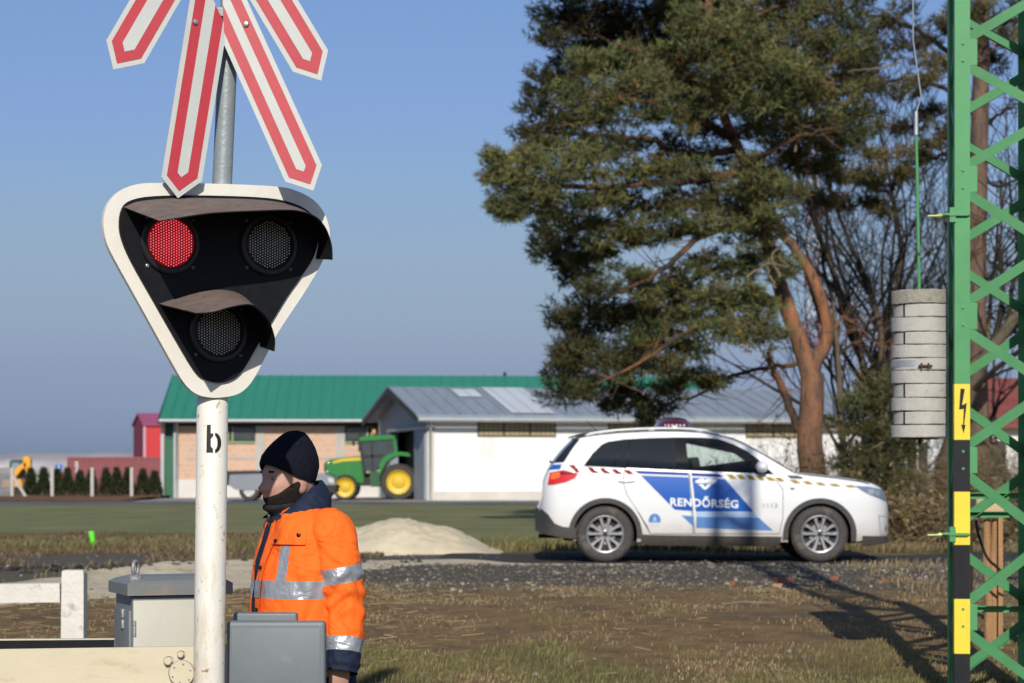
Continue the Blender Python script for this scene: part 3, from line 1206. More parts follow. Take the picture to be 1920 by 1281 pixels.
m_cred = mat('car_red_film', (0.24, 0.012, 0.02), 0.6, 0.05, 3, spec=0.15)
m_cyel = mat('car_yellow_film', (0.34, 0.24, 0.02), 0.6, 0.05, 3, spec=0.15)
m_tint = mat('car_tinted_glass', (0.010, 0.012, 0.015), 0.04, 0.05, 3, spec=0.6)
m_trim = mat('car_black_trim', (0.008, 0.008, 0.009), 0.12, 0.1, 10, spec=0.3)
m_seam = mat('car_panel_gap', (0.03, 0.03, 0.032), 0.8, 0.1, 10)
m_clear = bpy.data.materials.new('car_clear_glass')
nt, N, L, P = nodes_of(m_clear)
N.remove(P)
tr, gl, mx, fr = N.new('ShaderNodeBsdfTransparent'), N.new('ShaderNodeBsdfGlossy'), N.new('ShaderNodeMixShader'), N.new('ShaderNodeFresnel')
tr.inputs['Color'].default_value = (0.74, 0.82, 0.80, 1)
gl.inputs['Roughness'].default_value = 0.02
fr.inputs['IOR'].default_value = 1.6
L.new(fr.outputs['Fac'], mx.inputs['Fac'])
L.new(tr.outputs['BSDF'], mx.inputs[1])
L.new(gl.outputs['BSDF'], mx.inputs[2])
L.new(mx.outputs['Shader'], N['Material Output'].inputs['Surface'])

secs = [car_section(u) for u in US]
m_ = len(secs[0])
vs, fs = [], []
for i, u in enumerate(US):
    s_ = secs[i]
    ring = [(u, -w, z) for w, z in s_] + [(u, w, z) for w, z in s_[-2:0:-1]]
    vs += ring
k = 2 * m_ - 2
for i in range(len(US) - 1):
    for j in range(k):
        fs.append((i * k + j, (i + 1) * k + j, (i + 1) * k + (j + 1) % k, i * k + (j + 1) % k))
fs.append(tuple(range(k)))
fs.append(tuple((len(US) - 1) * k + j for j in range(k))[::-1])
mb = MB()
mb.add(vs, fs)
body = mb.build('body', [m_cwhite, m_dark], CAR, smooth=42, local=True)

wr_c, wf_c = cz(413, 652), cz(1487, 653)
RW = 0.333
front_win = czl([(832, 318), (822, 250), (818, 172), (880, 168), (980, 176), (1050, 200), (1120, 234), (1175, 272), (1168, 300), (1160, 330)])


def cutter(build):
    cb = MB()
    build(cb)
    o = cb.build('cutter', m_dark, None)
    o.parent = CAR
    return o


cuts = []
for (u, z) in (wr_c, wf_c):
    for sgn in (-1, 1):
        def bw(cb, u=u, z=z, sgn=sgn):
            Mx = Matrix((Vector((1, 0, 0)), Vector((0, 0, 1)), Vector((0, -1, 0)))).transposed()
            cb.lathe([(0, -0.20), (0.385, -0.20), (0.385, 0.20), (0, 0.20)], 40, Mx, (u, sgn * 0.80, z + 0.012))
        cuts.append(cutter(bw))
cuts.append(cutter(lambda cb: cb.prism(front_win, (0, 0, 0), (1, 0, 0), (0, 0, 1), (0, -1, 0), -1.2, 1.2)))
for c in cuts:
    bo = body.modifiers.new('cut', 'BOOLEAN')
    bo.operation = 'DIFFERENCE'
    bo.solver = 'EXACT'
    bo.object = c
bpy.context.view_layer.update()
dg = bpy.context.evaluated_depsgraph_get()
nm = bpy.data.meshes.new_from_object(body.evaluated_get(dg))
body.modifiers.clear()
old = body.data
body.data = nm
bpy.data.meshes.remove(old)
for c in cuts:
    me = c.data
    bpy.data.objects.remove(c)
    bpy.data.meshes.remove(me)
if len(nm.materials) < 2:
    nm.materials.append(m_dark)
for p in nm.polygons:
    u, y, z = p.center
    inside = abs(y) < wside(min(max(u, U0 + .01), U1 - .01), z) - 0.012 and z < ztop(u) - 0.02 and z > zbot(u) + 0.02 and abs(p.normal.y) < 0.98
    deep = abs(y) < wside(u, z) - 0.06 and zbot(u) + 0.02 < z < ztop(u) - 0.03
    under = z < zbot(u) + 0.015
    p.material_index = 1 if ((inside and U0 + 0.2 < u < U1 - 0.3) or deep or under) else 0
    p.use_smooth = True
nm.set_sharp_from_angle(angle=R(42))


def side_patch(name, poly, off, m, parent, thick=0.0, step=0.05, uz=True, side=-1, edge=True, local_fn=None):
    """a film or panel that follows the body side; poly in (u, z)"""
    bm = bmesh.new()
    polys = poly if isinstance(poly[0][0], (list, tuple)) else [poly]
    for pl in polys:
        v = [bm.verts.new((p[0], 0, p[1])) for p in pl]
        bm.faces.new(v)
    us = [p[0] for pl in polys for p in pl]
    zs = [p[1] for pl in polys for p in pl]
    bmesh.ops.triangulate(bm, faces=bm.faces[:])
    x = math.floor(min(us) / step) * step
    while x < max(us):
        bmesh.ops.bisect_plane(bm, geom=bm.verts[:] + bm.edges[:] + bm.faces[:], plane_co=(x, 0, 0), plane_no=(1, 0, 0))
        x += step
    z = math.floor(min(zs) / step) * step
    while z < max(zs):
        bmesh.ops.bisect_plane(bm, geom=bm.verts[:] + bm.edges[:] + bm.faces[:], plane_co=(0, 0, z), plane_no=(0, 0, 1))
        z += step
    for q in bm.verts:
        q.co.y = side * (wside(q.co.x, q.co.z) + off)
    bmesh.ops.recalc_face_normals(bm, faces=bm.faces[:])
    for f in bm.faces:
        if (f.normal.y < 0) != (side < 0):
            f.normal_flip()
    bm.normal_update()
    if thick:
        r = bmesh.ops.extrude_face_region(bm, geom=bm.faces[:])
        for q in [e_ for e_ in r['geom'] if isinstance(e_, bmesh.types.BMVert)]:
            q.co.y += side * thick
        bmesh.ops.recalc_face_normals(bm, faces=bm.faces[:])
    me = bpy.data.meshes.new(name)
    bm.to_mesh(me)
    bm.free()
    me.materials.append(m)
    me.polygons.foreach_set('use_smooth', [True] * len(me.polygons))
    me.set_sharp_from_angle(angle=R(40))
    o = bpy.data.objects.new(name, me)
    COL.objects.link(o)
    o.parent = parent
    return o


def both(name, poly, off, m, parent, **kw):
    o = side_patch(name, poly, off, m, parent, side=-1, **kw)
    side_patch(name, poly, off, m, parent, side=1, **kw)
    return o


# doors (a skin 3 mm proud over a dark gap)
def arc_pts(c, r, a0, a1, n=14):
    return [(c[0] + r * math.cos(R(a0 + (a1 - a0) * i / n)), c[1] + r * math.sin(R(a0 + (a1 - a0) * i / n))) for i in range(n + 1)]


fd = czl([(836, 333), (1165, 345), (1210, 352), (1262, 372), (1300, 420), (1300, 560), (1282, 640), (862, 640)])
rd = czl([(510, 318), (828, 331), (852, 640), (640, 640), (622, 600), (600, 560), (560, 500), (520, 440), (505, 380)])
for dp, nm_ in ((fd, 'front_door'), (rd, 'rear_door')):
    for sd in (-1, 1):
        d = side_patch(nm_, dp, 0.004, m_cwhite, CAR, side=sd)
        side_patch('panel_gap', inset(dp[::-1], -0.007), 0.0015, m_seam, d, side=sd)
        hx, hy = (905, 385) if nm_ == 'front_door' else (520, 378)
        u, z = cz(hx, hy)
        hb = MB()
        hb.ellipsoid((u, sd * (wside(u, z) + 0.018), z), (0.105, 0.014, 0.015), 14, 8)
        hb.build('handle', m_cwhite, d, smooth=60, local=True)
# windows
trim = czl([(306, 302), (318, 285), (350, 240), (398, 194), (430, 180), (510, 168), (640, 161), (780, 157), (900, 158), (985, 166), (1060, 192), (1125, 226), (1182, 268), (1262, 345), (1160, 339), (800, 325), (520, 312)])
hole = front_win


def ring_patch(name, outer, inner, off, m):
    """trim with the front opening left free, cut into two pieces that butt"""
    zmid = cz(0, 200)[1]
    return None


# black surround in pieces so that the front opening stays open
b_pillar = czl([(772, 158), (820, 158), (823, 250), (833, 324), (800, 325), (780, 324)])
both('window_frame', b_pillar, 0.0045, m_trim, CAR)
fr_top = czl([(820, 158), (900, 158.5), (985, 166), (1060, 192), (1125, 226), (1182, 268), (1215, 300), (1240, 330), (1258, 345), (1160, 339), (833, 325),
              (832, 318), (1160, 330), (1168, 300), (1175, 272), (1120, 234), (1050, 200), (980, 176), (880, 168), (818, 172)])
both('window_frame', fr_top, 0.0045, m_trim, CAR)
rq = czl([(306, 302), (318, 285), (350, 240), (398, 194), (430, 180), (510, 168), (640, 161), (772, 158), (780, 324), (520, 312)])
both('window_frame', rq, 0.0045, m_trim, CAR)
both('window', czl([(318, 298), (355, 243), (402, 200), (432, 187), (497, 177), (470, 240), (447, 302)]), 0.007, m_tint, CAR)
both('window', czl([(459, 303), (485, 236), (508, 176), (528, 173), (519, 306)]), 0.007, m_tint, CAR)
both('window', czl([(534, 307), (543, 172), (640, 166), (766, 163), (771, 316)]), 0.007, m_tint, CAR)
both('window', front_win, 0.0015, m_clear, CAR)
both('window_strip', czl([(520, 312.5), (800, 325.5), (1160, 339.5), (1160, 345), (800, 331), (520, 318)]), 0.006, mat('car_bright_strip', (0.55, 0.56, 0.58), 0.25, 0.05, 5, metal=0.6), CAR)


def top_patch(name, u0, u1, s0, s1, m, off=0.004, nu=14, ns=14):
    """sheet on the upper skin between the cant rails, s from -1 to 1"""
    gb = MB()

    def fn(a, b):
        u = u0 + (u1 - u0) * a
        s = s0 + (s1 - s0) * b
        sec = car_section(u)
        half = sec[-13:]
        w0 = half[0][0]
        y = s * w0
        ws = [p[0] for p in half][::-1]
        zs = [p[1] for p in half][::-1]
        return (u, y, interp(ws, zs, abs(y)) + off)
    gb.grid(fn, nu, ns)
    return gb.build(name, m, CAR, smooth=60, local=True)


ua, ub = cz(1062, 0)[0], cz(1366, 0)[0]
top_patch('windscreen', ua, ub, -0.93, 0.93, m_tint, 0.005)
ua, ub = cz(152, 0)[0], cz(258, 0)[0]
top_patch('rear_window', ua, ub, -0.95, 0.95, m_tint, 0.006)
both('rear_window_edge', czl([(158, 286), (206, 228), (262, 166), (288, 166), (250, 215), (206, 283)]), 0.007, m_tint, CAR)
# rear spoiler and wiper stub
mb = MB()
u, z = cz(262, 156)
mb.grid(lambda a, b: (u - 0.05 + 0.20 * a, -0.60 + 1.2 * b, ztop(u + 0.2 * a) + 0.004 - 0.02 * (2 * b - 1) ** 2 + 0.008), 6, 10)
mb.build('spoiler', m_trim, CAR, smooth=60, local=True)
mb = MB()
u, z = cz(145, 286)
mb.tube([(u + 0.03, -0.45, z), (u - 0.01, -0.47, z + 0.01), (u - 0.015, -0.47, z + 0.03)], 0.012, 6)
mb.build('rear_wiper', m_trim, CAR, smooth=60, local=True)
# rear side quarter in blue beside the rear window
both('livery_panel', czl([(128, 322), (150, 296), (196, 293), (188, 318)]), 0.006, m_cblue, CAR)
# seats and steering wheel seen through the front windows
mb = MB()
for y in (-0.38, 0.38):
    mb.box((1.92, y, 1.18), (0.10, 0.24, 0.15), Matrix.Rotation(R(-12), 3, 'Y'), bev=0.04, seg=3)
    mb.box((1.95, y, 0.98), (0.13, 0.42, 0.30), Matrix.Rotation(R(-14), 3, 'Y'), bev=0.05, seg=3)
mb.build('seat', m_dark, CAR, smooth=50, local=True)
mb = MB()
Ms = Matrix.Rotation(R(-62), 3, 'Y')
mb.tube([Vector((2.62, 0.38, 1.03)) + Ms @ Vector((0.18 * math.cos(a), 0.18 * math.sin(a), 0)) for a in np.linspace(0, 2 * math.pi, 28)], 0.016, 8, caps=False)
mb.box((2.82, 0, 0.98), (0.34, 1.25, 0.08), bev=0.03)
mb.build('steering_wheel', m_dark, CAR, smooth=50, local=True)

# livery
left_up = czl([(560, 325), (826, 335.5), (829, 350), (582, 341)])
left_mid = czl([(590, 349), (829, 358), (850, 528), (762, 521), (752, 512)])
right_up = czl([(844, 336.5), (985, 342.5), (1003, 359), (846, 352)])
right_mid = czl([(847, 360), (1012, 367), (1146, 520), (1154, 530), (866, 530)])
left_lo = czl([(792, 549), (851, 553), (855, 606)])
right_lo = czl([(868, 556), (1180, 560), (1253, 626), (868, 612)])
for pl_, mm_ in ((left_up, m_cblue2), (left_mid, m_cblue), (right_up, m_cblue2), (right_mid, m_cblue), (left_lo, m_cblue3), (right_lo, m_cblue3)):
    both('livery_panel', pl_, 0.0070, mm_, CAR)
both('livery_panel', czl([(868, 532), (1156, 533), (1178, 558), (868, 554)]), 0.0068, mat('car_pale_blue_film', (0.36, 0.52, 0.74), 0.25, 0.04, 3, coat=0.5), CAR)


def bars(x0, x1, ya, yb, h, n, w, sl, m):
    out = []
    for i in range(n):
        t = i / (n - 1)
        x = x0 + (x1 - x0) * t
        y = ya + (yb - ya) * t
        k = h[0] + (h[1] - h[0]) * t
        ww = w[0] + (w[1] - w[0]) * t
        out.append(czl([(x, y), (x + ww, y), (x + ww + sl * k / 20, y + k), (x + sl * k / 20, y + k)]))
    return out


both('check_strip', bars(318, 502, 309, 322, (27, 21), 4, (30, 30), 24, m_cred), 0.0075, m_cred, CAR)
both('check_strip', [czl([(232, 297), (256, 297), (290, 332), (266, 333)])], 0.0075, m_cred, CAR)
both('check_strip', bars(1018, 1262, 343, 358, (24, 20), 6, (29, 27), 20, m_cyel), 0.0075, m_cyel, CAR)
both('check_strip', bars(1335, 1595, 371, 398, (17, 10), 5, (30, 30), 30, m_cyel), 0.0075, m_cyel, CAR)


def car_text(txt, zx0, zx1, zy_base, zy_cap, m, off, bold=0.0, name='lettering', slope=0.0):
    cu_ = bpy.data.curves.new('txt', 'FONT')
    cu_.body = txt
    cu_.size = 1
    cu_.offset = bold
    cu_.space_character = 1.08
    cu_.resolution_u = 3
    to = bpy.data.objects.new('txt', cu_)
    COL.objects.link(to)
    bpy.context.view_layer.update()
    me = bpy.data.meshes.new_from_object(to.evaluated_get(bpy.context.evaluated_depsgraph_get()))
    bpy.data.objects.remove(to)
    bpy.data.curves.remove(cu_)
    xs = [v.co.x for v in me.vertices]
    ys = [v.co.y for v in me.vertices]
    capf = 0.70
    (u0, z0), (u1, z1) = cz(zx0, zy_base), cz(zx1, zy_cap)
    sx_ = (u1 - u0) / (max(xs) - min(xs))
    sy_ = (z1 - z0) / capf
    for v in me.vertices:
        u = u0 + (v.co.x - min(xs)) * sx_
        z = z0 + v.co.y * sy_ + slope * (u - u0)
        v.co = (u, -(wside(u, z) + off), z)
    me.materials.clear()
    me.materials.append(m)
    o = bpy.data.objects.new(name, me)
    COL.objects.link(o)
    o.parent = CAR
    return o


car_text('RENDŐRSÉG', 738, 1078, 500, 462, m_cletter, 0.0100, 0.030, slope=-0.035)
car_text('112', 1222, 1276, 510, 489, m_cgrey, 0.0080, 0.02)
both('badge', [czl([(1198, 490), (1212, 488), (1212, 510), (1200, 510)])], 0.0080, mat('car_pale_film', (0.62, 0.55, 0.52), 0.4, 0.05, 3), CAR)
# winged emblem over the handle: a crest between two spread wings
wing = [(862, 380), (880, 369), (900, 364), (912, 372), (925, 364), (950, 366), (975, 370), (966, 384), (948, 392), (936, 404), (925, 414), (912, 421), (900, 414), (890, 402), (874, 392)]
both('emblem', czl(wing), 0.0095, m_cletter, CAR)
both('emblem', czl([(903, 380), (922, 380), (921, 398), (912, 408), (904, 398)]), 0.0115, m_cblue3, CAR)
bd = [(660 + 30 * math.cos(a), 573 - 33 * math.sin(a)) for a in np.linspace(R(-20), R(200), 18)]
both('badge', czl(bd), 0.0075, m_cblue3, CAR)
both('badge', czl([(636, 588), (684, 588), (682, 600), (638, 600)]), 0.0080, mat('car_badge_pale', (0.55, 0.62, 0.70), 0.4, 0.05, 3), CAR)
both('badge', czl([(650, 578), (655, 560), (660, 552), (666, 560), (671, 578)]), 0.0085, mat('car_badge_pale2', (0.30, 0.45, 0.66), 0.4, 0.05, 3), CAR)

# lights
m_tail = mat('tail_lamp_red', (0.55, 0.012, 0.010), 0.15, 0.1, 8, coat=0.8, emis=((1, 0.03, 0.01), 0.10))
m_taild = mat('tail_lamp_dark', (0.10, 0.004, 0.006), 0.15, 0.1, 8, coat=0.8)
m_amber = mat('tail_lamp_amber', (0.75, 0.14, 0.03), 0.2, 0.05, 8, coat=0.8, emis=((1, 0.15, 0.03), 0.15))
both('tail_lamp', czl([(125, 396), (136, 335), (205, 322), (277, 340), (262, 362), (215, 382), (150, 396)]), 0.012, m_tail, CAR)
both('tail_lamp', czl([(140, 352), (148, 336), (185, 333), (186, 356), (160, 368), (140, 368)]), 0.016, m_amber, CAR)
both('tail_lamp', czl([(190, 330), (270, 340), (250, 344), (190, 346)]), 0.016, m_taild, CAR)
m_hl = mat('headlamp_glass', (0.16, 0.22, 0.32), 0.06, 0.1, 8, coat=1.0, spec=0.8)
m_hl2 = mat('headlamp_reflector', (0.85, 0.88, 0.92), 0.08, 0.1, 8, metal=0.8)
both('headlamp', czl([(1634, 401), (1700, 405), (1766, 420), (1786, 450), (1798, 486), (1758, 468), (1700, 446), (1668, 428)]), 0.006, m_hl, CAR)
both('headlamp', czl([(1708 + 18 * math.cos(a), 431 + 15 * math.sin(a)) for a in np.linspace(0, 6.0, 14)]), 0.011, m_hl2, CAR)
both('headlamp', czl([(1742 + 13 * math.cos(a), 440 + 13 * math.sin(a)) for a in np.linspace(0, 6.0, 14)]), 0.011, m_hl2, CAR)
m_crease = mat('car_shadow_line', (0.42, 0.43, 0.45), 0.4, 0.05, 8)
both('fog_lamp_surround', czl([(1746, 548), (1808, 556), (1806, 562), (1754, 556), (1768, 640), (1805, 648), (1804, 654), (1760, 648)]), 0.006, m_crease, CAR)
both('fog_lamp', czl([(1794 + 9 * math.cos(a), 617 + 14 * math.sin(a)) for a in np.linspace(0, 6.0, 12)]), 0.006, m_hl2, CAR)
both('side_repeater', czl([(1338, 412), (1358, 412), (1360, 419), (1340, 419)]), 0.006, m_trim, CAR)
both('fender_vent', czl([(1318, 349), (1372, 350), (1400, 358), (1402, 366), (1340, 364)]), 0.006, m_clad, CAR)
both('handle_shade', czl([(475, 380), (560, 380), (540, 384), (500, 385)]), 0.005, m_crease, CAR)  # grey sliver below the rear handle, its shade put into the colour

# cladding: bumpers, sills and wheel arch lips
both('rear_bumper', czl([(74, 515), (98, 520), (128, 545), (160, 590), (200, 606), (240, 610), (262, 612), (272, 668), (200, 662), (130, 648), (82, 640), (73, 585)]), 0.012, m_clad, CAR, thick=0.006)
mb = MB()
mb.grid(lambda a, b: (U0 - 0.012 + 0.5 * (2 * a - 1) ** 8, (2 * a - 1) * 0.78, 0.36 + 0.26 * b), 24, 4)
mb.build('rear_bumper_skin', m_clad, CAR, smooth=60, local=True)
both('front_bumper', czl([(1668, 652), (1826, 656), (1822, 690), (1700, 706), (1668, 706)]), 0.010, m_clad, CAR, thick=0.006)
both('sill', czl([(596, 644), (640, 647), (1296, 656), (1290, 692), (1240, 706), (640, 700), (590, 690)]), 0.012, m_clad, CAR, thick=0.012)
for c, a0, a1 in ((wr_c, -4, 186), (wf_c, -10, 186)):
    pl_ = arc_pts((c[0], c[1] + 0.012), 0.440, a0, a1, 40) + arc_pts((c[0], c[1] + 0.012), 0.380, a1, a0, 40)
    both('wheel_arch_lip', pl_, 0.008, m_clad, CAR, thick=0.014, step=0.08)
# underbody and inner wells
mb = MB()
mb.box((2.1, 0, 0.31), (3.3, 1.2, 0.16), bev=0.03)
mb.box((0.5, 0.1, 0.28), (0.35, 0.8, 0.08), bev=0.03)
mb.box((3.0, 0.0, 0.24), (0.5, 0.9, 0.1), bev=0.03)
mb.build('underbody', m_dark, CAR, local=True)

# wheels
m_tyre = mat('tyre_rubber', (0.055, 0.052, 0.050), 0.85, 0.25, 20, bump=0.25, bscale=80, dust=None, stain=((0.11, 0.095, 0.078), 0.56, 6, (1, 1, 1)))
m_alloy = mat('alloy_rim', (0.42, 0.42, 0.43), 0.35, 0.12, 14, metal=0.8)
m_alloyd = mat('rim_well', (0.016, 0.015, 0.015), 0.7, 0.3, 20)
RT, RR = 0.333, 0.222
tyre_prof = [(RR, 0.09), (RR + .012, 0.103), (RR + .045, 0.112), (RT - .035, 0.108), (RT - .012, 0.096), (RT - 0.002, 0.075), (RT, 0.03), (RT, -0.03), (RT - .002, -.075), (RT - .03, -.105), (RR, -.09)]


def make_wheel(c, side):
    Mx = Matrix((Vector((1, 0, 0)), Vector((0, 0, 1)), Vector((0, side, 0)))).transposed()
    w = bpy.data.objects.new('wheel', None)
    COL.objects.link(w)
    w.parent = CAR
    w.location = c
    tb = MB()
    tb.lathe(tyre_prof, 56, Mx)
    # tread blocks
    for i in range(56):
        a = 2 * math.pi * i / 56
        for zc_, dz in ((0.045, 0.05), (-0.045, 0.05), (0, 0.026)):
            o2 = 0.5 if zc_ == 0 else 0
            p = Mx @ Vector((RT * math.cos(a + o2 * 0.112), RT * math.sin(a + o2 * 0.112), zc_))
            t = Mx @ Vector((-math.sin(a), math.cos(a), 0))
            r_ = Mx @ Vector((math.cos(a), math.sin(a), 0))
            z_ = Mx @ Vector((0, 0, 1))
            tb.box(p, (0.026, dz, 0.010), Matrix((t, z_, r_)).transposed())
    ty = tb.build('tyre', m_tyre, w, smooth=50, local=True)
    rb = MB()
    rb.lathe([(RR + 0.003, 0.085), (RR + 0.004, 0.100), (RR - 0.004, 0.104), (RR - 0.018, 0.098), (RR - 0.022, 0.07), (RR - 0.026, -0.03)], 56, Mx, mi=0)
    rb.lathe([(RR - 0.02, 0.02), (0.0, 0.02)], 40, Mx, mi=1)
    rb.lathe([(0.125, 0.03), (0.125, 0.035), (0.0, 0.036)], 32, Mx, mi=2)
    rb.lathe([(0.056, 0.05), (0.056, 0.080), (0.050, 0.084), (0.032, 0.084), (0.030, 0.080), (0.0, 0.080)], 28, Mx, mi=0)
    rb.lathe([(0.029, 0.0805), (0.0, 0.083)], 20, Mx, mi=1)
    for i in range(5):
        a0 = R(90 + 72 * i)
        for sg in (-1, 1):
            pts = []
            for t in np.linspace(0, 1, 7):
                r_ = 0.045 + (RR - 0.012 - 0.045) * t
                da = sg * (0.16 + 0.115 * math.sin(t * math.pi * 0.75))
                if t == 0:
                    da = sg * 0.34
                pts.append((r_, a0 + da))
            hw = [0.019, 0.0165, 0.016, 0.017, 0.019, 0.024, 0.031]
            vs_, fs_ = [], []
            for (r_, a), h in zip(pts, hw):
                for d_, zz in ((-h, 0.074), (-h * .7, 0.092), (h * .7, 0.092), (h, 0.074)):
                    aa = a + d_ / max(r_, .05)
                    vs_.append(Mx @ Vector((r_ * math.cos(aa), r_ * math.sin(aa), zz - 0.006 * (1 - r_ / RR))))
            for k_ in range(6):
                for j in range(3):
                    fs_.append((k_ * 4 + j, k_ * 4 + 4 + j, k_ * 4 + 5 + j, k_ * 4 + 1 + j))
            rb.add(vs_, fs_, 0)
    for i in range(5):
        a = R(90 + 36 + 72 * i)
        rb.lathe([(0.008, 0.085), (0.008, 0.097), (0, 0.098)], 6, Mx, Mx @ Vector((0.042 * math.cos(a), 0.042 * math.sin(a), 0)), 1)
    rb.build('rim', [m_alloy, m_alloyd, mat('brake_disc', (0.30, 0.29, 0.28), 0.4, 0.1, 20, metal=0.7)], w, smooth=45, local=True)
    return w


for (u, z), nm_ in ((wr_c, 'rear'), (wf_c, 'front')):
    for side in (-1, 1):
        make_wheel(Vector((u, side * 0.772, RT)), side)

# roof rails
m_railg = mat('roof_rail_silver', (0.55, 0.56, 0.57), 0.4, 0.05, 8, metal=0.3)
for side in (-1, 1):
    mb = MB()
    pts = []
    for zx, zy in ((322, 146), (345, 136), (400, 127.5), (480, 119), (600, 112.5), (700, 110), (800, 110.5), (880, 115), (940, 124), (975, 136)):
        u, z = cz(zx, zy)
        pts.append((u, side * (0.600 - 0.02 * abs(zx - 640) / 300), z - 0.006))
    pts = spline(pts, 40)
    mb.tube(pts, 0.017, 8)
    for i in (8, 20, 32):
        p = Vector(pts[i])
        mb.tube([p - Vector((0.05, 0, 0.06)), p, p + Vector((0.05, 0, -0.06))], 0.016, 8)
    mb.build('roof_rail', m_railg, CAR, smooth=60, local=True)
# mirror, aerial, beacon
for side in (-1, 1):
    mb = MB()
    u, z = cz(1195, 307)
    yb_ = side * (wside(u, z) + 0.11)
    mb.ellipsoid((u, yb_, z), (0.078, 0.125, 0.072), 20, 12)
    mb.tube([(u + 0.02, side * (wside(u, z) - 0.02), z - 0.045), (u + 0.01, yb_, z - 0.045)], [0.03, 0.026], 10, 1)
    mb.build('mirror', [m_cwhite, m_trim], CAR, smooth=60, local=True)
mb = MB()
u, z = cz(395, 130)
u2, z2 = cz(330, 76)
mb.tube([(u, 0, z), (u2, 0, z2 + .02)], [0.006, 0.004], 6)
mb.lathe([(0.035, -0.01), (0.028, 0.012), (0.010, 0.02), (0, 0.02)], 12, None, (u, 0, z))
mb.build('aerial', m_trim, CAR, smooth=60, local=True)
m_beacon = mat('beacon_red_dome', (0.09, 0.006, 0.022), 0.15, 0.1, 6, coat=1.0, spec=0.7)
u, z = cz(772, 112)
mb = MB()
ux = cz(680, 0)[0], cz(866, 0)[0]
prof = []
for i in range(11):
    a = i / 10 * math.pi / 2
    prof.append((math.cos(a) ** 0.75 if i < 10 else 0.0, math.sin(a) ** 0.85))
vs, fs = [], []
n_ = 28
for r_, h in prof:
    for k_ in range(n_):
        a = 2 * math.pi * k_ / n_
        cx_, cy_ = math.cos(a), math.sin(a)
        sq = (abs(cx_) ** 3 + abs(cy_) ** 3) ** (-1 / 3)
        vs.append(((ux[0] + ux[1]) / 2 + cx_ * sq * r_ * (ux[1] - ux[0]) / 2, cy_ * sq * r_ * 0.52, z + 0.0 + h * 0.148))
for i in range(10):
    for k_ in range(n_):
        fs.append((i * n_ + k_, i * n_ + (k_ + 1) % n_, (i + 1) * n_ + (k_ + 1) % n_, (i + 1) * n_ + k_))
mb.add(vs, fs)
bc = mb.build('beacon', m_beacon, CAR, smooth=50, local=True)
mb = MB()
for k_, w_ in ((-.115, .016), (-.075, .02), (-.03, .025), (0.02, .03), (0.065, .02), (0.11, .02)):
    mb.ellipsoid((u + k_, -0.49 - 0.02 * math.cos(k_ * 9), z + 0.036), (w_ * .55, 0.018, 0.015), 10, 6)
mb.build('reflector', m_cletter, bc, smooth=60, local=True)
mb = MB()
mb.box((u, 0, z + 0.002), (ux[1] - ux[0] + 0.03, 1.0, 0.02), bev=0.006)
mb.build('beacon_base', m_trim, bc, local=True)
# number plate and tow hook under the tail
mb = MB()
mb.box((0.16, -0.35, 0.30), (0.28, 0.10, 0.05), bev=0.01)
mb.build('exhaust_guard', m_dark, CAR, local=True)
# ------------------------------------------------------------------ railway worker
DP = 9.25
SP = FPX / DP
pf = Vector((W(562, 0, DP).x, DP, gz(W(562, 0, DP).x, DP)))
MAN = thing('person', 'person in orange high visibility jacket and dark knit cap standing behind the grey counterweights', 'person', pf)
YAW = R(25)
fv = Vector((-math.cos(YAW), -math.sin(YAW), 0))       # where the chest points
lv = Vector((math.sin(YAW), -math.cos(YAW), 0))        # towards his left (camera side)
HY = R(38)
hf = Vector((-math.cos(HY), -math.sin(HY), 0))         # where the face points
hl = Vector((math.sin(HY), -math.cos(HY), 0))
up = Vector((0, 0, 1))


def PZ(py):
    return W(0, py, DP).z


def PW(px, py, dy=0.0):
    return W(px, py, DP + dy)


m_skin = mat('skin', (0.46, 0.27, 0.20), 0.5, 0.08, 25, bump=0.08, bscale=150, stain=((0.40, 0.19, 0.14), 0.60, 14, (1, 1, 1)))
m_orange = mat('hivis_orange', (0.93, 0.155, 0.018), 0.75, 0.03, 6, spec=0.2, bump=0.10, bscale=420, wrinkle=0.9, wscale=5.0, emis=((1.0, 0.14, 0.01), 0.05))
m_silver = mat('reflective_tape', (0.36, 0.385, 0.43), 0.35, 0.12, 18, metal=0.35, bump=0.06, bscale=200, wrinkle=0.35, wscale=8.0)
m_navy = mat('navy_cloth', (0.012, 0.019, 0.045), 0.75, 0.2, 20, spec=0.25, bump=0.10, bscale=300, wrinkle=0.5, wscale=8.0)
m_knit = mat('knit_wool', (0.009, 0.011, 0.020), 0.95, 0.3, 60, spec=0.1, bump=0.5, bscale=170)
m_scarf = mat('dark_scarf', (0.025, 0.024, 0.028), 0.9, 0.3, 40, spec=0.1, bump=0.3, bscale=150)
m_button = mat('dark_button', (0.01, 0.01, 0.012), 0.35, 0.1, 40)
m_boot = mat('black_leather', (0.012, 0.012, 0.012), 0.5, 0.2, 30)

# --- the body: head, neck, trunk, limbs and hands grown together
hc = PW(541, 903, 0.0) + Vector((0, -0.01, 0))           # head centre
neck = PW(556, 962)
chest = PW(574, 1050)
belly = PW(572, 1150)
hip = Vector((pf.x + 0.0, DP, pf.z + 0.92))
bodyb = MB()
Mh = Matrix((hf, hl, up)).transposed()


HEADQ = {}


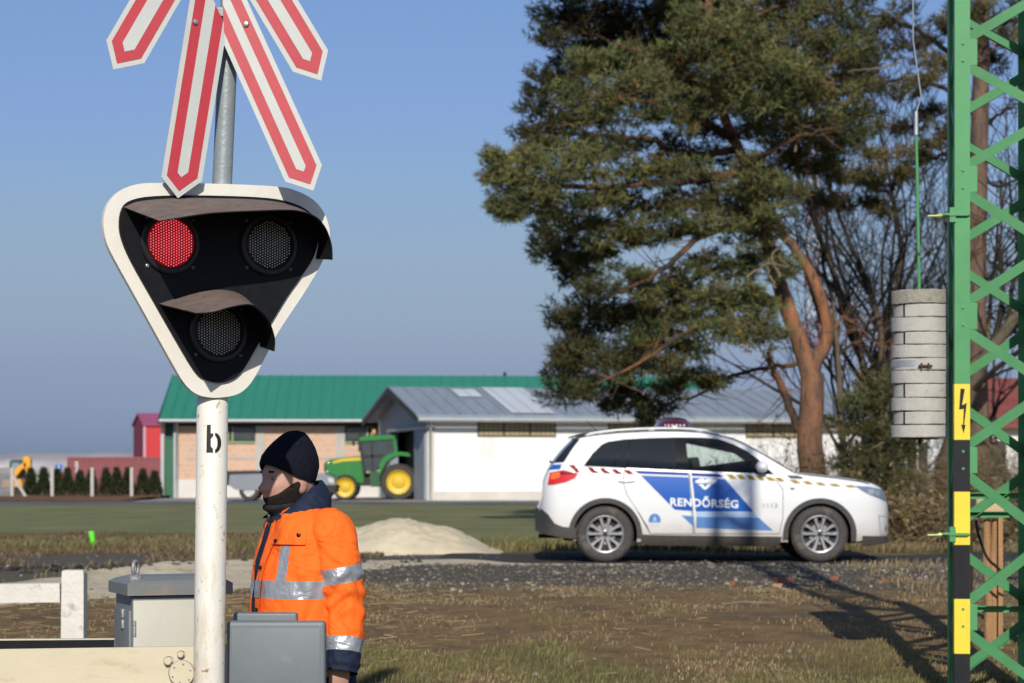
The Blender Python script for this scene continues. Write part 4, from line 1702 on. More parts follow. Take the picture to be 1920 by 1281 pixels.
def head_mesh(n=48, m=36):
    vs = []
    rx, ry, rz = 0.107, 0.085, 0.130
    G = lambda d, s_: math.exp(-(d / s_) ** 2)
    for j in range(m + 1):
        p = -math.pi / 2 + math.pi * j / m
        for k in range(n):
            a = 2 * math.pi * k / n
            x, y, z = math.cos(p) * math.cos(a), math.cos(p) * math.sin(a), math.sin(p)
            q = [rx * x, ry * y, rz * z]
            f = max(0, x)
            # jaw narrows, chin juts
            lo = max(0, -z)
            q[1] *= 1 - 0.26 * lo ** 1.5
            q[0] += 0.016 * f * lo - (0.03 * lo ** 2 if x < 0 else 0)
            zz, yy = q[2], q[1]
            front = smooth01((x - 0.45) / 0.3)
            # nose
            nw = 0.010 + 0.006 * smooth01((0.012 - zz) / 0.05)
            ridge = smooth01((0.022 - zz) / 0.055) * smooth01((zz + 0.042) / 0.012)
            q[0] += front * 0.027 * ridge * G(yy, nw * 1.35)
            # nostril wings
            q[0] += front * 0.008 * G(zz + 0.030, 0.011) * (G(yy - 0.014, 0.008) + G(yy + 0.014, 0.008))
            # brow and sockets
            q[0] += front * 0.007 * G(zz - 0.030, 0.011) * (G(yy - 0.030, 0.022) + G(yy + 0.030, 0.022))
            q[0] -= front * 0.012 * G(zz - 0.010, 0.012) * (G(yy - 0.032, 0.014) + G(yy + 0.032, 0.014))
            # cheeks
            q[0] += front * 0.006 * G(zz + 0.020, 0.022) * (G(yy - 0.042, 0.02) + G(yy + 0.042, 0.02))
            # lips
            q[0] += front * 0.007 * (G(zz + 0.059, 0.006) + 1.15 * G(zz + 0.071, 0.006)) * G(yy, 0.022)
            q[0] -= front * 0.004 * G(zz + 0.065, 0.003) * G(yy, 0.024)
            q[0] += front * 0.008 * G(zz + 0.098, 0.016) * G(yy, 0.022)
            vs.append(hc + Mh @ Vector(q))
            HEADQ[(j, k)] = Vector(q)
    fs = []
    for j in range(m):
        for k in range(n):
            a, b = j * n + k, j * n + (k + 1) % n
            fs.append((a, b, b + n, a + n))
    fs.append(tuple(range(n))[::-1])
    fs.append(tuple(m * n + k for k in range(n)))
    bodyb.add(vs, fs)


head_mesh()
for sd in (-1, 1):
    e_ = hc + Mh @ Vector((-0.012, sd * 0.078, -0.012))
    bodyb.ellipsoid(e_, (0.024, 0.011, 0.034), 12, 8, Mh)
bodyb.tube([hc + Mh @ Vector((-0.035, 0, -0.03)), hc + Mh @ Vector((-0.022, 0, -0.10)), neck, chest + Vector((0, 0, 0.12))], [0.062, 0.060, 0.062, 0.085], 20)
Mt = Matrix((fv, lv, up)).transposed()
for c, r in ((chest + up * 0.05, (0.115, 0.185, 0.17)), (belly, (0.12, 0.165, 0.2)), (hip, (0.12, 0.172, 0.14))):
    bodyb.ellipsoid(c, r, 24, 16, Mt)
sh_l = PW(630, 1003, -0.15)
sh_r = chest * 2 - sh_l
sh_r.z = sh_l.z
el_l = PW(641, 1130, -0.14)
wr_l = PW(639, 1246, -0.20)
el_r = sh_r + Vector((0.03, 0.02, -0.28))
wr_r = el_r + Vector((-0.10, -0.05, -0.25))
bodyb.tube([chest + up * 0.10 + lv * 0.05, sh_l, sh_l.lerp(el_l, .5), el_l, el_l.lerp(wr_l, .4), wr_l], [0.06, 0.055, 0.048, 0.040, 0.040, 0.028], 16)
bodyb.tube([chest + up * 0.10 - lv * 0.05, sh_r, sh_r.lerp(el_r, .5), el_r, el_r.lerp(wr_r, .4), wr_r], [0.06, 0.055, 0.048, 0.040, 0.040, 0.028], 16)
for sd in (-1, 1):
    hj = hip + lv * sd * 0.095 - up * 0.04
    kn = hj + fv * 0.02 - up * 0.42
    an = Vector((kn.x - fv.x * 0.03, kn.y - fv.y * 0.03, pf.z + 0.09))
    bodyb.tube([hj, hj.lerp(kn, .5), kn, kn.lerp(an, .35), an], [0.088, 0.076, 0.058, 0.056, 0.038], 18)
    bodyb.tube([an, an + fv * 0.06 - up * 0.03, an + fv * 0.16 - up * 0.055], [0.04, 0.042, 0.03], 12)


def hand(w, d, palm_n, thumb_dir):
    """w wrist, d along the hand, palm_n out of the palm"""
    d = d.normalized()
    palm_n = (palm_n - d * palm_n.dot(d)).normalized()
    s_ = d.cross(palm_n)
    if s_.dot(thumb_dir) < 0:
        s_ = -s_
    M = Matrix((d, s_, palm_n)).transposed()
    bodyb.ellipsoid(w + d * 0.05, (0.056, 0.043, 0.017), 16, 10, M)
    bodyb.ellipsoid(w + d * 0.072, (0.032, 0.042, 0.0145), 16, 10, M)
    for k, (off, ln, r) in enumerate(((0.031, 0.072, .0088), (0.0105, 0.080, .0092), (-0.0105, 0.074, .0088), (-0.031, 0.058, .0078))):
        b = w + d * (0.088 - abs(off) * 0.18) + s_ * off
        c1, c2, c3 = 0.22 + 0.06 * k, 0.62 + .05 * k, 1.0 + .05 * k
        p1 = b + (d * math.cos(c1) + palm_n * math.sin(c1)) * ln * 0.45
        p2 = p1 + (d * math.cos(c2) + palm_n * math.sin(c2)) * ln * 0.32
        p3 = p2 + (d * math.cos(c3) + palm_n * math.sin(c3)) * ln * 0.23
        bodyb.tube([b - d * 0.02, b, p1, p2, p3, p3 + (p3 - p2).normalized() * r * 0.6], [r, r * 1.1, r * 1.02, r * 0.92, r * 0.8, r * 0.4], 10)
    b = w + d * 0.028 + s_ * 0.032 + palm_n * 0.006
    q = (d * 0.75 + s_ * 0.55 + palm_n * 0.35).normalized()
    p1 = b + q * 0.042
    p2 = p1 + (q * 0.6 + d * 0.55 - s_ * 0.05).normalized() * 0.030
    bodyb.tube([b - q * 0.015, b, p1, p2, p2 + (p2 - p1).normalized() * 0.006], [0.014, 0.0145, 0.0115, 0.0095, 0.004], 10)


hand(wr_l + Vector((0, 0, 0.01)), Vector((-0.10, -0.02, -1)), -lv, fv)
hand(wr_r, Vector((-0.10, -0.05, -1)), lv, fv)
tmp = bodyb.build('body', m_skin, MAN, smooth=180)
rm = tmp.modifiers.new('r', 'REMESH')
rm.mode = 'VOXEL'
rm.voxel_size = 0.0042
sm_ = tmp.modifiers.new('s', 'SMOOTH')
sm_.factor = 0.5
sm_.iterations = 3
bpy.context.view_layer.update()
nm = bpy.data.meshes.new_from_object(tmp.evaluated_get(bpy.context.evaluated_depsgraph_get()))
tmp.modifiers.clear()
old = tmp.data
tmp.data = nm
bpy.data.meshes.remove(old)
nm.polygons.foreach_set('use_smooth', [True] * len(nm.polygons))
# eyes under the brow
m_eye = mat('eye', (0.30, 0.27, 0.25), 0.2, 0.2, 200)
m_iris = mat('iris', (0.02, 0.014, 0.01), 0.2, 0.2, 200)
for sd in (-1, 1):
    c = hc + Mh @ Vector((0.0830, sd * 0.032, 0.0095))
    mb = MB()
    mb.ellipsoid(c, (0.0115, 0.0125, 0.0075), 14, 10, Mh, 0)
    mb.ellipsoid(c + hf * 0.0085, (0.004, 0.0052, 0.0052), 10, 8, Mh, 1)
    mb.build('eye', [m_eye, m_iris], MAN, smooth=60)
    mb = MB()
    pts = [hc + Mh @ Vector((0.1045 - 0.35 * abs(t) ** 2 * 0.1 - 0.016 * abs(t), sd * (0.031 + 0.021 * t), 0.033 + 0.004 * (1 - t * t))) for t in np.linspace(-1, 1, 7)]
    mb.tube(pts, [0.002, 0.004, 0.0045, 0.0045, 0.004, 0.003, 0.0015], 6)
    mb.build('eyebrow', m_knit, MAN, smooth=60)

# short dark beard hugging the jaw
m_beard = mat('dark_beard', (0.030, 0.024, 0.020), 0.95, 0.4, 90, spec=0.1, bump=0.6, bscale=320)
mb = MB()
cols_ = list(range(-13, 14))
for kk in cols_:
    col = sorted([HEADQ[(j, kk % 48)] for j in range(1, 30)], key=lambda q: q.z)
    zs_ = [q.z for q in col]
    side = abs(kk) / 24 * math.pi
    lim = -0.050 - 0.012 * max(0, math.cos(side * 2.6)) if side < 0.6 else -0.050 + 0.050 * smooth01((side - 0.6) / 0.9)
    for i in range(11):
        z = -0.121 + (lim + 0.121) * i / 10
        s_ = 1.04 if 0 < i < 10 else 1.0
        mb.v.append(tuple(hc + Mh @ Vector((interp(zs_, [q.x for q in col], z) * s_ + 0.0005, interp(zs_, [q.y for q in col], z) * s_, z))))
for i in range(len(cols_) - 1):
    for j in range(10):
        mb.f.append((i * 11 + j, (i + 1) * 11 + j, (i + 1) * 11 + j + 1, i * 11 + j + 1))
        mb.mi.append(0)
mb.build('beard', m_beard, MAN, smooth=80)
# knit cap: a soft cone pulled over the ears, leaning back
mb = MB()


def cap(a, t):
    # a around, t from the rim (0) to the crown (1)
    an = 2 * math.pi * a
    rim_z = 0.012 + 0.036 * math.cos(an) + 0.018 * math.cos(an) ** 2
    prof_r = [(0, 1.05), (0.06, 1.115), (0.25, 1.12), (0.45, 1.0), (0.62, 0.84), (0.78, 0.64), (0.9, 0.46), (0.97, 0.28), (1.0, 0.0)]
    r = interp([p[0] for p in prof_r], [p[1] for p in prof_r], t)
    top = 0.197
    z = rim_z + (top - rim_z) * (t ** 0.90)
    lean = 0.040 * t + 0.006 * math.sin(t * 3)
    rib = 1 + 0.006 * math.sin(an * 46) * (1 - t)
    fold = 1 + 0.02 * mnoise.noise((math.cos(an) * 2, math.sin(an) * 2, t * 4))
    return hc + Mh @ Vector((0.102 * r * rib * fold * math.cos(an) - lean + 0.005, 0.091 * r * rib * fold * math.sin(an), z))


mb.grid(lambda u, v: cap(u, v), 138, 26, wrap=True)
mb.build('knit_cap', m_knit, MAN, smooth=80)
# dark scarf that covers the chin and the throat
mb = MB()


def scarf(a, t):
    an = 2 * math.pi * a
    c = (hc + Mh @ Vector((-0.010, 0, -0.080))).lerp(neck + Vector((0, 0, -0.045)), t)
    fr = 0.5 + 0.5 * math.cos(an)
    rx_ = 0.098 + 0.010 * math.sin(t * 9) * fr + 0.014 * fr * (1 - t) + 0.004 * mnoise.noise((math.cos(an) * 3, math.sin(an) * 3, t * 6))
    ry_ = 0.072 + 0.010 * math.sin(t * 9 + 1) + 0.012 * t
    return c + Mh @ Vector((rx_ * math.cos(an), ry_ * math.sin(an), 0.026 * (1 - t) * (0.6 - fr)))


mb.grid(lambda u, v: scarf(u, v), 48, 14, wrap=True)
mb.build('scarf', m_scarf, MAN, smooth=80)

# --- jacket
TZs = [(945, 0.075, 0.085), (956, 0.100, 0.135), (968, 0.118, 0.175), (985, 0.136, 0.205), (1010, 0.152, 0.222), (1050, 0.170, 0.232), (1090, 0.176, 0.228),
       (1130, 0.180, 0.226), (1165, 0.182, 0.226), (1210, 0.182, 0.228), (1260, 0.182, 0.232), (1300, 0.184, 0.236), (1350, 0.186, 0.240)]
CXs = [(945, 566), (968, 570), (1010, 573), (1090, 566), (1165, 562), (1260, 566), (1350, 570)]
tz = [PZ(p[0]) for p in TZs][::-1]
tb_ = [p[1] for p in TZs][::-1]
ta_ = [p[2] for p in TZs][::-1]


def torso(an, z, off=0.0):
    """an = 0 at the zip (chest), grows towards his left"""
    b = interp(tz, tb_, z) + off
    a = interp(tz, ta_, z) + off
    py = HZ - (z - CAMH) * SP
    cx_ = W(interp([p[0] for p in CXs], [p[1] for p in CXs], py), py, DP).x
    ca_, sa_ = math.cos(an), math.sin(an)
    sq = (abs(ca_) ** 2.35 + abs(sa_) ** 2.35) ** (-1 / 2.35)
    p = Vector((cx_, DP, z)) + fv * (b * sq * ca_) + lv * (a * sq * sa_)
    # folds: soft pulls running from the arm to the waist
    f = 0.010 * mnoise.noise((an * 1.5 + 2.0, z * 5 + an * 0.8, 1.0)) + 0.006 * mnoise.noise((an * 4.5, z * 11 - an * 2.5, 4.0))
    low = smooth01((PZ(1000) - z) / 0.15)
    f += low * 0.007 * abs(math.sin(an * 3.5 + 5 * mnoise.noise((an, z * 3, 2))))
    r = (p - Vector((cx_, DP, z)))
    return p + r.normalized() * f


nA, zr = 240, []
for pa_, pb_, n in ((1350, 1262, 8), (1262, 1236, 4), (1236, 1168, 10), (1168, 1118, 8), (1118, 1085, 6), (1085, 1000, 18), (1000, 945, 14)):
    zr += [PZ(pa_ + (pb_ - pa_) * i / n) for i in range(n)]
zr.append(PZ(945))
mb = MB()
vs = [torso(2 * math.pi * (k / nA), z) for z in zr for k in range(nA)]
mb.v = [tuple(v) for v in vs]
b1, b2, h1, h2, nv = PZ(1117.5), PZ(1085.5), PZ(1261.5), PZ(1236.5), PZ(1168.5)


def ang(deg):
    return R(deg)


for i in range(len(zr) - 1):
    zc_ = (zr[i] + zr[i + 1]) / 2
    for k in range(nA):
        an = 2 * math.pi * (k + 0.5) / nA
        if an > math.pi:
            an -= 2 * math.pi
        mi = 0
        if b1 < zc_ < b2:
            mi = 1
        elif h1 < zc_ < h2:
            mi = 1
        elif zc_ < nv:
            mi = 2
        # braces over the shoulder, front and back, both sides
        lean = (zc_ - b2) * 0.7
        for c0 in (0.72, 2.45):
            if zc_ >= b2 and abs(abs(an) - (c0 - (lean if c0 < 1.5 else -lean) * 0.5)) < 0.105:
                mi = 1
        mb.f.append((i * nA + k, i * nA + (k + 1) % nA, (i + 1) * nA + (k + 1) % nA, (i + 1) * nA + k))
        mb.mi.append(mi)
JK = mb.build('jacket', [m_orange, m_silver, m_navy], MAN, smooth=180)

# sleeves
def sleeve(pts, rads, bands, name):
    P = spline([tuple(p) for p in pts], 60)
    rr = np.interp(np.linspace(0, 1, 61), np.linspace(0, 1, len(rads)), rads)
    mb = MB()
    n = 48
    P = [Vector(p) for p in P]
    L_ = [0]
    for i in range(60):
        L_.append(L_[-1] + (P[i + 1] - P[i]).length)
    x = Vector((1, 0, 0))
    for i, p in enumerate(P):
        t = (P[min(i + 1, 60)] - P[max(i - 1, 0)]).normalized()
        x = (x - t * x.dot(t)).normalized()
        y = t.cross(x)
        s_ = L_[i]
        for k in range(n):
            a = 2 * math.pi * k / n
            elb = math.exp(-((s_ - bands['elbow']) / 0.11) ** 2)
            f = 0.0075 * elb * math.sin(s_ * 85 + 2.2 * math.sin(a + 0.6) + 3 * mnoise.noise((s_ * 6, a, 1)))
            f += 0.008 * mnoise.noise((math.cos(a) * 1.6, math.sin(a) * 1.6, s_ * 9)) + 0.004 * mnoise.noise((math.cos(a) * 4, math.sin(a) * 4, s_ * 24))
            cuff = 0.004 * math.sin(s_ * 150) * smooth01((s_ - bands['cuff'] - .02) / 0.02)
            r = rr[i] + f + cuff
            mb.v.append(tuple(p + (x * math.cos(a) + y * math.sin(a)) * r))
    for i in range(60):
        z = (P[i].z + P[i + 1].z) / 2
        s_ = (L_[i] + L_[i + 1]) / 2
        mi = 0
        for q0, q1 in bands['tape']:
            if q0 < s_ < q1:
                mi = 1
        if s_ > bands['cuff']:
            mi = 2
        for k in range(n):
            mb.f.append((i * n + k, i * n + (k + 1) % n, (i + 1) * n + (k + 1) % n, (i + 1) * n + k))
            mb.mi.append(mi)
    mb.f.append(tuple(range(n))[::-1])
    mb.mi.append(0)
    # turned-in hem
    e_ = P[60] - (P[60] - P[59]).normalized() * 0.03
    o_ = 60 * n
    m2 = len(mb.v)
    for k in range(n):
        q = Vector(mb.v[o_ + k])
        mb.v.append(tuple(e_ + (q - P[60]) * 0.72))
    for k in range(n):
        mb.f.append((o_ + k, o_ + (k + 1) % n, m2 + (k + 1) % n, m2 + k))
        mb.mi.append(2)
    return mb.build(name, [m_orange, m_silver, m_navy], JK, smooth=180)


s0 = PW(604, 985, -0.10)
sl_pts = [s0, PW(621, 1004, -0.135), PW(630, 1050, -0.15), PW(638, 1092, -0.15), PW(644, 1135, -0.15), PW(645, 1185, -0.17), PW(642, 1230, -0.19), PW(639, 1262, -0.205)]
ln_ = [0]
for i in range(len(sl_pts) - 1):
    ln_.append(ln_[-1] + (sl_pts[i + 1] - sl_pts[i]).length)


def at_py(py):
    ps = [985, 1004, 1050, 1092, 1135, 1185, 1230, 1262]
    return float(np.interp(py, ps, ln_))


sleeve(sl_pts, [0.080, 0.096, 0.092, 0.085, 0.079, 0.074, 0.068, 0.064],
       dict(elbow=at_py(1120), cuff=at_py(1226), tape=[(at_py(1063), at_py(1095)), (at_py(1196), at_py(1226))]), 'sleeve')
s0r = chest * 2 - s0
s0r.z = s0.z
sr = [s0r, sh_r + Vector((0.01, 0, 0.0)), sh_r.lerp(el_r, .4), sh_r.lerp(el_r, .75), el_r, el_r.lerp(wr_r, .4), el_r.lerp(wr_r, .75), wr_r]
sr = [q + Vector((0.05, 0.05, -0.01)) for q in sr]
sleeve(sr, [0.080, 0.090, 0.086, 0.080, 0.076, 0.072, 0.068, 0.064], dict(elbow=0.36, cuff=0.58, tape=[(0.2, 0.265), (0.52, 0.58)]), 'sleeve')

# front placket: navy zip edge, storm flap, press studs
mb = MB()


def strip(a0, a1, z0, z1, off, n=30, m=4):
    mb.grid(lambda u, v: torso(a0(u) + (a1(u) - a0(u)) * v, z0 + (z1 - z0) * u, off), n, m)


strip(lambda u: -0.10, lambda u: 0.05, PZ(1160), PZ(952), 0.008)
mb.build('zip_placket', m_navy, JK, smooth=60)
mb = MB()
strip(lambda u: 0.07, lambda u: 0.30, PZ(1165), PZ(975), 0.009)
FL = mb.build('storm_flap', m_orange, JK, smooth=60)
mb = MB()
strip(lambda u: 0.07, lambda u: 0.30, PZ(1117.5), PZ(1085.5), 0.012, 6)
mb.build('flap_tape', m_silver, FL, smooth=60)
mb = MB()
strip(lambda u: 0.27 + 0.10 * u, lambda u: 1.10, PZ(1018), PZ(962), 0.011, 12, 16)
YK = mb.build('chest_yoke', m_orange, JK, smooth=60)
for (px_an, py) in ((0.20, 1062), (0.20, 1140), (0.42, 1012), (0.95, 1000)):
    c = torso(px_an, PZ(py), 0.016)
    d = (c - torso(px_an, PZ(py), -0.05)).normalized()
    z_ = d
    x_ = z_.orthogonal().normalized()
    Mx = Matrix((x_, z_.cross(x_), z_)).transposed()
    mb = MB()
    mb.lathe([(0.008, -0.004), (0.008, 0.002), (0.005, 0.004), (0, 0.004)], 14, Mx, c)
    mb.build('press_stud', m_button, JK, smooth=40)
# navy collar standing open at the throat, its flap lying on the shoulders
mb = MB()
CBX = W(565, 0, DP).x
tA = [0, 35, 60, 95, 140, 180]
tT = [966, 958, 938, 914, 902, 900]
tL = [972, 972, 974, 972, 962, 950]
tR0 = [0.095, 0.095, 0.092, 0.088, 0.082, 0.080]
tR1 = [0.150, 0.150, 0.142, 0.132, 0.118, 0.110]


def collar(u, v):
    an = R(28) + (2 * math.pi - 2 * R(28)) * u
    d = math.degrees(an)
    d = d if d <= 180 else 360 - d
    pyt, pyl = interp(tA, tT, d), interp(tA, tL, d)
    r0_, r1_ = interp(tA, tR0, d), interp(tA, tR1, d)
    dirv = fv * math.cos(an) + lv * math.sin(an)
    c = Vector((CBX, DP, 0))
    if v < 0.25:                        # inner stand
        t = v / 0.25
        r, py = r0_ - 0.012 * (1 - t), pyt + 34 * (1 - t)
    else:
        t = (v - 0.25) / 0.75
        r = r0_ + (r1_ - r0_) * t + 0.012 * math.sin(t * math.pi)
        py = pyt + (pyl - pyt) * t ** 1.15
    p = c + dirv * r
    p.z = PZ(py)
    return p + dirv * 0.004 * mnoise.noise((u * 10, v * 3, 0))


mb.grid(collar, 64, 16)
mb.build('collar', m_navy, JK, smooth=80)
# zip puller at the throat
mb = MB()
c = torso(0.0, PZ(972), 0.02)
mb.box(c, (0.012, 0.012, 0.03), bev=0.003)
mb.box(c - up * 0.028, (0.008, 0.006, 0.03), bev=0.002)
mb.build('zip_puller', m_button, JK, smooth=40)

# trousers and boots
mb = MB()
for sd in (-1, 1):
    hj = hip + lv * sd * 0.10 + up * 0.02
    kn = hj + fv * 0.03 - up * 0.45
    an = Vector((kn.x - fv.x * 0.03, kn.y - fv.y * 0.03, pf.z + 0.07))
    mb.tube([hj, hj.lerp(kn, .5), kn, kn.lerp(an, .5), an], [0.118, 0.102, 0.086, 0.084, 0.078], 28)
mb.tube([hip - up * 0.05, hip + up * 0.10], [0.17, 0.17], 28)
mb.build('trousers', m_navy, MAN, smooth=60)
for sd in (-1, 1):
    hj = hip + lv * sd * 0.095
    an = Vector((hj.x, hj.y, pf.z))
    Mb = Matrix((fv, lv, up)).transposed()
    mb = MB()
    mb.ellipsoid(an + fv * 0.07 + up * 0.045, (0.145, 0.053, 0.050), 20, 12, Mb)
    mb.tube([an + up * 0.05, an + up * 0.16], [0.058, 0.06], 18)
    mb.box(an + fv * 0.07 + up * 0.012, (0.285, 0.095, 0.022), Mb, bev=0.01)
    mb.build('boot', m_boot, MAN, smooth=60)
# ------------------------------------------------------------------ lattice mast with hanging tension weights
m_green = mat('mast_green', (0.072, 0.285, 0.108), 0.45, 0.10, 3, spec=0.35, bump=0.05, bscale=120,
              stain=[((0.045, 0.19, 0.075), 0.62, 5, (1, 1, 0.3)), ((0.16, 0.11, 0.05), 0.70, 26, (1, 1, 0.6))])
m_greenb = mat('mast_green_brace', (0.055, 0.225, 0.085), 0.5, 0.14, 4, spec=0.3, stain=((0.15, 0.10, 0.05), 0.70, 26, (1, 1, 1)))
m_greend = mat('mast_green_side', (0.05, 0.20, 0.09), 0.5, 0.10, 3, spec=0.4)
m_yel = mat('mast_yellow', (0.80, 0.60, 0.045), 0.45, 0.05, 8, spec=0.4, stain=((0.6, 0.45, 0.06), 0.68, 12, (1, 1, 1)))
m_mblk = mat('mast_black', (0.010, 0.011, 0.015), 0.5, 0.3, 8, spec=0.25)
DM = 14.0
SM = FPX / DM
mx0 = W(1790, 0, DM).x
MW = 0.505
mast_z = gz(2.8, DM + 0.2)
MAST = thing('lattice_mast', 'green steel lattice mast with yellow and black warning bands on its front leg', 'mast',
             (mx0, DM, mast_z), rotz=R(-5.5))
MTOP = 11.6


def mz(py):
    return CAMH - (py - HZ) / SM - mast_z


LW, LT = 0.088, 0.009
corners = [(0, 0, 1, 1), (MW, 0, -1, 1), (0, MW, 1, -1), (MW, MW, -1, -1)]
LEGS = []
for x, y, dx, dy in corners:
    mb = MB()
    z0, z1 = -0.3, MTOP
    mb.box((x + dx * LW / 2, y + dy * LT / 2, (z0 + z1) / 2), (LW, LT, z1 - z0))
    mb.box((x + dx * LT / 2, y + dy * (LW / 2 + LT / 2 + 0.0005), (z0 + z1) / 2), (LT, LW - LT, z1 - z0))
    LEGS.append(mb.build('leg', m_green, MAST, local=True))
# bracing: one zigzag on every face, front and back out of step
node_l = [97, 335, 592, 862, 1155, 1420]          # survey heights where the front bars meet the left leg
per = 0.82
zn0 = mz(1155)


def brace(a, b, n_out):
    """flat angle bar from a to b on a face with outward normal n_out"""
    a, b, n_out = Vector(a), Vector(b), Vector(n_out)
    d = (b - a).normalized()
    w_ = n_out.cross(d).normalized()
    M = Matrix((w_, n_out, d)).transposed()
    mb = MB()
    c = (a + b) / 2
    mb.box(c + n_out * 0.004, (0.056, 0.006, (b - a).length), M)
    mb.box(c + w_ * 0.0255 - n_out * 0.0195, (0.005, 0.040, (b - a).length - 0.06), M)
    for e_, s_ in ((a, 1), (b, -1)):
        p = e_ + d * s_ * 0.03 + n_out * 0.008
        x_ = n_out.orthogonal().normalized()
        mb.lathe([(0.009, 0), (0.009, 0.007), (0, 0.008)], 6, Matrix((x_, n_out.cross(x_), n_out)).transposed(), p)
    return mb.build('diagonal_brace', m_greenb, MAST, local=True)


gap = 0.055
nodes = [mz(p) for p in (1440, 1158, 863, 593, 336, 98)]
while nodes[-1] < MTOP + 1:
    nodes.append(nodes[-1] + 0.74)
mids = [(p + q) / 2 for p, q in zip(nodes, nodes[1:])]
mids = [mids[0] - 0.86] + mids
qtr = [p + 0.2 for p in nodes]
for face in range(4):
    nd = (nodes, mids, qtr, [p + 0.2 for p in mids])[face]
    for z_a, z_b in zip(nd, nd[1:]):
        zr_ = (z_a + z_b) / 2
        for (za, zb2) in ((z_a + gap, zr_ - gap), (z_b - gap, zr_ + gap)):
            if min(za, zb2) < -0.3 or max(za, zb2) > MTOP:
                continue
            e0, e1 = 0.03, MW - 0.03
            if face == 0:
                brace((e0, LT + 0.009, za), (e1, LT + 0.009, zb2), (0, -1, 0))
            elif face == 1:
                brace((e0, MW - LT - 0.009, za), (e1, MW - LT - 0.009, zb2), (0, 1, 0))
            elif face == 2:
                brace((LT + 0.009, e0, za), (LT + 0.009, e1, zb2), (-1, 0, 0))
            else:
                brace((MW - LT - 0.009, e0, za), (MW - LT - 0.009, e1, zb2), (1, 0, 0))
# gusset plates where the bars meet the legs
for k_, z in enumerate(nodes[:8]):
    mb = MB()
    mb.box((LW * 0.5 + 0.028, LT + 0.0035, z), (LW + 0.03, 0.005, 0.15), bev=0.002)
    for dz in (-0.05, 0.05):
        mb.lathe([(0.0085, 0), (0.0085, 0.007), (0, 0.008)], 6, Matrix((Vector((1, 0, 0)), Vector((0, 0, 1)), Vector((0, -1, 0)))).transposed(), (LW * 0.55, -0.0005, z + dz))
    mb.build('gusset_plate', m_green, MAST, local=True)
# horizontal ties at the back
for py in (930, 965, 1142):
    mb = MB()
    z = mz(py) * (DM + MW) / DM - (0)
    z = CAMH - (py - HZ) / FPX * (DM + MW - 0.012) - mast_z
    mb.box((MW / 2, MW - 0.014, z), (MW - 0.02, 0.006, 0.036))
    mb.box((MW / 2, MW - 0.034, z + 0.018), (MW - 0.02, 0.036, 0.005))
    mb.build('cross_tie', m_green, MAST, local=True)
# warning bands wrapped round the front legs
bands = [(720, 825, 0), (825, 922, 1), (922, 1022, 0), (1022, 1123, 1), (1123, 1226, 0), (1226, 1420, 1)]
for py0, py1, kind in bands:
    z0, z1 = mz(py1), mz(py0)
    for ci in (0, 1):
        x, y, dx, dy = corners[ci]
        mb = MB()
        mb.box((x + dx * (LW / 2 - 0.001), y - 0.0016, (z0 + z1) / 2), (LW + 0.001, 0.002, z1 - z0 - 0.002))
        mb.box((x - dx * 0.0016, y + LW / 2, (z0 + z1) / 2), (0.002, LW - 0.002, z1 - z0 - 0.002))
        bnd = mb.build('warning_band', m_mblk if kind else m_yel, LEGS[ci], local=True)
        if kind == 0 and py0 == 720 and ci == 0:
            # lightning arrow
            k = LW / 28.0
            zz = [(797 - 0, 0)]

            def A(px, py):
                return ((px - 1790) * k, mz(py))
            arrow = [(1800.5, 729), (1808.5, 729.5), (1803.5, 760), (1812, 755.5), (1807.3, 797), (1810, 796), (1806, 813.5), (1801.5, 796), (1805, 797), (1806.5, 767), (1798, 768)]
            ab = MB()
            ab.prism([A(*p) for p in arrow], (0, -0.0028, 0), (1, 0, 0), (0, 0, 1), (0, -1, 0), 0, 0.0008)
            ab.build('lightning_arrow', m_mblk, bnd, local=True)
# clamped step bolts on the left of the front leg
m_brass = mat('step_bolt_light', (0.30, 0.36, 0.13), 0.4, 0.1, 30, metal=0.3)
for py in (403, 1002):
    mb = MB()
    z = mz(py)
    mb.box((-0.012, 0.02, z), (0.034, 0.07, 0.085))
    mb.box((0.02, -0.014, z), (0.11, 0.016, 0.014))
    mb.tube([(0.085, -0.012, z), (-0.07, -0.012, z + 0.002)], 0.007, 8)
    sbk = mb.build('step_bracket', m_green, MAST, local=True)
    mb = MB()
    mb.tube([(-0.03, 0.01, z), (-0.105, 0.006, z - 0.005)], [0.013, 0.010], 10)
    mb.tube([(-0.105, 0.006, z - 0.005), (-0.155, 0.003, z - 0.006)], [0.008, 0.008], 10)
    mb.lathe([(0.016, -0.006), (0.016, 0.006), (0, 0.007)], 8, Matrix.Rotation(R(90), 3, 'Y'), (-0.085, 0.007, z - 0.004))
    mb.build('step_bolt', m_brass, sbk, smooth=40, local=True)
mb = MB()
mb.box((MW / 2, MW / 2, -0.12), (0.8, 0.8, 0.30), bev=0.02)
mb.build('foundation', mat('concrete_grey', (0.36, 0.35, 0.32), 0.9, 0.15, 8, bump=0.4, bscale=40), MAST, local=True)

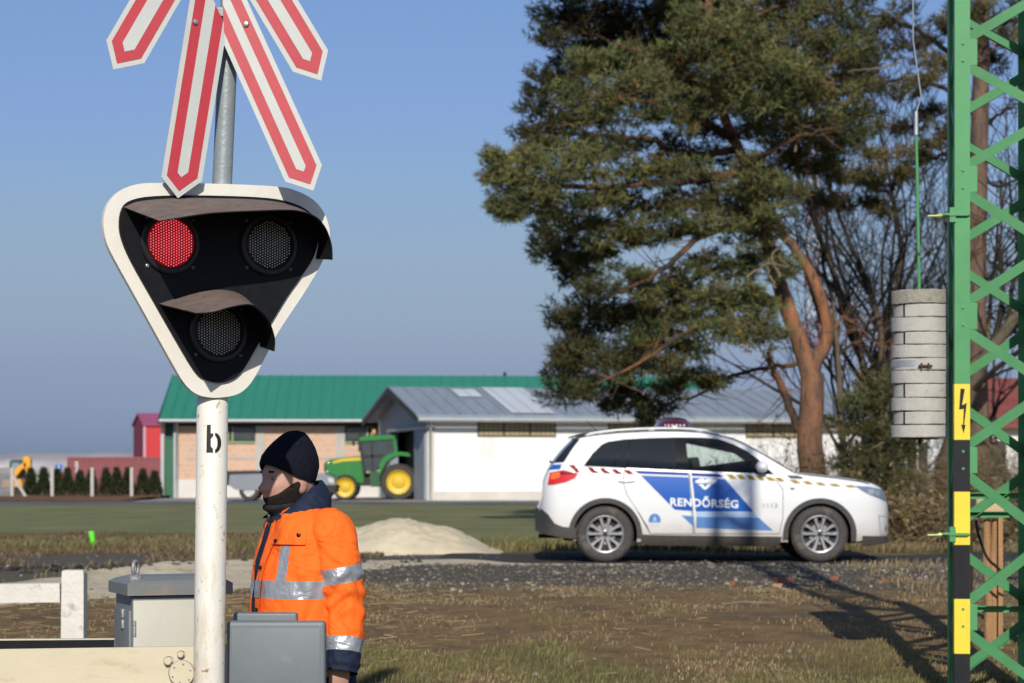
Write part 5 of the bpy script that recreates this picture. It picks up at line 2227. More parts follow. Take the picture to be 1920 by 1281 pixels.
# old wooden stakes with a board standing inside / behind the mast foot
m_wood = mat('weathered_stake', (0.33, 0.185, 0.085), 0.8, 0.25, 14, stretch=(3, 3, 0.25), bump=0.4, bscale=60, stain=((0.10, 0.06, 0.03), 0.60, 10, (2, 2, 0.3)))
m_board = mat('board_beige', (0.46, 0.34, 0.19), 0.7, 0.15, 9, stain=((0.30, 0.20, 0.10), 0.6, 8, (1, 1, 1)))
DW = 16.2
for px0, px1, pt, w_, lab in ((1856, 1849, 974, 0.030, 'left wooden stake standing behind the green lattice mast'),
                              (1862, 1866, 974, 0.034, 'right wooden stake standing behind the green lattice mast'),
                              (1921, 1917, 905, 0.034, 'tallest wooden stake at the right edge behind the mast')):
    a, b = W(px0, 1300, DW), W(px1, pt, DW)
    a.z = gz(a.x, DW) - 0.05
    t = thing('wooden_stake', lab, 'stake', a, group='wooden stakes behind the mast')
    mb = MB()
    pts = [a.lerp(b, i / 6) + Vector((0.006 * math.sin(i * 2.1 + px0), 0, 0)) for i in range(7)]
    mb.tube(pts, [w_ * (1.15 - 0.3 * i / 6) for i in range(7)], 10)
    mb.build('stake', m_wood, t, smooth=60)
a = W(1849, 946, DW - 0.1)
SGN = thing('wooden_board', 'beige board panel fixed low behind the green lattice mast', 'board', (a.x, a.y, gz(a.x, a.y)))
mb = MB()
mb.box((a.x, a.y, a.z), (66 / FPX * DW, 0.025, 36 / FPX * DW), bev=0.003)
mb.build('panel', m_board, SGN)
mb = MB()
for dx in (-0.10, 0.10):
    mb.box((a.x + dx, a.y + 0.03, (a.z + gz(a.x, a.y)) / 2), (0.03, 0.03, a.z - gz(a.x, a.y)))
mb.build('support', m_wood, SGN)
mb = MB()
pts = spline([tuple(W(px, py, DW - .3)) for px, py in ((1922, 1012), (1921, 1050), (1916, 1076), (1900, 1084), (1886, 1080), (1872, 1066), (1850, 1044), (1834, 1000), (1830, 975))], 40)
mb.tube(pts, 0.009, 8)
tag(mb.build('cable', m_mblk, None, smooth=60), 'black cable hanging in a loop at the foot of the mast', 'cable')

# tension weights on a rod
DT = 14.35
STT = FPX / DT
wc = W(1724.5, 0, DT)
WT = thing('tension_weight', 'stack of grey concrete disc weights hanging from a green rod beside the mast', 'tension weight',
           (wc.x, DT, W(0, 822, DT).z))
m_conc = mat('weight_concrete', (0.44, 0.43, 0.40), 0.85, 0.10, 14, bump=0.35, bscale=110,
             stain=[((0.30, 0.29, 0.26), 0.60, 18, (1, 1, 1)), ((0.60, 0.60, 0.58), 0.63, 7, (0.5, 0.5, 2))])
m_conc2 = mat('weight_concrete_rough', (0.36, 0.34, 0.29), 0.9, 0.2, 40, bump=0.8, bscale=130, stain=((0.24, 0.23, 0.17), 0.58, 22, (1, 1, 1)))
m_joint = mat('weight_joint', (0.03, 0.028, 0.025), 0.9, 0.2, 20)
m_galv = mat('galvanised_band', (0.42, 0.46, 0.47), 0.4, 0.12, 20, metal=0.5)
rows = [545, 572, 597, 624, 648, 673, 696, 721, 747, 772, 797, 821]
NW = 11
for i in range(NW):
    za, zb3 = W(0, rows[i + 1], DT).z, W(0, rows[i], DT).z
    h = zb3 - za - 0.005
    inset_row = i in (1, 3, 7, 9)
    rad = (50.5 if inset_row else 52.5) / STT
    c = Vector((wc.x + (1.5 if inset_row else (-0.8, 0.6)[i % 2]) / STT, DT + random.uniform(-.004, .004), za + 0.002))
    mb = MB()
    tilt = Matrix.Rotation(R(random.uniform(-0.8, 0.8)), 3, 'Y')
    if i == 5:
        mb.lathe([(0, 0), (rad * 0.985, 0.0), (rad, 0.004), (rad, h - .004), (rad * .985, h), (0, h)], 48, tilt, c)
    elif inset_row:
        # slotted disc: the slot faces left of the viewer
        a0 = R(-90 - 46)
        w_ = 0.05
        mb.lathe([(0.02, 0), (rad * 0.98, 0.0), (rad, 0.005), (rad, h - .005), (rad * .98, h), (0.02, h)], 52, tilt, c, 0, a0 + 0.04, a0 + 2 * math.pi - 0.04)
        d = Vector((math.cos(a0), math.sin(a0), 0))
        mb.box(c + d * (rad * 0.5 - 0.010) + Vector((0, 0, h / 2)), (rad * 0.9, 0.03, h - 0.006), rotz3(a0), 1)
    else:
        mb.lathe([(0, 0), (rad * 0.988, 0.0), (rad, 0.003), (rad, h - .003), (rad * .988, h), (0, h)], 52, tilt, c)
    if i == 0:
        ob = mb.build('disc', [m_conc2, m_joint], WT, smooth=18)
    else:
        ob = mb.build('disc', [m_conc, m_joint], WT, smooth=18)
    # broken edges
    for v in ob.data.vertices:
        q = v.co
        rr_ = math.hypot(q.x - (c.x - wc.x), q.y - (c.y - DT))
        if rr_ > rad * 0.9:
            nn = mnoise.noise((q.x * 22 + i * 9, q.y * 22, q.z * 30))
            v.co.z += 0.003 * nn * (1 if i else 1.8)
            if nn > 0.35:
                v.co.x *= 1 - 0.03 * (nn - 0.35)
                v.co.y *= 1 - 0.03 * (nn - 0.35)
mb = MB()
zb4 = W(0, 684, DT).z
rad = 53.4 / STT
mb.lathe([(rad - 0.003, -0.018), (rad, -0.018), (rad, 0.022), (rad - 0.003, 0.022)], 48, None, (wc.x, DT, zb4))
bnd = mb.build('clamp_band', m_galv, WT, smooth=40)
m_rustb = mat('rusty_bolt', (0.075, 0.032, 0.018), 0.8, 0.3, 40)
mb = MB()
for px in (1728, 1741):
    p = W(px, 686, DT - rad - 0.012)
    mb.box(p, (0.009, 0.03, 0.032), bev=0.002)
mb.tube([W(1722, 686, DT - rad - .016), W(1748, 686, DT - rad - .016)], 0.006, 8)
mb.build('clamp_bolt', m_rustb, bnd)
mb = MB()
zlow = W(0, 822, DT).z
mb.lathe([(0, -0.006), (0.115, -0.006), (0.115, 0.001), (0, 0.001)], 28, None, (wc.x, DT, zlow))
mb.tube([(wc.x, DT, zlow), (wc.x, DT, zlow - 0.035)], [0.014, 0.009], 10)
mb.build('base_plate', m_rustb, WT, smooth=40)
mb = MB()
ztp = W(0, 545, DT).z
zr2 = W(0, 250, DT).z
mb.tube([(wc.x - .002, DT, ztp - .02), (wc.x - 0.02, DT, zr2)], 0.0095, 10)
mb.build('rod', m_green, WT, smooth=60)
mb = MB()
x2 = wc.x - 0.021
mb.tube([(x2, DT, zr2 - .01), (x2, DT, zr2 + 0.13)], [0.014, 0.012], 8)
mb.tube([(x2, DT, zr2 + 0.12), (x2 + 0.03, DT, zr2 + 0.22), (x2 - 0.018, DT, zr2 + 0.55), (x2 - 0.028, DT, 5.2), (x2 - .035, DT, 9.0)], 0.005, 6)
mb.build('wire', m_galv, WT, smooth=60)
# ------------------------------------------------------------------ pines, bare trees, shrubs
m_barko = mat('pine_bark_orange', (0.27, 0.125, 0.066), 0.9, 0.40, 5, bump=1.0, bscale=9, stretch=(1.5, 1.5, 0.4), spec=0.1,
              stain=[((0.125, 0.080, 0.058), 0.48, 2.6, (1.2, 1.2, 0.45)), ((0.055, 0.042, 0.036), 0.55, 7, (1.8, 1.8, 0.35))],
              dust=((0.10, 0.075, 0.062), 0.8, 4.2, 0.9))
m_bark_limb = mat('pine_bark_limb', (0.17, 0.085, 0.048), 0.9, 0.4, 4, bump=0.6, bscale=9, spec=0.1, stain=((0.05, 0.038, 0.03), 0.47, 1.1, (1, 1, 1)))
m_barkg = mat('bark_grey', (0.105, 0.085, 0.065), 0.95, 0.35, 5, bump=0.8, bscale=9, stretch=(1.5, 1.5, 0.4), spec=0.1,
              stain=((0.16, 0.15, 0.06), 0.56, 2.0, (1, 1, 0.4)))
m_twig = mat('bare_twig', (0.040, 0.033, 0.028), 0.95, 0.35, 3, spec=0.05)
m_twigl = mat('dead_twig', (0.20, 0.16, 0.125), 0.95, 0.3, 3, spec=0.05)


def needle_mat(name, col):
    m = mat(name, col, 0.7, 0.25, 0.9, attr=True, spec=0.25)
    return m


m_needle = needle_mat('pine_needles', (0.112, 0.117, 0.044))
m_needle2 = needle_mat('pine_needles_brown', (0.125, 0.108, 0.045))
m_juniper = needle_mat('juniper_green', (0.085, 0.090, 0.034))
m_thuja = needle_mat('thuja_green', (0.030, 0.040, 0.016))
m_bramble = mat('dry_bramble', (0.19, 0.148, 0.096), 0.95, 0.3, 3, attr=True, spec=0.05)


def rnd_dirs(n):
    v = NP.normal(size=(n, 3))
    return v / np.linalg.norm(v, axis=1)[:, None]


def tufts(cent, axis, per, ln, wd, tint, spread=0.85):
    """needle stars: per thin triangles at each centre, fanned about the axis"""
    n = len(cent)
    C = np.repeat(cent, per, axis=0)
    A = np.repeat(axis, per, axis=0)
    D = A * (0.55) + rnd_dirs(n * per) * spread
    D /= np.linalg.norm(D, axis=1)[:, None]
    L_ = ln * NP.uniform(0.6, 1.15, size=(n * per, 1))
    B = C + A * NP.uniform(-0.6, 0.6, size=(n * per, 1)) * ln
    S = np.cross(D, rnd_dirs(n * per))
    S /= np.linalg.norm(S, axis=1)[:, None] + 1e-9
    w = wd * NP.uniform(0.7, 1.3, size=(n * per, 1))
    V = np.empty((n * per, 3, 3))
    V[:, 0] = B - S * w
    V[:, 1] = B + S * w
    V[:, 2] = B + D * L_
    T = np.repeat(np.repeat(tint, per, axis=0), 3, axis=0)
    return V.reshape(-1, 3), T


def pine_crown(name, clusters, d0, m, parent, dens, ln, wd, per=11, flat=0.7):
    """clusters: (px, py, rx, ry, depth offset) in survey pixels at depth d0"""
    Vs, Ts = [], []
    s0_ = FPX / d0
    for (px, py, rx, ry, dd) in clusters:
        c = np.array(W(px, py, d0 + dd))
        rx_, rz_ = rx / s0_, ry / s0_
        ryy = 0.5 * (rx_ + rz_)
        n = int(dens * (rx_ * rz_ + rx_ * ryy + ryy * rz_))
        # sub-boughs: small balls of tufts inside the cluster
        nb = max(5, int(n / 16))
        u = rnd_dirs(nb)
        rad = NP.uniform(0.25, 1.0, size=(nb, 1)) ** 0.5
        bc = c + u * rad * np.array([rx_, ryy, rz_])
        br = 0.27 * NP.uniform(0.6, 1.35, size=(nb, 1)) * min(1.0, 0.5 + rz_)
        k = 24
        cc_ = np.repeat(bc, k, axis=0) + rnd_dirs(nb * k) * np.repeat(br, k, axis=0) * np.array([1.25, 1.25, 0.62])
        ax = cc_ - np.repeat(bc, k, axis=0) * 0.6 - c * 0.4
        ax /= np.linalg.norm(ax, axis=1)[:, None] + 1e-6
        ax += np.array([0, 0, 0.55])
        ax /= np.linalg.norm(ax, axis=1)[:, None]
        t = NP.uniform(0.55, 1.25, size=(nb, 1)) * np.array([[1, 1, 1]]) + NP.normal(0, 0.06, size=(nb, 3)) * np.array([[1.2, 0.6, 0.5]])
        if (py > 540 and px < 1190) or (px < 1085 and 430 < py < 540) or (px < 1250 and py < 110):  # lower left and top left clusters: shade put into the needle tint
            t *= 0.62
        t *= float(np.interp(dd, [-1.5, 0.2, 1.2, 2.4], [1.08, 0.86, 0.55, 0.36]))  # deeper boughs tinted darker, inner shade of the crown put into colour
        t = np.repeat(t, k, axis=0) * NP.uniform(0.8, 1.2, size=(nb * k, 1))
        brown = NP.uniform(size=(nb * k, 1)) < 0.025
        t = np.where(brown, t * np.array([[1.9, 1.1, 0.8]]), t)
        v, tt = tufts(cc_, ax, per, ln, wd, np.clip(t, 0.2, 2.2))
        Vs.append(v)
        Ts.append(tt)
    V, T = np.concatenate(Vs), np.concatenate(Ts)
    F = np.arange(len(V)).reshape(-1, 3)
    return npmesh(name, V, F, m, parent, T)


def limb(mb, pts, r0, r1, d0, n=9, wob=0.0, seg=16):
    """a limb through survey pixels (px, py[, depth offset])"""
    P = [(p[0], p[1], p[2] if len(p) > 2 else 0.0) for p in pts]
    S = spline(P, seg)
    w = []
    for i, q in enumerate(S):
        v = W(q[0], q[1], d0 + q[2])
        if wob:
            v += Vector((mnoise.noise((i * .5, q[0], 1)), mnoise.noise((i * .5, q[1], 5)), mnoise.noise((i * .5, q[0], 9)))) * wob
        w.append(v)
    rr = [r0 + (r1 - r0) * i / seg for i in range(seg + 1)]
    mb.tube(w, rr, n)
    return w


# --- the big pine behind the car
DPN = 46.0
base = W(1527, 0, DPN)
base.z = gz(base.x, DPN) - 0.1
PINE = thing('pine_tree', 'big spreading pine with orange forked trunk behind the police car', 'pine tree', base)
mb = MB()
sP = FPX / DPN
limb(mb, [(1530, 995), (1526, 900), (1518, 830), (1522, 760), (1524, 700)], 0.275, 0.22, DPN, 18)
limb(mb, [(1524, 720), (1528, 680), (1550, 640), (1548, 590), (1528, 530), (1506, 490), (1480, 452), (1458, 420), (1440, 385), (1420, 345)], 0.155, 0.045, DPN, 12, seg=24)
limb(mb, [(1522, 715), (1508, 668), (1490, 615), (1470, 560), (1452, 500), (1436, 440), (1418, 380), (1398, 310), (1362, 230), (1340, 150), (1330, 40), (1325, -180)], 0.185, 0.06, DPN, 12, seg=30)
TR = mb.build('trunk', m_barko, PINE, smooth=60)
mb = MB()
limbs = [
    ([(1515, 830), (1490, 790), (1470, 735), (1450, 690), (1440, 660)], 0.10, 0.045),
    ([(1440, 440), (1380, 425, -.3), (1320, 440, -.8), (1260, 490, -1), (1200, 530, -1), (1130, 560, -1)], 0.085, 0.03),
    ([(1420, 490), (1370, 495), (1310, 520, .5), (1230, 570, .8), (1140, 620, 1)], 0.07, 0.025),
    ([(1478, 585), (1430, 560), (1350, 590, -.5), (1290, 620, -.8), (1200, 680, -1), (1120, 720, -1)], 0.075, 0.022),
    ([(1500, 680), (1440, 690), (1370, 705, .4), (1310, 740, .6), (1230, 760, 1)], 0.05, 0.018),
    ([(1400, 320), (1330, 335, -1), (1230, 345, -1.6), (1110, 350, -2), (980, 340, -2), (930, 345, -2)], 0.10, 0.02),
    ([(1375, 260), (1300, 220, -1), (1200, 190, -2), (1100, 180, -2)], 0.09, 0.02),
    ([(1350, 190), (1260, 120, .5), (1150, 80, 1), (1050, 40, 1)], 0.09, 0.02),
    ([(1345, 160), (1420, 150, -1), (1500, 150, -1.5), (1580, 160, -1.5)], 0.08, 0.02),
    ([(1400, 320), (1450, 280, -1), (1520, 250, -1.5), (1570, 240, -1.5)], 0.07, 0.02),
    ([(1380, 280), (1300, 290, 1), (1200, 260, 2), (1080, 250, 2), (1000, 250, 2)], 0.08, 0.02),
    ([(1450, 480), (1400, 400, -.5), (1330, 400, -1), (1240, 410, -1)], 0.05, 0.015),
    ([(1555, 625), (1585, 600), (1640, 640), (1680, 668)], 0.035, 0.015),
    ([(1335, 90), (1400, 40), (1480, 10), (1560, 20)], 0.07, 0.02),
    ([(1330, 20), (1250, -40), (1150, -60), (1040, -40)], 0.07, 0.02),
]
lw_ = []
for p, a, b in limbs:
    lw_.append(limb(mb, p, a, b, DPN, 7, 0.08))
random.seed(3)
for w in lw_:
    for i in range(4, len(w) - 1):
        for q in range(2):
            d = Vector((random.gauss(0, 1), random.gauss(0, .6), random.gauss(0.1, .8))).normalized()
            ln = random.uniform(0.3, 0.9)
            p = w[i]
            mb.tube([p, p + d * ln * .5 + Vector((0, 0, -.03)), p + d * ln], [0.014, 0.010, 0.004], 4, caps=False)
# pale dead twigs below the crown
mb.build('branches', m_bark_limb, PINE, smooth=60)
mb = MB()
for p in ([(1462, 520), (1448, 480), (1470, 455), (1480, 445)], [(1455, 540), (1440, 500), (1452, 470)], [(1400, 520), (1440, 495), (1475, 500), (1460, 480)],
          [(1440, 160), (1490, 140), (1530, 138), (1566, 150)], [(1490, 285), (1505, 240), (1535, 235)], [(1690, 118), (1640, 128), (1590, 135)]):
    mb = MB()
    limb(mb, [(a, b, -1.2) for a, b in p], 0.022, 0.008, DPN, 5, 0.05)
    mb.build('dead_twig', m_twigl, PINE, smooth=60)
cl = [
    # upper left mass
    (1045, 15, 55, 34, 1.2), (1110, 40, 80, 45, 1.5), (1195, 30, 90, 50, 1.5), (1290, 20, 90, 45, 1.2), (1380, 10, 80, 45, .5), (1465, 15, 80, 45, 0), (1560, 20, 70, 45, .8),
    (1035, 70, 35, 26, .6), (1180, 100, 80, 40, 1.8), (1270, 90, 70, 40, 1.8), (1100, 90, 50, 36, 1.6),
    (1060, 130, 60, 38, 1.5), (1010, 160, 40, 34, 1.2), (1010, 205, 40, 34, 1.4), (1000, 250, 30, 26, 1.6), (1050, 185, 50, 40, 1.6), (1060, 240, 50, 36, 1.2),
    # centre, sunlit boughs in front
    (1110, 125, 50, 34, -1.4), (1170, 130, 60, 34, -1.8), (1105, 180, 60, 36, -1.8), (1165, 175, 60, 34, -2), (1225, 185, 55, 34, -1.8), (1115, 220, 55, 28, -1.6), (1180, 215, 55, 26, -1.7),
    (1320, 70, 70, 38, -1.6), (1400, 80, 70, 42, -2), (1470, 80, 60, 42, -1.6), (1330, 130, 70, 38, -2), (1420, 140, 70, 42, -2.2), (1490, 140, 60, 40, -1.8), (1550, 100, 50, 44, -1.2),
    (1350, 185, 60, 30, -1.8), (1430, 195, 60, 32, -1.8), (1500, 195, 55, 32, -1.4), (1560, 170, 50, 40, -.8), (1590, 120, 45, 50, .4), (1600, 200, 40, 46, .6), (1560, 240, 45, 36, 0),
    (1270, 160, 45, 28, .4), (1290, 210, 40, 22, .8), (1450, 245, 55, 26, -1), (1510, 260, 50, 28, -.6), (1570, 290, 45, 28, .3), (1480, 300, 45, 24, .2), (1400, 245, 45, 22, .6),
    # long bough reaching left
    (1040, 285, 50, 26, .4), (985, 290, 22, 16, -1), (925, 296, 9, 12, -2), (920, 325, 20, 16, -2), (955, 335, 42, 30, -2.1), (1005, 320, 48, 34, -2.1), (1060, 320, 52, 36, -2), (1115, 315, 50, 34, -2), (1170, 315, 52, 32, -1.9),
    (1225, 320, 50, 30, -1.6), (1280, 325, 45, 28, -1.3), (1330, 330, 35, 20, -.8), (945, 375, 26, 18, -2), (985, 375, 40, 26, -2), (1035, 370, 45, 28, -2), (1090, 365, 50, 26, -1.8), (1150, 360, 45, 24, -1.6), (960, 398, 22, 10, -2), (1025, 400, 26, 12, -1.9),
    # below it
    (1045, 430, 32, 26, .8), (1030, 470, 26, 26, 1), (1075, 465, 38, 34, .4), (1100, 430, 40, 24, -.8), (1140, 440, 42, 26, -1), (1180, 420, 40, 18, -1.2), (1230, 400, 44, 20, -1.2), (1050, 510, 30, 22, .8), (1095, 500, 36, 22, 0), (1130, 480, 26, 16, -.4),
    (1290, 390, 45, 20, -1), (1345, 385, 45, 24, -.9), (1400, 370, 40, 26, -.8), (1440, 345, 36, 22, -.4), (1330, 430, 40, 20, -.8), (1390, 440, 40, 26, -.9), (1430, 420, 40, 26, -.8), (1260, 435, 36, 14, -.7), (1210, 450, 26, 13, -.8),
    # lower crown
    (1125, 545, 34, 18, -.8), (1175, 520, 40, 20, -.9), (1220, 545, 44, 24, -.6), (1280, 520, 40, 20, -.4), (1330, 500, 36, 20, -.3), (1100, 590, 40, 22, .4), (1070, 612, 28, 20, .6), (1150, 590, 46, 28, .2), (1210, 590, 46, 26, .4), (1270, 575, 46, 26, .2),
    (1075, 650, 34, 24, .6), (1050, 690, 26, 22, .6), (1115, 640, 46, 28, .2), (1170, 640, 48, 28, -.3), (1230, 635, 44, 26, -.4), (1085, 695, 36, 26, .3), (1055, 740, 24, 24, .4), (1130, 690, 42, 26, -.4), (1100, 735, 24, 16, 0), (1185, 690, 38, 24, -.6), (1240, 680, 34, 20, -.5),
    (1330, 560, 46, 26, -.7), (1385, 555, 42, 30, -.8), (1345, 610, 44, 26, -.8), (1395, 610, 40, 28, -.9), (1430, 585, 30, 30, -.7), (1440, 640, 22, 30, -.9), (1300, 650, 30, 16, -.5), (1290, 600, 36, 20, -.3),
    (1175, 735, 26, 18, .5), (1205, 755, 24, 18, .6), (1230, 780, 26, 20, .8), (1160, 760, 20, 16, .5), (1300, 700, 26, 14, .2), (1340, 720, 18, 10, .3), (1260, 730, 20, 12, .4), (1390, 500, 30, 22, -.3), (1470, 520, 22, 26, -.6), (1440, 480, 24, 20, -.5),
    # deep inner boughs
    (1120, 70, 90, 50, 2.4), (1230, 70, 100, 60, 2.4), (1340, 60, 100, 60, 2.2), (1460, 80, 90, 60, 2.0), (1120, 160, 80, 50, 2.3), (1220, 150, 90, 50, 2.2), (1320, 170, 80, 50, 2.0), (1430, 170, 90, 50, 1.8),
    (1540, 150, 70, 70, 1.6), (1090, 260, 60, 40, 2.0), (1180, 265, 70, 30, 1.8), (1290, 260, 70, 40, 1.8), (1470, 250, 70, 40, 1.6), (1590, 250, 50, 40, 1.2), (1600, 60, 50, 60, 1.0), (1615, 140, 36, 50, 1.2),
    (1290, 300, 60, 26, 1.4), (1400, 300, 60, 36, 1.2), (1520, 310, 50, 22, 1.0), (1200, 380, 60, 24, 1.0), (1110, 400, 60, 30, 1.0), (1320, 360, 60, 26, 1.0), (1430, 390, 50, 30, .8),
    (1110, 580, 60, 40, 1.2), (1200, 600, 70, 40, 1.2), (1110, 670, 60, 44, 1.2), (1190, 660, 60, 40, 1.0), (1290, 560, 60, 36, 1.0), (1360, 590, 60, 36, 1.0), (1080, 480, 50, 40, 1.2), (1240, 530, 50, 24, 1.0),
    (1250, 640, 40, 26, 1.0), (1400, 330, 40, 30, -1.6), (1450, 400, 40, 26, -1.2), (1470, 360, 36, 24, -.8), (1260, 230, 50, 26, -1.6), (1380, 100, 70, 50, -2.0), (1250, 120, 60, 40, -1.2), (1340, 25, 70, 40, -1.0),
    # above the frame
    (1100, -60, 110, 60, 0), (1250, -90, 130, 80, 0), (1400, -90, 130, 80, 0), (1330, -220, 140, 90, 0), (1300, -360, 110, 90, 0), (1320, -480, 70, 70, 0),
]
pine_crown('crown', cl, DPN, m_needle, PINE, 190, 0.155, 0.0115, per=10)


# --- bare trees: recursive limbs
def bare_tree(name, label, px, d, height, lean, spread, seed, m=None, r0=0.14, levels=5, moss=False, cat='bare tree', first=0.22, group='bare trees behind the track'):
    rg = random.Random(seed)
    b = W(px, 0, d)
    b.z = gz(b.x, d) - 0.05
    T = thing(name, label, cat, b, group)
    tk, br = MB(), MB()

    def grow(p, dirv, ln, r, lev):
        n = 5 if lev == 0 else 4
        pts, q = [p], p
        dv = dirv.normalized()
        for i in range(n):
            dv = (dv + Vector((rg.gauss(0, .13), rg.gauss(0, .13), rg.gauss(0.03, .10)))).normalized()
            q = q + dv * ln / n
            pts.append(q)
        rr = [r * (1 - 0.55 * i / n) for i in range(n + 1)]
        (tk if lev == 0 else br).tube(pts, rr, (9, 6, 4, 3, 3, 3)[lev], caps=False)
        if lev >= levels:
            return
        k = (7, 4, 3, 2, 2, 2)[lev]
        for i in range(k):
            t = rg.uniform(first if lev == 0 else 0.25, 1.0)
            j = min(int(t * n), n - 1)
            s_ = pts[j].lerp(pts[j + 1], t * n - j)
            side = Vector((rg.gauss(0, 1), rg.gauss(0, 1), rg.gauss(0.25, .5))).normalized()
            nd = (dv * rg.uniform(0.5, 1.0) + side * spread).normalized()
            grow(s_, nd, ln * rg.uniform(0.42, 0.68), max(rr[j] * rg.uniform(0.42, 0.66), 0.010), lev + 1)
        grow(q, dv, ln * 0.6, rr[-1], lev + 1)

    grow(b, Vector((lean, 0, 1)), height, r0, 0)
    tk.build('trunk', m or m_barkg, T, smooth=60)
    br.build('crown', m_twig, T)
    return T


trees_ = [
    ('bare tree with slim dark trunk just right of the big pine trunk', 1590, 54, 5.0, -0.10, 0.75, 21, 0.10),
    ('bare tree with mossy crooked trunk rising left of the hanging weights', 1640, 56, 5.5, -0.02, 0.7, 22, 0.13),
    ('bare tree with dark trunk seen through the rod above the weights', 1682, 58, 7.0, -0.03, 0.6, 33, 0.13),
    ('bare tree with thick mossy trunk directly left of the green mast', 1772, 50, 6.0, -0.03, 0.75, 24, 0.20),
    ('bare tree at the right edge behind the mast lattice', 1915, 55, 5.0, -0.1, 0.8, 25, 0.12),
    ('thin bare tree between the pine fork and the mossy trunk', 1615, 62, 5.5, 0.08, 0.7, 26, 0.09),
    ('forked bare tree with dark trunk between the pine crown and the mossy trunk', 1662, 68, 7.5, 0.05, 0.7, 28, 0.15),
    ('bare tree leaning left behind the hanging weights', 1740, 63, 6.5, -0.25, 0.7, 27, 0.11),
]
for lab, px, d, h, le, sp, sd, r0 in trees_:
    bare_tree('bare_tree', lab, px, d, h, le, sp, sd, r0=r0, levels=4)
# --- the pine whose tall bare trunk stands behind the mast
D2 = 52.0
b = W(1832, 0, D2)
b.z = gz(b.x, D2) - 0.1
PINE2 = thing('pine_tree', 'tall pine with straight grey trunk behind the mast lattice and thin brownish crown', 'pine tree', b)
mb = MB()
limb(mb, [(1836, 980), (1832, 820), (1828, 600), (1832, 400), (1838, 200), (1842, 0), (1845, -260)], 0.30, 0.13, D2, 14, seg=20)
mb.build('trunk', mat('pine_bark_brown', (0.15, 0.10, 0.075), 0.95, 0.3, 5, bump=0.8, bscale=9, stretch=(1.5, 1.5, 0.4), spec=0.1,
                      stain=((0.09, 0.07, 0.06), 0.52, 3.2, (1.2, 1.2, 0.45))), PINE2, smooth=60)
mb = MB()
random.seed(9)
for p, a, b2 in (([(1838, 220), (1780, 170), (1700, 150), (1620, 160)], .07, .02), ([(1838, 140), (1760, 80), (1680, 40), (1610, 30)], .07, .02), ([(1836, 290), (1770, 290), (1710, 310)], .05, .02),
                 ([(1840, 60), (1900, 40), (1960, 20)], .06, .02), ([(1835, 330), (1870, 350), (1920, 330), (1960, 300)], .045, .015), ([(1833, 400), (1780, 420), (1720, 380)], .04, .012),
                 ([(1832, 470), (1880, 500), (1930, 470)], .035, .012), ([(1830, 560), (1870, 600), (1920, 640)], .03, .01), ([(1836, 250), (1880, 210), (1930, 190)], .05, .015)):
    w = limb(mb, p, a, b2, D2, 6, 0.12)
    for i in range(3, len(w) - 1):
        for k in range(2):
            d = Vector((random.gauss(0, 1), random.gauss(0, .6), random.gauss(0, .8))).normalized()
            ln = random.uniform(0.4, 1.1)
            mb.tube([w[i], w[i] + d * ln * .5, w[i] + d * ln + Vector((0, 0, -.1))], [0.016, 0.010, 0.004], 3, caps=False)
mb.build('branches', m_twig, PINE2, smooth=60)
cl2 = []
random.seed(5)
for (x, y, rx, ry) in ((1630, 60, 45, 30), (1680, 30, 45, 28), (1700, 90, 45, 26), (1640, 130, 40, 26), (1745, 60, 40, 26), (1665, 180, 45, 26), (1720, 150, 40, 22), (1760, 120, 35, 22),
                      (1620, 220, 36, 20), (1690, 235, 40, 20), (1745, 200, 36, 18), (1660, 290, 34, 16), (1720, 290, 36, 16), (1765, 260, 30, 16), (1630, 330, 26, 12), (1700, 330, 30, 13),
                      (1850, 30, 40, 24), (1890, 70, 36, 20), (1910, 20, 36, 24), (1870, 110, 30, 16), (1600, 380, 36, 14), (1560, 370, 36, 16), (1640, 390, 30, 12), (1790, 30, 36, 20),
                      (1700, -60, 90, 50), (1830, -80, 100, 60), (1840, -220, 110, 80), (1640, 345, 30, 10), (1590, 330, 30, 14)):
    cl2.append((x, y, rx, ry, random.uniform(-1.2, 1.2)))
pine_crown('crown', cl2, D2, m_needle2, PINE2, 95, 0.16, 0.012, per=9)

# --- juniper right of the pine trunk
D3 = 43.0
b = W(1640, 0, D3)
b.z = gz(b.x, D3)
JUN = thing('juniper_bush', 'tall ragged dark green juniper between the pine trunk and the hanging weights', 'bush', b)
mb = MB()
for p in ([(1640, 985), (1645, 880), (1655, 800), (1650, 730)], [(1625, 985), (1610, 900), (1590, 830)], [(1655, 985), (1670, 900), (1690, 840), (1700, 800)]):
    limb(mb, p, 0.05, 0.015, D3, 6, 0.05)
mb.build('stem', m_barkg, JUN, smooth=60)
cl3 = [(1640, 725, 22, 26, 0), (1625, 760, 34, 28, -.2), (1660, 770, 30, 28, .2), (1605, 800, 30, 30, 0), (1645, 815, 36, 32, -.2), (1600, 850, 26, 30, .2), (1640, 865, 36, 32, 0), (1670, 840, 26, 30, .2),
       (1620, 905, 32, 30, -.2), (1660, 905, 30, 30, .2), (1685, 900, 22, 30, .2), (1650, 945, 34, 26, 0), (1690, 950, 26, 24, .2), (1700, 830, 14, 18, .2), (1615, 950, 26, 26, .3)]
pine_crown('crown', cl3, D3, m_juniper, JUN, 190, 0.13, 0.011, per=10)


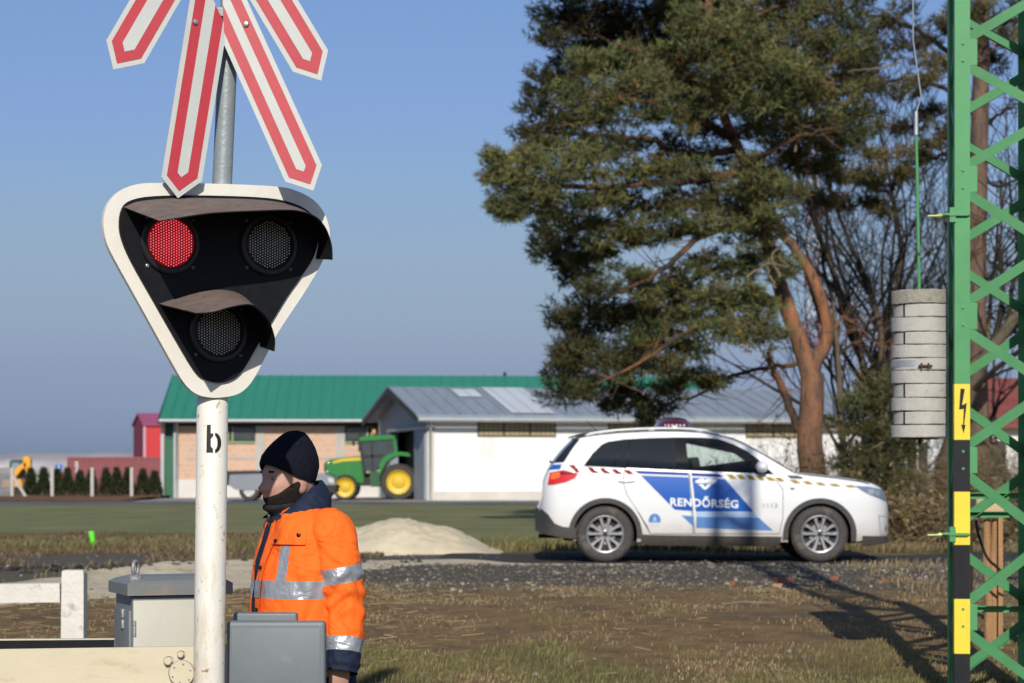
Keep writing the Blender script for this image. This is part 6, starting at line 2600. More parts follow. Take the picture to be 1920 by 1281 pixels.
# --- dry brambles along the far side of the track: thickets one can tell apart
def thicket(label, px, d, w, h, n, seed, tone=1.0, group='dry brambles beyond the track', leaf=0.0):
    rg = np.random.default_rng(seed)
    b = W(px, 0, d)
    b.z = gz(b.x, d)
    T = thing('bramble_bush', label, 'bush', b, group)
    V, F, TT = [], [], []
    for i in range(n):
        x = rg.normal(0, w * 0.36)
        y = rg.normal(0, 0.5)
        p = np.array([b.x + x, d + y, gz(b.x + x, d + y) - 0.02])
        ln = h * rg.uniform(0.35, 1.0) * max(0.3, 1 - (x / w) ** 2)
        dv = np.array([rg.normal(0, .45), rg.normal(0, .35), 1.0])
        bend = np.array([rg.normal(0, .5), rg.normal(0, .3), -0.5 * rg.random()])
        t = tone * rg.uniform(0.45, 1.3) * (np.array([1, .95, .9]) if rg.random() < .7 else np.array([.8, .85, .55]))
        r = rg.uniform(0.004, 0.009)
        prev = None
        side = np.array([rg.normal(), rg.normal() * .4, rg.normal() * .3])
        side /= np.linalg.norm(side)
        for k in range(6):
            u = k / 5
            q = p + (dv * u + bend * u * u) * ln
            a = len(V)
            V += [q - side * r * (1 - .7 * u), q + side * r * (1 - .7 * u)]
            TT += [t, t]
            if k:
                F.append((a - 2, a - 1, a + 1, a))
            if k >= 2 and rg.random() < 0.75:
                for _ in range(2):
                    dd = np.array([rg.normal(), rg.normal() * .6, rg.normal() * .6 + .2])
                    dd /= np.linalg.norm(dd)
                    e_ = q + dd * ln * rg.uniform(.12, .35)
                    a = len(V)
                    V += [q - side * r * .5, q + side * r * .5, e_, e_ + side * r * .2]
                    TT += [t * 1.1] * 4
                    F.append((a, a + 1, a + 3, a + 2))
                    if leaf and rg.random() < leaf:
                        s2 = rg.normal(size=3) * 0.028
                        s3 = rg.normal(size=3) * 0.028
                        a = len(V)
                        V += [e_, e_ + s2, e_ + s2 + s3, e_ + s3]
                        TT += [t * 1.2] * 4
                        F.append((a, a + 1, a + 2, a + 3))
    npmesh('stems', np.array(V), np.array(F), m_bramble, T, np.clip(np.array(TT), 0, 2.5))


thicket('dry bramble thicket just in front of the car bonnet', 1690, 34.0, 1.0, 1.05, 420, 1, 0.9, leaf=.5)
thicket('dry bramble thicket below the hanging weights', 1735, 33.4, 1.0, 0.85, 420, 2, 1.0, leaf=.4)
thicket('dry bramble thicket behind the mast foot', 1850, 36.0, 1.6, 1.6, 650, 3, 0.8, leaf=.3)
thicket('dry bramble thicket at the right edge behind the stakes', 1930, 33.0, 1.3, 1.15, 420, 4, 0.95, leaf=.3)
thicket('tall thin brush under the roof lamp line behind the car', 1430, 47.5, 3.4, 2.7, 300, 5, 0.55, leaf=.05)
thicket('tangled brush round the foot of the pine trunk', 1560, 45.0, 1.6, 2.2, 330, 6, 0.6, leaf=.15)
thicket('grey tangled brush right of the juniper', 1770, 44.0, 1.5, 2.2, 420, 7, 0.7, leaf=.1)
thicket('grey brush behind the lattice in front of the red roofed house', 1880, 47.0, 2.2, 2.4, 520, 8, 0.65, leaf=.05)
# ------------------------------------------------------------------ farm buildings
m_brick = bpy.data.materials.new('hollow_brick')
nt, N, L, P = nodes_of(m_brick)
tc = N.new('ShaderNodeTexCoord')
mpn = N.new('ShaderNodeMapping')
mpn.inputs['Rotation'].default_value = (R(90), 0, 0)
br = N.new('ShaderNodeTexBrick')
br.inputs['Scale'].default_value = 1
br.inputs['Brick Width'].default_value = 0.30
br.inputs['Row Height'].default_value = 0.20
br.inputs['Mortar Size'].default_value = 0.02
br.inputs['Color1'].default_value = (0.55, 0.34, 0.24, 1)
br.inputs['Color2'].default_value = (0.60, 0.39, 0.28, 1)
br.inputs['Mortar'].default_value = (0.55, 0.43, 0.34, 1)
L.new(tc.outputs['Object'], mpn.inputs['Vector'])
L.new(mpn.outputs['Vector'], br.inputs['Vector'])
L.new(br.outputs['Color'], P.inputs['Base Color'])
P.inputs['Roughness'].default_value = 0.9
m_concb = mat('frame_concrete', (0.42, 0.40, 0.37), 0.9, 0.12, 1.5, bump=0.2, bscale=12)
m_plaster = mat('white_plaster', (0.83, 0.83, 0.82), 0.85, 0.03, 0.7, spec=0.2, stain=((0.72, 0.71, 0.69), 0.60, 0.5, (1, 1, .5)))
m_plinth = mat('plinth_render', (0.60, 0.57, 0.52), 0.9, 0.10, 1.2, spec=0.2)
m_groof = mat('green_metal_roof', (0.030, 0.225, 0.145), 0.45, 0.06, 1, spec=0.4, stretch=(4, .3, .3))
m_gdark = mat('dark_green_trim', (0.015, 0.075, 0.055), 0.6, 0.1, 2)
m_gutter = mat('gutter_grey', (0.40, 0.42, 0.43), 0.5, 0.08, 2, metal=0.3)
m_sroof = mat('grey_sheet_roof', (0.235, 0.275, 0.325), 0.5, 0.10, 0.8, spec=0.4, stretch=(3, .5, .5))
m_sroofl = mat('pale_sheet_roof', (0.52, 0.56, 0.60), 0.5, 0.06, 0.8, spec=0.4)
m_gable = mat('gable_boards', (0.26, 0.30, 0.36), 0.8, 0.07, 1.5, stretch=(3, 3, .3))
m_doorg = mat('grey_door', (0.25, 0.29, 0.35), 0.7, 0.07, 2, stretch=(4, 4, .3))
m_void = mat('dark_opening', (0.010, 0.010, 0.011), 0.9, 0.1, 2)
m_wglass = mat('dark_window', (0.05, 0.06, 0.065), 0.15, 0.2, 2)
m_wyel = mat('yellowish_panes', (0.36, 0.30, 0.17), 0.4, 0.18, 1.6)
m_wmull = mat('brown_mullion', (0.09, 0.065, 0.04), 0.7, 0.1, 5)
m_wgreen = mat('green_window_frame', (0.24, 0.35, 0.17), 0.6, 0.1, 5)
m_eave = mat('dark_eave', (0.035, 0.034, 0.034), 0.8, 0.1, 2)


def frame_of(p, ang_):
    """local frame of a building: t along the front, n out of the front"""
    t = Vector((math.cos(ang_), math.sin(ang_), 0))
    n = Vector((math.sin(ang_), -math.cos(ang_), 0))
    return p, t, n


class Bld:
    def __init__(s, root, p, ang_):
        s.root, s.p = root, Vector(p)
        s.t = Vector((math.cos(ang_), math.sin(ang_), 0))
        s.n = Vector((math.sin(ang_), -math.cos(ang_), 0))
        s.M = rotz3(ang_)

    def at(s, a, b, z):
        """a along the front from the left corner, b behind the front, z height"""
        return s.p + s.t * a - s.n * b + Vector((0, 0, z))

    def box(s, mb, a0, a1, b0, b1, z0, z1, mi=0, bev=0):
        mb.box(s.at((a0 + a1) / 2, (b0 + b1) / 2, (z0 + z1) / 2), (a1 - a0, b1 - b0, z1 - z0), s.M, mi, bev)

    def part(s, name, m, a0, a1, b0, b1, z0, z1, parent=None, bev=0):
        mb = MB()
        s.box(mb, a0, a1, b0, b1, z0, z1, 0, bev)
        return mb.build(name, m, parent or s.root)


def gabled(b, L_, D_, h, rise, over, m_roof, th=0.10, overg=0.5, rib=None):
    """two roof slopes as one part"""
    mb = MB()
    k = (rise) / (D_ / 2)

    def slope(sgn):
        n_ = 1
        bb0 = -over if sgn < 0 else D_ + over
        z0 = h - over * k
        P0 = [b.at(-overg, bb0, z0), b.at(L_ + overg, bb0, z0), b.at(L_ + overg, D_ / 2, h + rise), b.at(-overg, D_ / 2, h + rise)]
        P1 = [p + Vector((0, 0, th)) for p in P0]
        V = P0 + P1
        F = [(0, 1, 2, 3), (7, 6, 5, 4), (0, 4, 5, 1), (1, 5, 6, 2), (3, 7, 4, 0)]
        mb.add(V, F)
        if rib:
            c = int((L_ + 2 * overg) / rib)
            for i in range(c + 1):
                a = -overg + i * rib
                q0, q1 = b.at(a, bb0, z0 + th + 0.012), b.at(a, D_ / 2, h + rise + th + 0.012)
                mb.bar(q0, q1, 0.05, 0.035, up=tuple(b.t))
    slope(-1)
    slope(1)
    return mb.build('roof', m_roof, b.root)


# --- white shed with the grey sheet roof
DW0 = 86.0
ANG1 = R(15.0)
pw = W(803, 0, DW0)
pw.z = 0.0
SH = thing('storage_shed', 'long white farm shed with grey sheet metal roof and yellowish windows', 'shed', pw)
b = Bld(SH, pw, ANG1)
SL, SD, SHH = 19.0, 8.6, 3.05
RISE = 1.02
mb = MB()
b.box(mb, 0, SL, 0, 0.3, 0.35, SHH)
b.box(mb, 0, SL, SD - 0.3, SD, 0.0, SHH)
b.box(mb, SL - 0.3, SL, 0.3, SD - 0.3, 0.0, SHH)
mb.build('wall', m_plaster, SH)
b.part('plinth', m_plinth, -0.02, SL + .02, -0.04, 0.28, -0.3, 0.35)
mb = MB()
# gable wall with a wide door opening
b.box(mb, 0.0, 0.3, 0.3, 1.9, -0.2, SHH)
b.box(mb, 0.0, 0.3, 6.4, SD - .3, -0.2, SHH)
b.box(mb, 0.0, 0.3, 1.9, 6.4, 2.55, SHH)
v = [b.at(0, -0.0, SHH), b.at(0, SD, SHH), b.at(0, SD / 2, SHH + RISE), b.at(.3, 0, SHH), b.at(.3, SD, SHH), b.at(.3, SD / 2, SHH + RISE)]
mb.add(v, [(0, 1, 2), (5, 4, 3), (0, 2, 5, 3), (1, 4, 5, 2)])
mb.build('gable_wall', m_gable, SH)
b.part('corner_post', m_plinth, -0.06, 0.22, -0.06, 0.1, -0.2, SHH - 0.02)
b.part('interior', m_void, 0.6, 8, 0.5, SD - .5, -0.2, 2.9)
rf = gabled(b, SL, SD, SHH + 0.05, RISE, 0.55, m_sroof, 0.09, 0.55, rib=0.55)
mb = MB()
k = RISE / (SD / 2)


def roof_patch(a0, a1, u0, u1):
    z = lambda u: SHH + 0.05 - 0.55 * k + (RISE + .55 * k) * u + 0.09 + 0.035
    bb = lambda u: -0.55 + (SD / 2 + 0.55) * u
    mb.add([b.at(a0, bb(u0), z(u0)), b.at(a1, bb(u0), z(u0)), b.at(a1, bb(u1), z(u1)), b.at(a0, bb(u1), z(u1))], [(0, 1, 2, 3)])


roof_patch(1.75, 2.65, 0.62, 0.9)
roof_patch(3.0, 4.6, 0.05, 0.98)
roof_patch(8.0, 9.2, 0.3, 0.95)
mb.build('roof_light', m_sroofl, rf)
mb = MB()
q0, q1 = b.at(-0.5, -0.60, SHH - 0.16), b.at(SL + 0.5, -0.60, SHH - 0.16)
mb.tube([q0, q1], 0.085, 10)
mb.tube([b.at(-0.02, -0.55, SHH - .2), b.at(0.05, -0.12, SHH - .55), b.at(0.05, -0.12, 0)], 0.05, 8)
mb.build('gutter', m_gutter, rf, smooth=60)
b.part('eave_board', m_eave, -0.3, SL + 0.3, -0.42, -0.05, SHH - 0.12, SHH - 0.03)
mb = MB()
for sgn in (-1, 1):
    y0, y1 = (-0.6, SD / 2) if sgn < 0 else (SD + .6, SD / 2)
    mb.bar(b.at(-0.53, y0, SHH - 0.16), b.at(-0.53, y1, SHH + RISE - 0.01), 0.04, 0.20)
mb.build('bargeboard', m_eave, rf)


def strip_window(a0, a1, z0, z1, nfield, mgl, mmull, rowbars=3, colbars=5):
    w = b.part('window', mmull, a0, a1, -0.03, 0.02, z0, z1)
    f = (a1 - a0) / nfield
    for i in range(nfield):
        x0, x1 = a0 + f * i + 0.05, a0 + f * (i + 1) - 0.05
        b.part('pane', mgl, x0, x1, -0.05, -0.032, z0 + 0.05, z1 - 0.05, w)
        mb = MB()
        for r in range(1, rowbars):
            z = z0 + .05 + (z1 - z0 - .1) * r / rowbars
            b.box(mb, x0, x1, -0.062, -0.051, z - .012, z + .012)
        for c in range(1, colbars):
            x = x0 + (x1 - x0) * c / colbars
            b.box(mb, x - .010, x + .010, -0.066, -0.0625, z0 + .05, z1 - .05)
        mb.build('glazing_bars', mmull, w)


for (p0, p1) in ((895, 1042), (1140, 1262), (1398, 1500)):
    # survey px to metres along the wall
    def along(px):
        # intersect the sight line with the front plane
        dx, dy = (px - CX) / FPX, 1.0
        # p + t*a = lam*(dx,dy)
        A = np.array([[b.t.x, -dx], [b.t.y, -dy]])
        s_ = np.linalg.solve(A, np.array([-pw.x, -pw.y]))
        return s_[0]
    strip_window(along(p0), along(p1), 2.30, 2.86, 3 if p0 < 1000 else 2, m_wyel, m_wmull)
# sliding door leaves and inner door
mb = MB()
dl = b.at(-0.06, 0.25, 0)
for (b0, b1) in ((0.05, 1.75),):
    b.box(mb, -0.13, -0.05, b0, b1, 0.05, 2.55)
LEAF = mb.build('sliding_door', m_doorg, SH)
mb = MB()
b.box(mb, -0.10, -0.04, 0.0, 6.6, 2.56, 2.66)
mb.build('door_rail', m_gutter, SH)

# --- brick barn with the green roof
DG = 95.5
pg = W(330, 0, DG)
pg.z = 0
GB = thing('brick_barn', 'long bare brick barn under a green metal roof with dark strip windows', 'barn', pg)
ANG2 = R(3.0)
b = Bld(GB, pg, ANG2)
GL, GD, GH = 21.5, 12.0, 3.15
b.part('wall', m_brick, 0.0, GL, 0, 0.4, 0.75, GH - 0.02)
mb = MB()
b.box(mb, 0.0, 0.35, 0.4, GD - .4, 0, GH)
b.box(mb, GL - .4, GL, 0.4, GD - .4, 0, GH)
b.box(mb, 0.0, GL, GD - .4, GD, 0, GH)
for x0, x1 in ((0.0, .35), (GL - .4, GL)):
    v = [b.at(x0, 0, GH), b.at(x0, GD, GH), b.at(x0, GD / 2, GH + 1.80), b.at(x1, 0, GH), b.at(x1, GD, GH), b.at(x1, GD / 2, GH + 1.80)]
    mb.add(v, [(0, 1, 2), (5, 4, 3), (0, 2, 5, 3), (1, 4, 5, 2)])
mb.build('gable_wall', m_gdark, GB)
b.part('plinth', mat('barn_plinth', (0.62, 0.60, 0.57), 0.9, 0.08, 1, spec=.2), -0.02, GL, -0.05, 0.38, -0.3, 0.745)
for a in (3.15, 6.3, 9.45, 12.6, 15.75):
    b.part('pillar', m_concb, a, a + 0.34, -0.025, 0.2, 0.75, GH)
for a0 in (0.36, 3.5, 6.65, 9.8):
    b.part('ring_beam', m_concb, a0, a0 + 2.78, -0.02, 0.2, 1.55, 1.64)
b.part('lintel', m_eave, 0.0, GL, -0.03, 0.2, GH - 0.30, GH - 0.02)
for a0, a1 in ((1.15, 3.12), (6.66, 8.6), (12.9, 15.0)):
    w = b.part('window', m_eave, a0, a1, -0.045, 0.0, 2.25, GH - 0.31)
    f = (a1 - a0)
    for i in range(2):
        b.part('pane', m_wglass, a0 + f * (i * 0.52) + 0.04, a0 + f * (i * .52 + .46), -0.062, -0.047, 2.31, GH - .36, w)
    mb = MB()
    for xx in (a0 + f * .44, a0 + f * .53):
        b.box(mb, xx, xx + 0.06, -0.08, -0.048, 2.25, GH - .32)
    b.box(mb, a0, a1, -0.075, -0.04, 2.18, 2.245)
    mb.build('frame', m_wgreen, w)
rf = gabled(b, GL, GD, GH + 0.06, 1.80, 0.65, m_groof, 0.09, 0.65, rib=0.45)
mb = MB()
mb.tube([b.at(-0.6, -0.72, GH - 0.10), b.at(GL + 0.6, -0.72, GH - 0.10)], 0.07, 8)
mb.tube([b.at(0.1, -0.70, GH - .12), b.at(0.05, -0.1, GH - .5), b.at(0.05, -0.1, 0)], 0.045, 8)
mb.build('gutter', m_gutter, rf, smooth=60)
mb = MB()
for sgn in (-1, 1):
    y0, y1 = (-0.7, GD / 2) if sgn < 0 else (GD + .7, GD / 2)
    mb.bar(b.at(-0.63, y0, GH - 0.13), b.at(-0.63, y1, GH + 1.80), 0.04, 0.26)
mb.build('bargeboard', m_eave, rf)
mb = MB()
mb.tube([b.at(13.3, 6, GH + 1.6), b.at(13.3, 6, GH + 2.1)], 0.07, 8)
mb.build('vent_pipe', m_eave, rf)
# green side porch at the left corner
b.part('side_door', mat('green_door', (0.02, 0.12, 0.06), 0.6, 0.1, 2), -0.42, -0.10, 0.05, 0.15, 0, 2.3)
b.part('side_panel', m_gdark, -0.46, -0.06, 0.16, 0.4, 0, 3.0)
b.part('corner_post', m_gutter, -0.60, -0.47, 0.0, 0.15, 0, 3.0)
b.part('corner_post', m_gutter, -0.09, -0.01, -0.06, 0.08, 0, 3.0)

# --- red metal shed, container
DRD = 150.0
pr = W(270, 0, DRD)
pr.z = -0.3
RB = thing('red_shed', 'small tall red metal building with pinkish roof left of the brick barn', 'shed', pr)
b = Bld(RB, pr, R(20))
m_redw = mat('red_cladding', (0.55, 0.045, 0.045), 0.5, 0.06, 2, spec=0.4)
m_redd = mat('dark_red_cladding', (0.22, 0.02, 0.045), 0.5, 0.1, 2)
m_rroof = mat('pink_roof', (0.30, 0.075, 0.16), 0.5, 0.08, 1)
rh = (HZ - 797) / FPX * DRD + CAMH + 0.3
b.part('wall', m_redw, 0, 5.0, 0, 3.2, 0, rh)
mb = MB()
v = [b.at(-.02, 0, rh), b.at(-.02, 3.2, rh), b.at(-.02, 1.6, rh + .65), b.at(.2, 0, rh), b.at(.2, 3.2, rh), b.at(.2, 1.6, rh + .65)]
mb.add(v, [(0, 1, 2), (5, 4, 3), (0, 2, 5, 3), (1, 4, 5, 2)])
b.box(mb, -0.03, -0.01, 0, 3.2, 0, rh - .001)
mb.build('gable_wall', m_redd, RB)
gabled(b, 5.0, 3.2, rh + .02, 0.66, 0.15, m_rroof, 0.1, 0.12)
b.part('corner_trim', mat('pink_trim', (0.55, 0.33, 0.42), 0.5, 0.05, 2), -0.05, 0.1, -0.05, 0.05, 0, rh)
b.part('gable_door', m_redd, -0.07, -0.035, 1.0, 2.0, 0, 2.2)
DCT = 128.0
pc_ = W(126, 0, DCT)
pc_.z = -0.55
CT = thing('shipping_container', 'long dull maroon container behind the row of small conifers', 'container', pc_)
b = Bld(CT, pc_, R(2))
m_mar = mat('maroon_steel', (0.235, 0.075, 0.085), 0.6, 0.08, 1.5, spec=0.3)
ch = (HZ - 857) / FPX * DCT + CAMH + 0.55
mb = MB()
n_ = 60
vs = []
for i in range(n_ + 1):
    o_ = 0.0 if (i // 2) % 2 == 0 else 0.035
    for z in (0.15, ch - .12):
        vs.append(b.at(5.1 * i / n_, o_, z))
mb.add(vs, [(2 * i, 2 * i + 2, 2 * i + 3, 2 * i + 1) for i in range(n_)])
b.box(mb, 0.01, 5.09, 0.05, 2.3, 0.1, ch - .06)
mb.build('side_wall', m_mar, CT)
mb = MB()
for z0, z1 in ((0, 0.149), (ch - 0.119, ch)):
    b.box(mb, 0, 5.1, -0.01, 2.3, z0, z1)
for a in (-0.01, 5.0):
    b.box(mb, a, a + .12, -0.02, 0.06, 0.15, ch - .12)
mb.build('frame', m_mar, CT)
mb = MB()
for (xx, zz, w_, h_) in ((0.42, ch - .35, .16, .10), (0.40, ch - .50, .2, .09), (0.46, ch - .65, .12, .11), (0.43, ch - .80, .18, .1), (0.45, ch - .95, .14, .1), (0.44, ch - 1.08, .18, .08)):
    b.box(mb, xx, xx + w_, -0.03, -0.012, zz, zz + h_)
mb.build('painted_marking', mat('faded_white', (0.60, 0.58, 0.57), .6, .1, 4), CT)

# --- house with the red roof, far right
DH = 74.0
ph_ = W(1790, 0, DH)
ph_.z = 0
HS = thing('red_roofed_house', 'white house under a red tiled roof behind the mast at the right edge', 'house', ph_)
b = Bld(HS, ph_, R(4))
m_tile = mat('red_roof_tiles', (0.21, 0.055, 0.045), 0.8, 0.2, 3, stretch=(1, 1, 4), bump=.3, bscale=14)
hh = (HZ - 795) / FPX * DH + CAMH
b.part('wall', m_plaster, 0, 8, 0, 6, 0, hh)
gabled(b, 8, 6, hh + .05, 1.35, 0.4, m_tile, 0.12, 0.3)
for a in (0.9, 2.2):
    w = b.part('window', m_wmull, a, a + .7, -0.03, 0.0, 0.9, 2.0)
    b.part('pane', m_wglass, a + .06, a + .64, -0.05, -0.032, .96, 1.94, w)
DH2 = 66.0
p2 = W(1650, 0, DH2)
p2.z = 0
H2 = thing('garden_house', 'low grey and white building with dark window seen under the hanging weights', 'house', p2)
b = Bld(H2, p2, R(2))
hz2 = (HZ - 800) / FPX * DH2 + CAMH
b.part('wall', mat('grey_render', (0.20, 0.195, 0.20), 0.9, .15, 1.2), 0, 1.95, 0, 3, 0, hz2)
w = b.part('window', m_plaster, 0.68, 1.72, -0.04, 0.0, 0.70, hz2 - .35)
b.part('pane', m_wglass, 0.74, 1.30, -0.06, -0.042, 0.78, hz2 - .42, w)
mb = MB()
b.box(mb, 0.99, 1.04, -0.075, -0.061, 0.78, hz2 - .42)
mb.build('mullion', m_plaster, w)
b.part('sill', m_plaster, 0.6, 1.8, -0.12, -0.041, 0.55, 0.69, w)
b.part('roof', m_eave, -0.1, 2.05, -0.3, 3.3, hz2, hz2 + .12)

# --- radio mast far behind the pine
DRM = 260.0
pm = W(1524, 0, DRM)
pm.z = 0
RM = thing('radio_mast', 'distant red and white lattice mast half hidden behind the pine', 'mast', pm)
m_mr = mat('mast_red', (0.34, 0.13, 0.16), 0.6, 0.1, 1)  # both mast colours paled towards the sky, distance haze put into them
m_mw = mat('mast_white', (0.55, 0.56, 0.58), 0.6, 0.1, 1)
hM = 42.0
mb = MB()
for i in range(12):
    z0, z1 = hM * i / 12, hM * (i + 1) / 12
    mi = i % 2
    w0, w1 = 0.75 - .3 * i / 12, 0.75 - .3 * (i + 1) / 12
    cs0 = [pm + Vector((sx * w0, sy * w0, z0)) for sx, sy in ((-1, -1), (1, -1), (1, 1), (-1, 1))]
    cs1 = [pm + Vector((sx * w1, sy * w1, z1)) for sx, sy in ((-1, -1), (1, -1), (1, 1), (-1, 1))]
    for a in range(4):
        mb.tube([cs0[a], cs1[a]], 0.07, 5, mi)
        for s_ in range(3):
            p, q = cs0[a].lerp(cs1[a], s_ / 3), cs0[(a + 1) % 4].lerp(cs1[(a + 1) % 4], (s_ + 1) / 3)
            mb.tube([p, q], 0.045, 4, mi)
            p, q = cs0[(a + 1) % 4].lerp(cs1[(a + 1) % 4], s_ / 3), cs0[a].lerp(cs1[a], (s_ + 1) / 3)
            mb.tube([p, q], 0.045, 4, mi)
mb.build('lattice', [m_mr, m_mw], RM)
mb = MB()
for z in (33.0, 21.0):
    mb.lathe([(0.9, 0), (0.9, 1.4), (0, 1.4)], 14, None, pm + Vector((0, 0, z)))
mb.build('antenna', m_mr, RM)

# --- hedge of small conifers, fence posts and things along the verge
DV = 94.0
SV = FPX / DV


def vz(x, y):
    return gz(x, y) + 0.10


random.seed(12)
thujas = [(58, 888, 'conifer right behind the yellow digger arm at the left end of the row'), (82, 886, 'small conifer between the white tank and the second post'),
          (107, 890, 'small conifer just right of the second fence post'), (127, 888, 'small conifer right of the blue sign on its red post'),
          (150, 893, 'short conifer below the white marking on the container'), (171, 891, 'small conifer half hidden by the third fence post'),
          (199, 888, 'first conifer right of the third fence post'), (219, 887, 'conifer midway between third and fourth fence posts'),
          (241, 887, 'conifer touching the left of the fourth fence post'), (268, 890, 'second last conifer right of the fourth fence post'),
          (290, 894, 'last conifer of the row beside the brick barn')]
for px, ty, lab in thujas:
    p = W(px, 0, DV)
    p.z = vz(p.x, DV)
    t = thing('thuja', lab, 'conifer', p, 'small conifers along the far fence')
    h = (936 - ty) / SV
    n = 420
    u = NP.uniform(0, 1, n) ** 0.8
    a = NP.uniform(0, 2 * math.pi, n)
    r = 0.30 * (1 - u) ** 0.8 * (0.55 + 0.45 * NP.uniform(0, 1, n)) + 0.02
    c = np.stack([p.x + r * np.cos(a), p.y + r * np.sin(a), p.z + 0.06 + u * h * 0.95], 1)
    ax = np.stack([np.cos(a) * .5, np.sin(a) * .5, np.ones(n)], 1)
    ax /= np.linalg.norm(ax, axis=1)[:, None]
    v, tt = tufts(c, ax, 5, 0.13, 0.022, NP.uniform(0.6, 1.4, (n, 1)) * np.array([[1, 1, 1]]), .5)
    npmesh('foliage', v, np.arange(len(v)).reshape(-1, 3), m_thuja, t, tt)
    mb = MB()
    mb.tube([p - Vector((0, 0, .05)), p + Vector((0, 0, h * .8))], [0.035, 0.01], 6)
    mb.build('trunk', m_barkg, t)
m_post = mat('fence_post_concrete', (0.45, 0.43, 0.40), 0.9, 0.1, 3)
DF = 91.5
for px, lab in ((23, 'leftmost concrete fence post with a slanting brace by the yellow digger'), (98, 'concrete fence post left of the blue sign'),
                (173, 'concrete fence post in front of the middle of the maroon container'), (247, 'concrete fence post nearest the brick barn')):
    p = W(px, 0, DF)
    p.z = vz(p.x, DF) - .1
    t = thing('fence_post', lab, 'post', p, 'concrete fence posts')
    h = (HZ - 877) / FPX * DF + CAMH - p.z
    mb = MB()
    mb.box(p + Vector((0, 0, h / 2)), (0.12, 0.12, h), bev=0.012)
    mb.build('post', m_post, t)
    if px == 23:
        mb = MB()
        q = W(51, 0, DF)
        mb.bar(p + Vector((0.06, 0, h * 0.72)), Vector((q.x, DF, p.z)), 0.10, 0.10)
        mb.build('brace', m_post, t)
# slatted grey fence at the far left
p = W(-40, 0, DF)
p.z = vz(p.x, DF)
t = thing('slat_fence', 'grey upright slat fence at the far left edge', 'fence', p)
mb = MB()
x = W(-90, 0, DF).x
while x < W(19, 0, DF).x:
    mb.box((x, DF, p.z + 0.55), (0.075, 0.02, 1.1))
    x += 0.10
mb.build('slats', mat('grey_slat', (0.20, 0.21, 0.22), .8, .2, 4), t)
mb = MB()
for z in (.25, .85):
    mb.box(((W(-90, 0, DF).x + W(19, 0, DF).x) / 2, DF + .03, p.z + z), (W(19, 0, DF).x - W(-90, 0, DF).x, 0.03, 0.07))
mb.build('rails', mat('grey_slat', (0.2, 0.2, 0.2)), t)
# blue sign on a red post
p = W(112, 0, DV + 3)
p.z = vz(p.x, DV)
t = thing('information_sign', 'small square blue sign beside a red post among the conifers', 'sign', p)
mb = MB()
sV = FPX / (DV + 3)
mb.box(W(110, 877, DV + 3), (13 / sV, .03, 13 / sV), bev=.01)
mb.build('sign_plate', mat('sign_blue', (0.03, 0.13, 0.50), .5, .05, 4), t)
mb = MB()
mb.box(W(110, 876, DV + 2.97), (2.4 / sV, .02, 8 / sV))
mb.build('symbol', mat('faded_white', (.6, .6, .6)), t)
mb = MB()
q = W(117, 885, DV + 3)
mb.tube([Vector((q.x, q.y, p.z)), q], 0.07, 8)
mb.build('red_post', mat('post_red', (0.36, 0.05, 0.035), .6, .1, 4), t)
# white water tanks
for px, lab in ((69, 'white round tank on a narrow foot left of the second fence post'), (91, 'white round tank touching the second fence post')):
    p = W(px, 0, DV + 1.2)
    p.z = vz(p.x, DV)
    t = thing('water_tank', lab, 'tank', p, 'white tanks among the conifers')
    c = W(px, 904, DV + 1.2)
    mb = MB()
    mb.lathe([(0, -.16), (.2, -.15), (.25, -.05), (.25, .08), (.16, .15), (0, .16)], 18, None, c)
    mb.build('tank', m_plaster, t, smooth=40)
    mb = MB()
    mb.tube([p, c], [.12, .1], 10)
    mb.build('foot', m_plaster, t, smooth=40)
# ------------------------------------------------------------------ tractor, pickup, digger
m_tgreen = mat('tractor_green', (0.022, 0.19, 0.035), 0.3, 0.06, 4, spec=0.5, coat=0.3)
m_tdark = mat('tractor_dark_green', (0.012, 0.08, 0.022), 0.5, 0.1, 4)
m_tyel = mat('tractor_yellow', (0.64, 0.44, 0.025), 0.45, 0.05, 4, coat=.2)
m_tblk = mat('tractor_black', (0.02, 0.02, 0.021), 0.7, 0.2, 8)
m_tglass = mat('tractor_glass', (0.045, 0.06, 0.065), 0.08, 0.2, 2, spec=.7)
m_rub = mat('tractor_tyre', (0.055, 0.047, 0.040), 0.9, 0.2, 8)
m_chrome = mat('lamp_clear', (0.75, 0.77, 0.78), 0.15, 0.05, 8, metal=.4)
DTR = 88.6


def tz(zx, zy):
    """enlarged sheet of the yard -> survey px"""
    return (400 + zx / 2.954, 680 + zy / 2.954)


sT = FPX / DTR
tb0 = W(tz(860, 0)[0], 0, DTR)
tb0.z = gz(tb0.x, DTR) + .025
TRC = thing('farm_tractor', 'green farm tractor with yellow wheel rims parked at the shed door', 'tractor', tb0)
gyo = W(0, 940.0, DTR).z - tb0.z            # drop so that the tyres touch the yard


def T3(zx, zy, y=0.0):
    px, py = tz(zx, zy)
    p = W(px, py, DTR)
    return Vector((p.x, DTR + y, p.z - gyo))


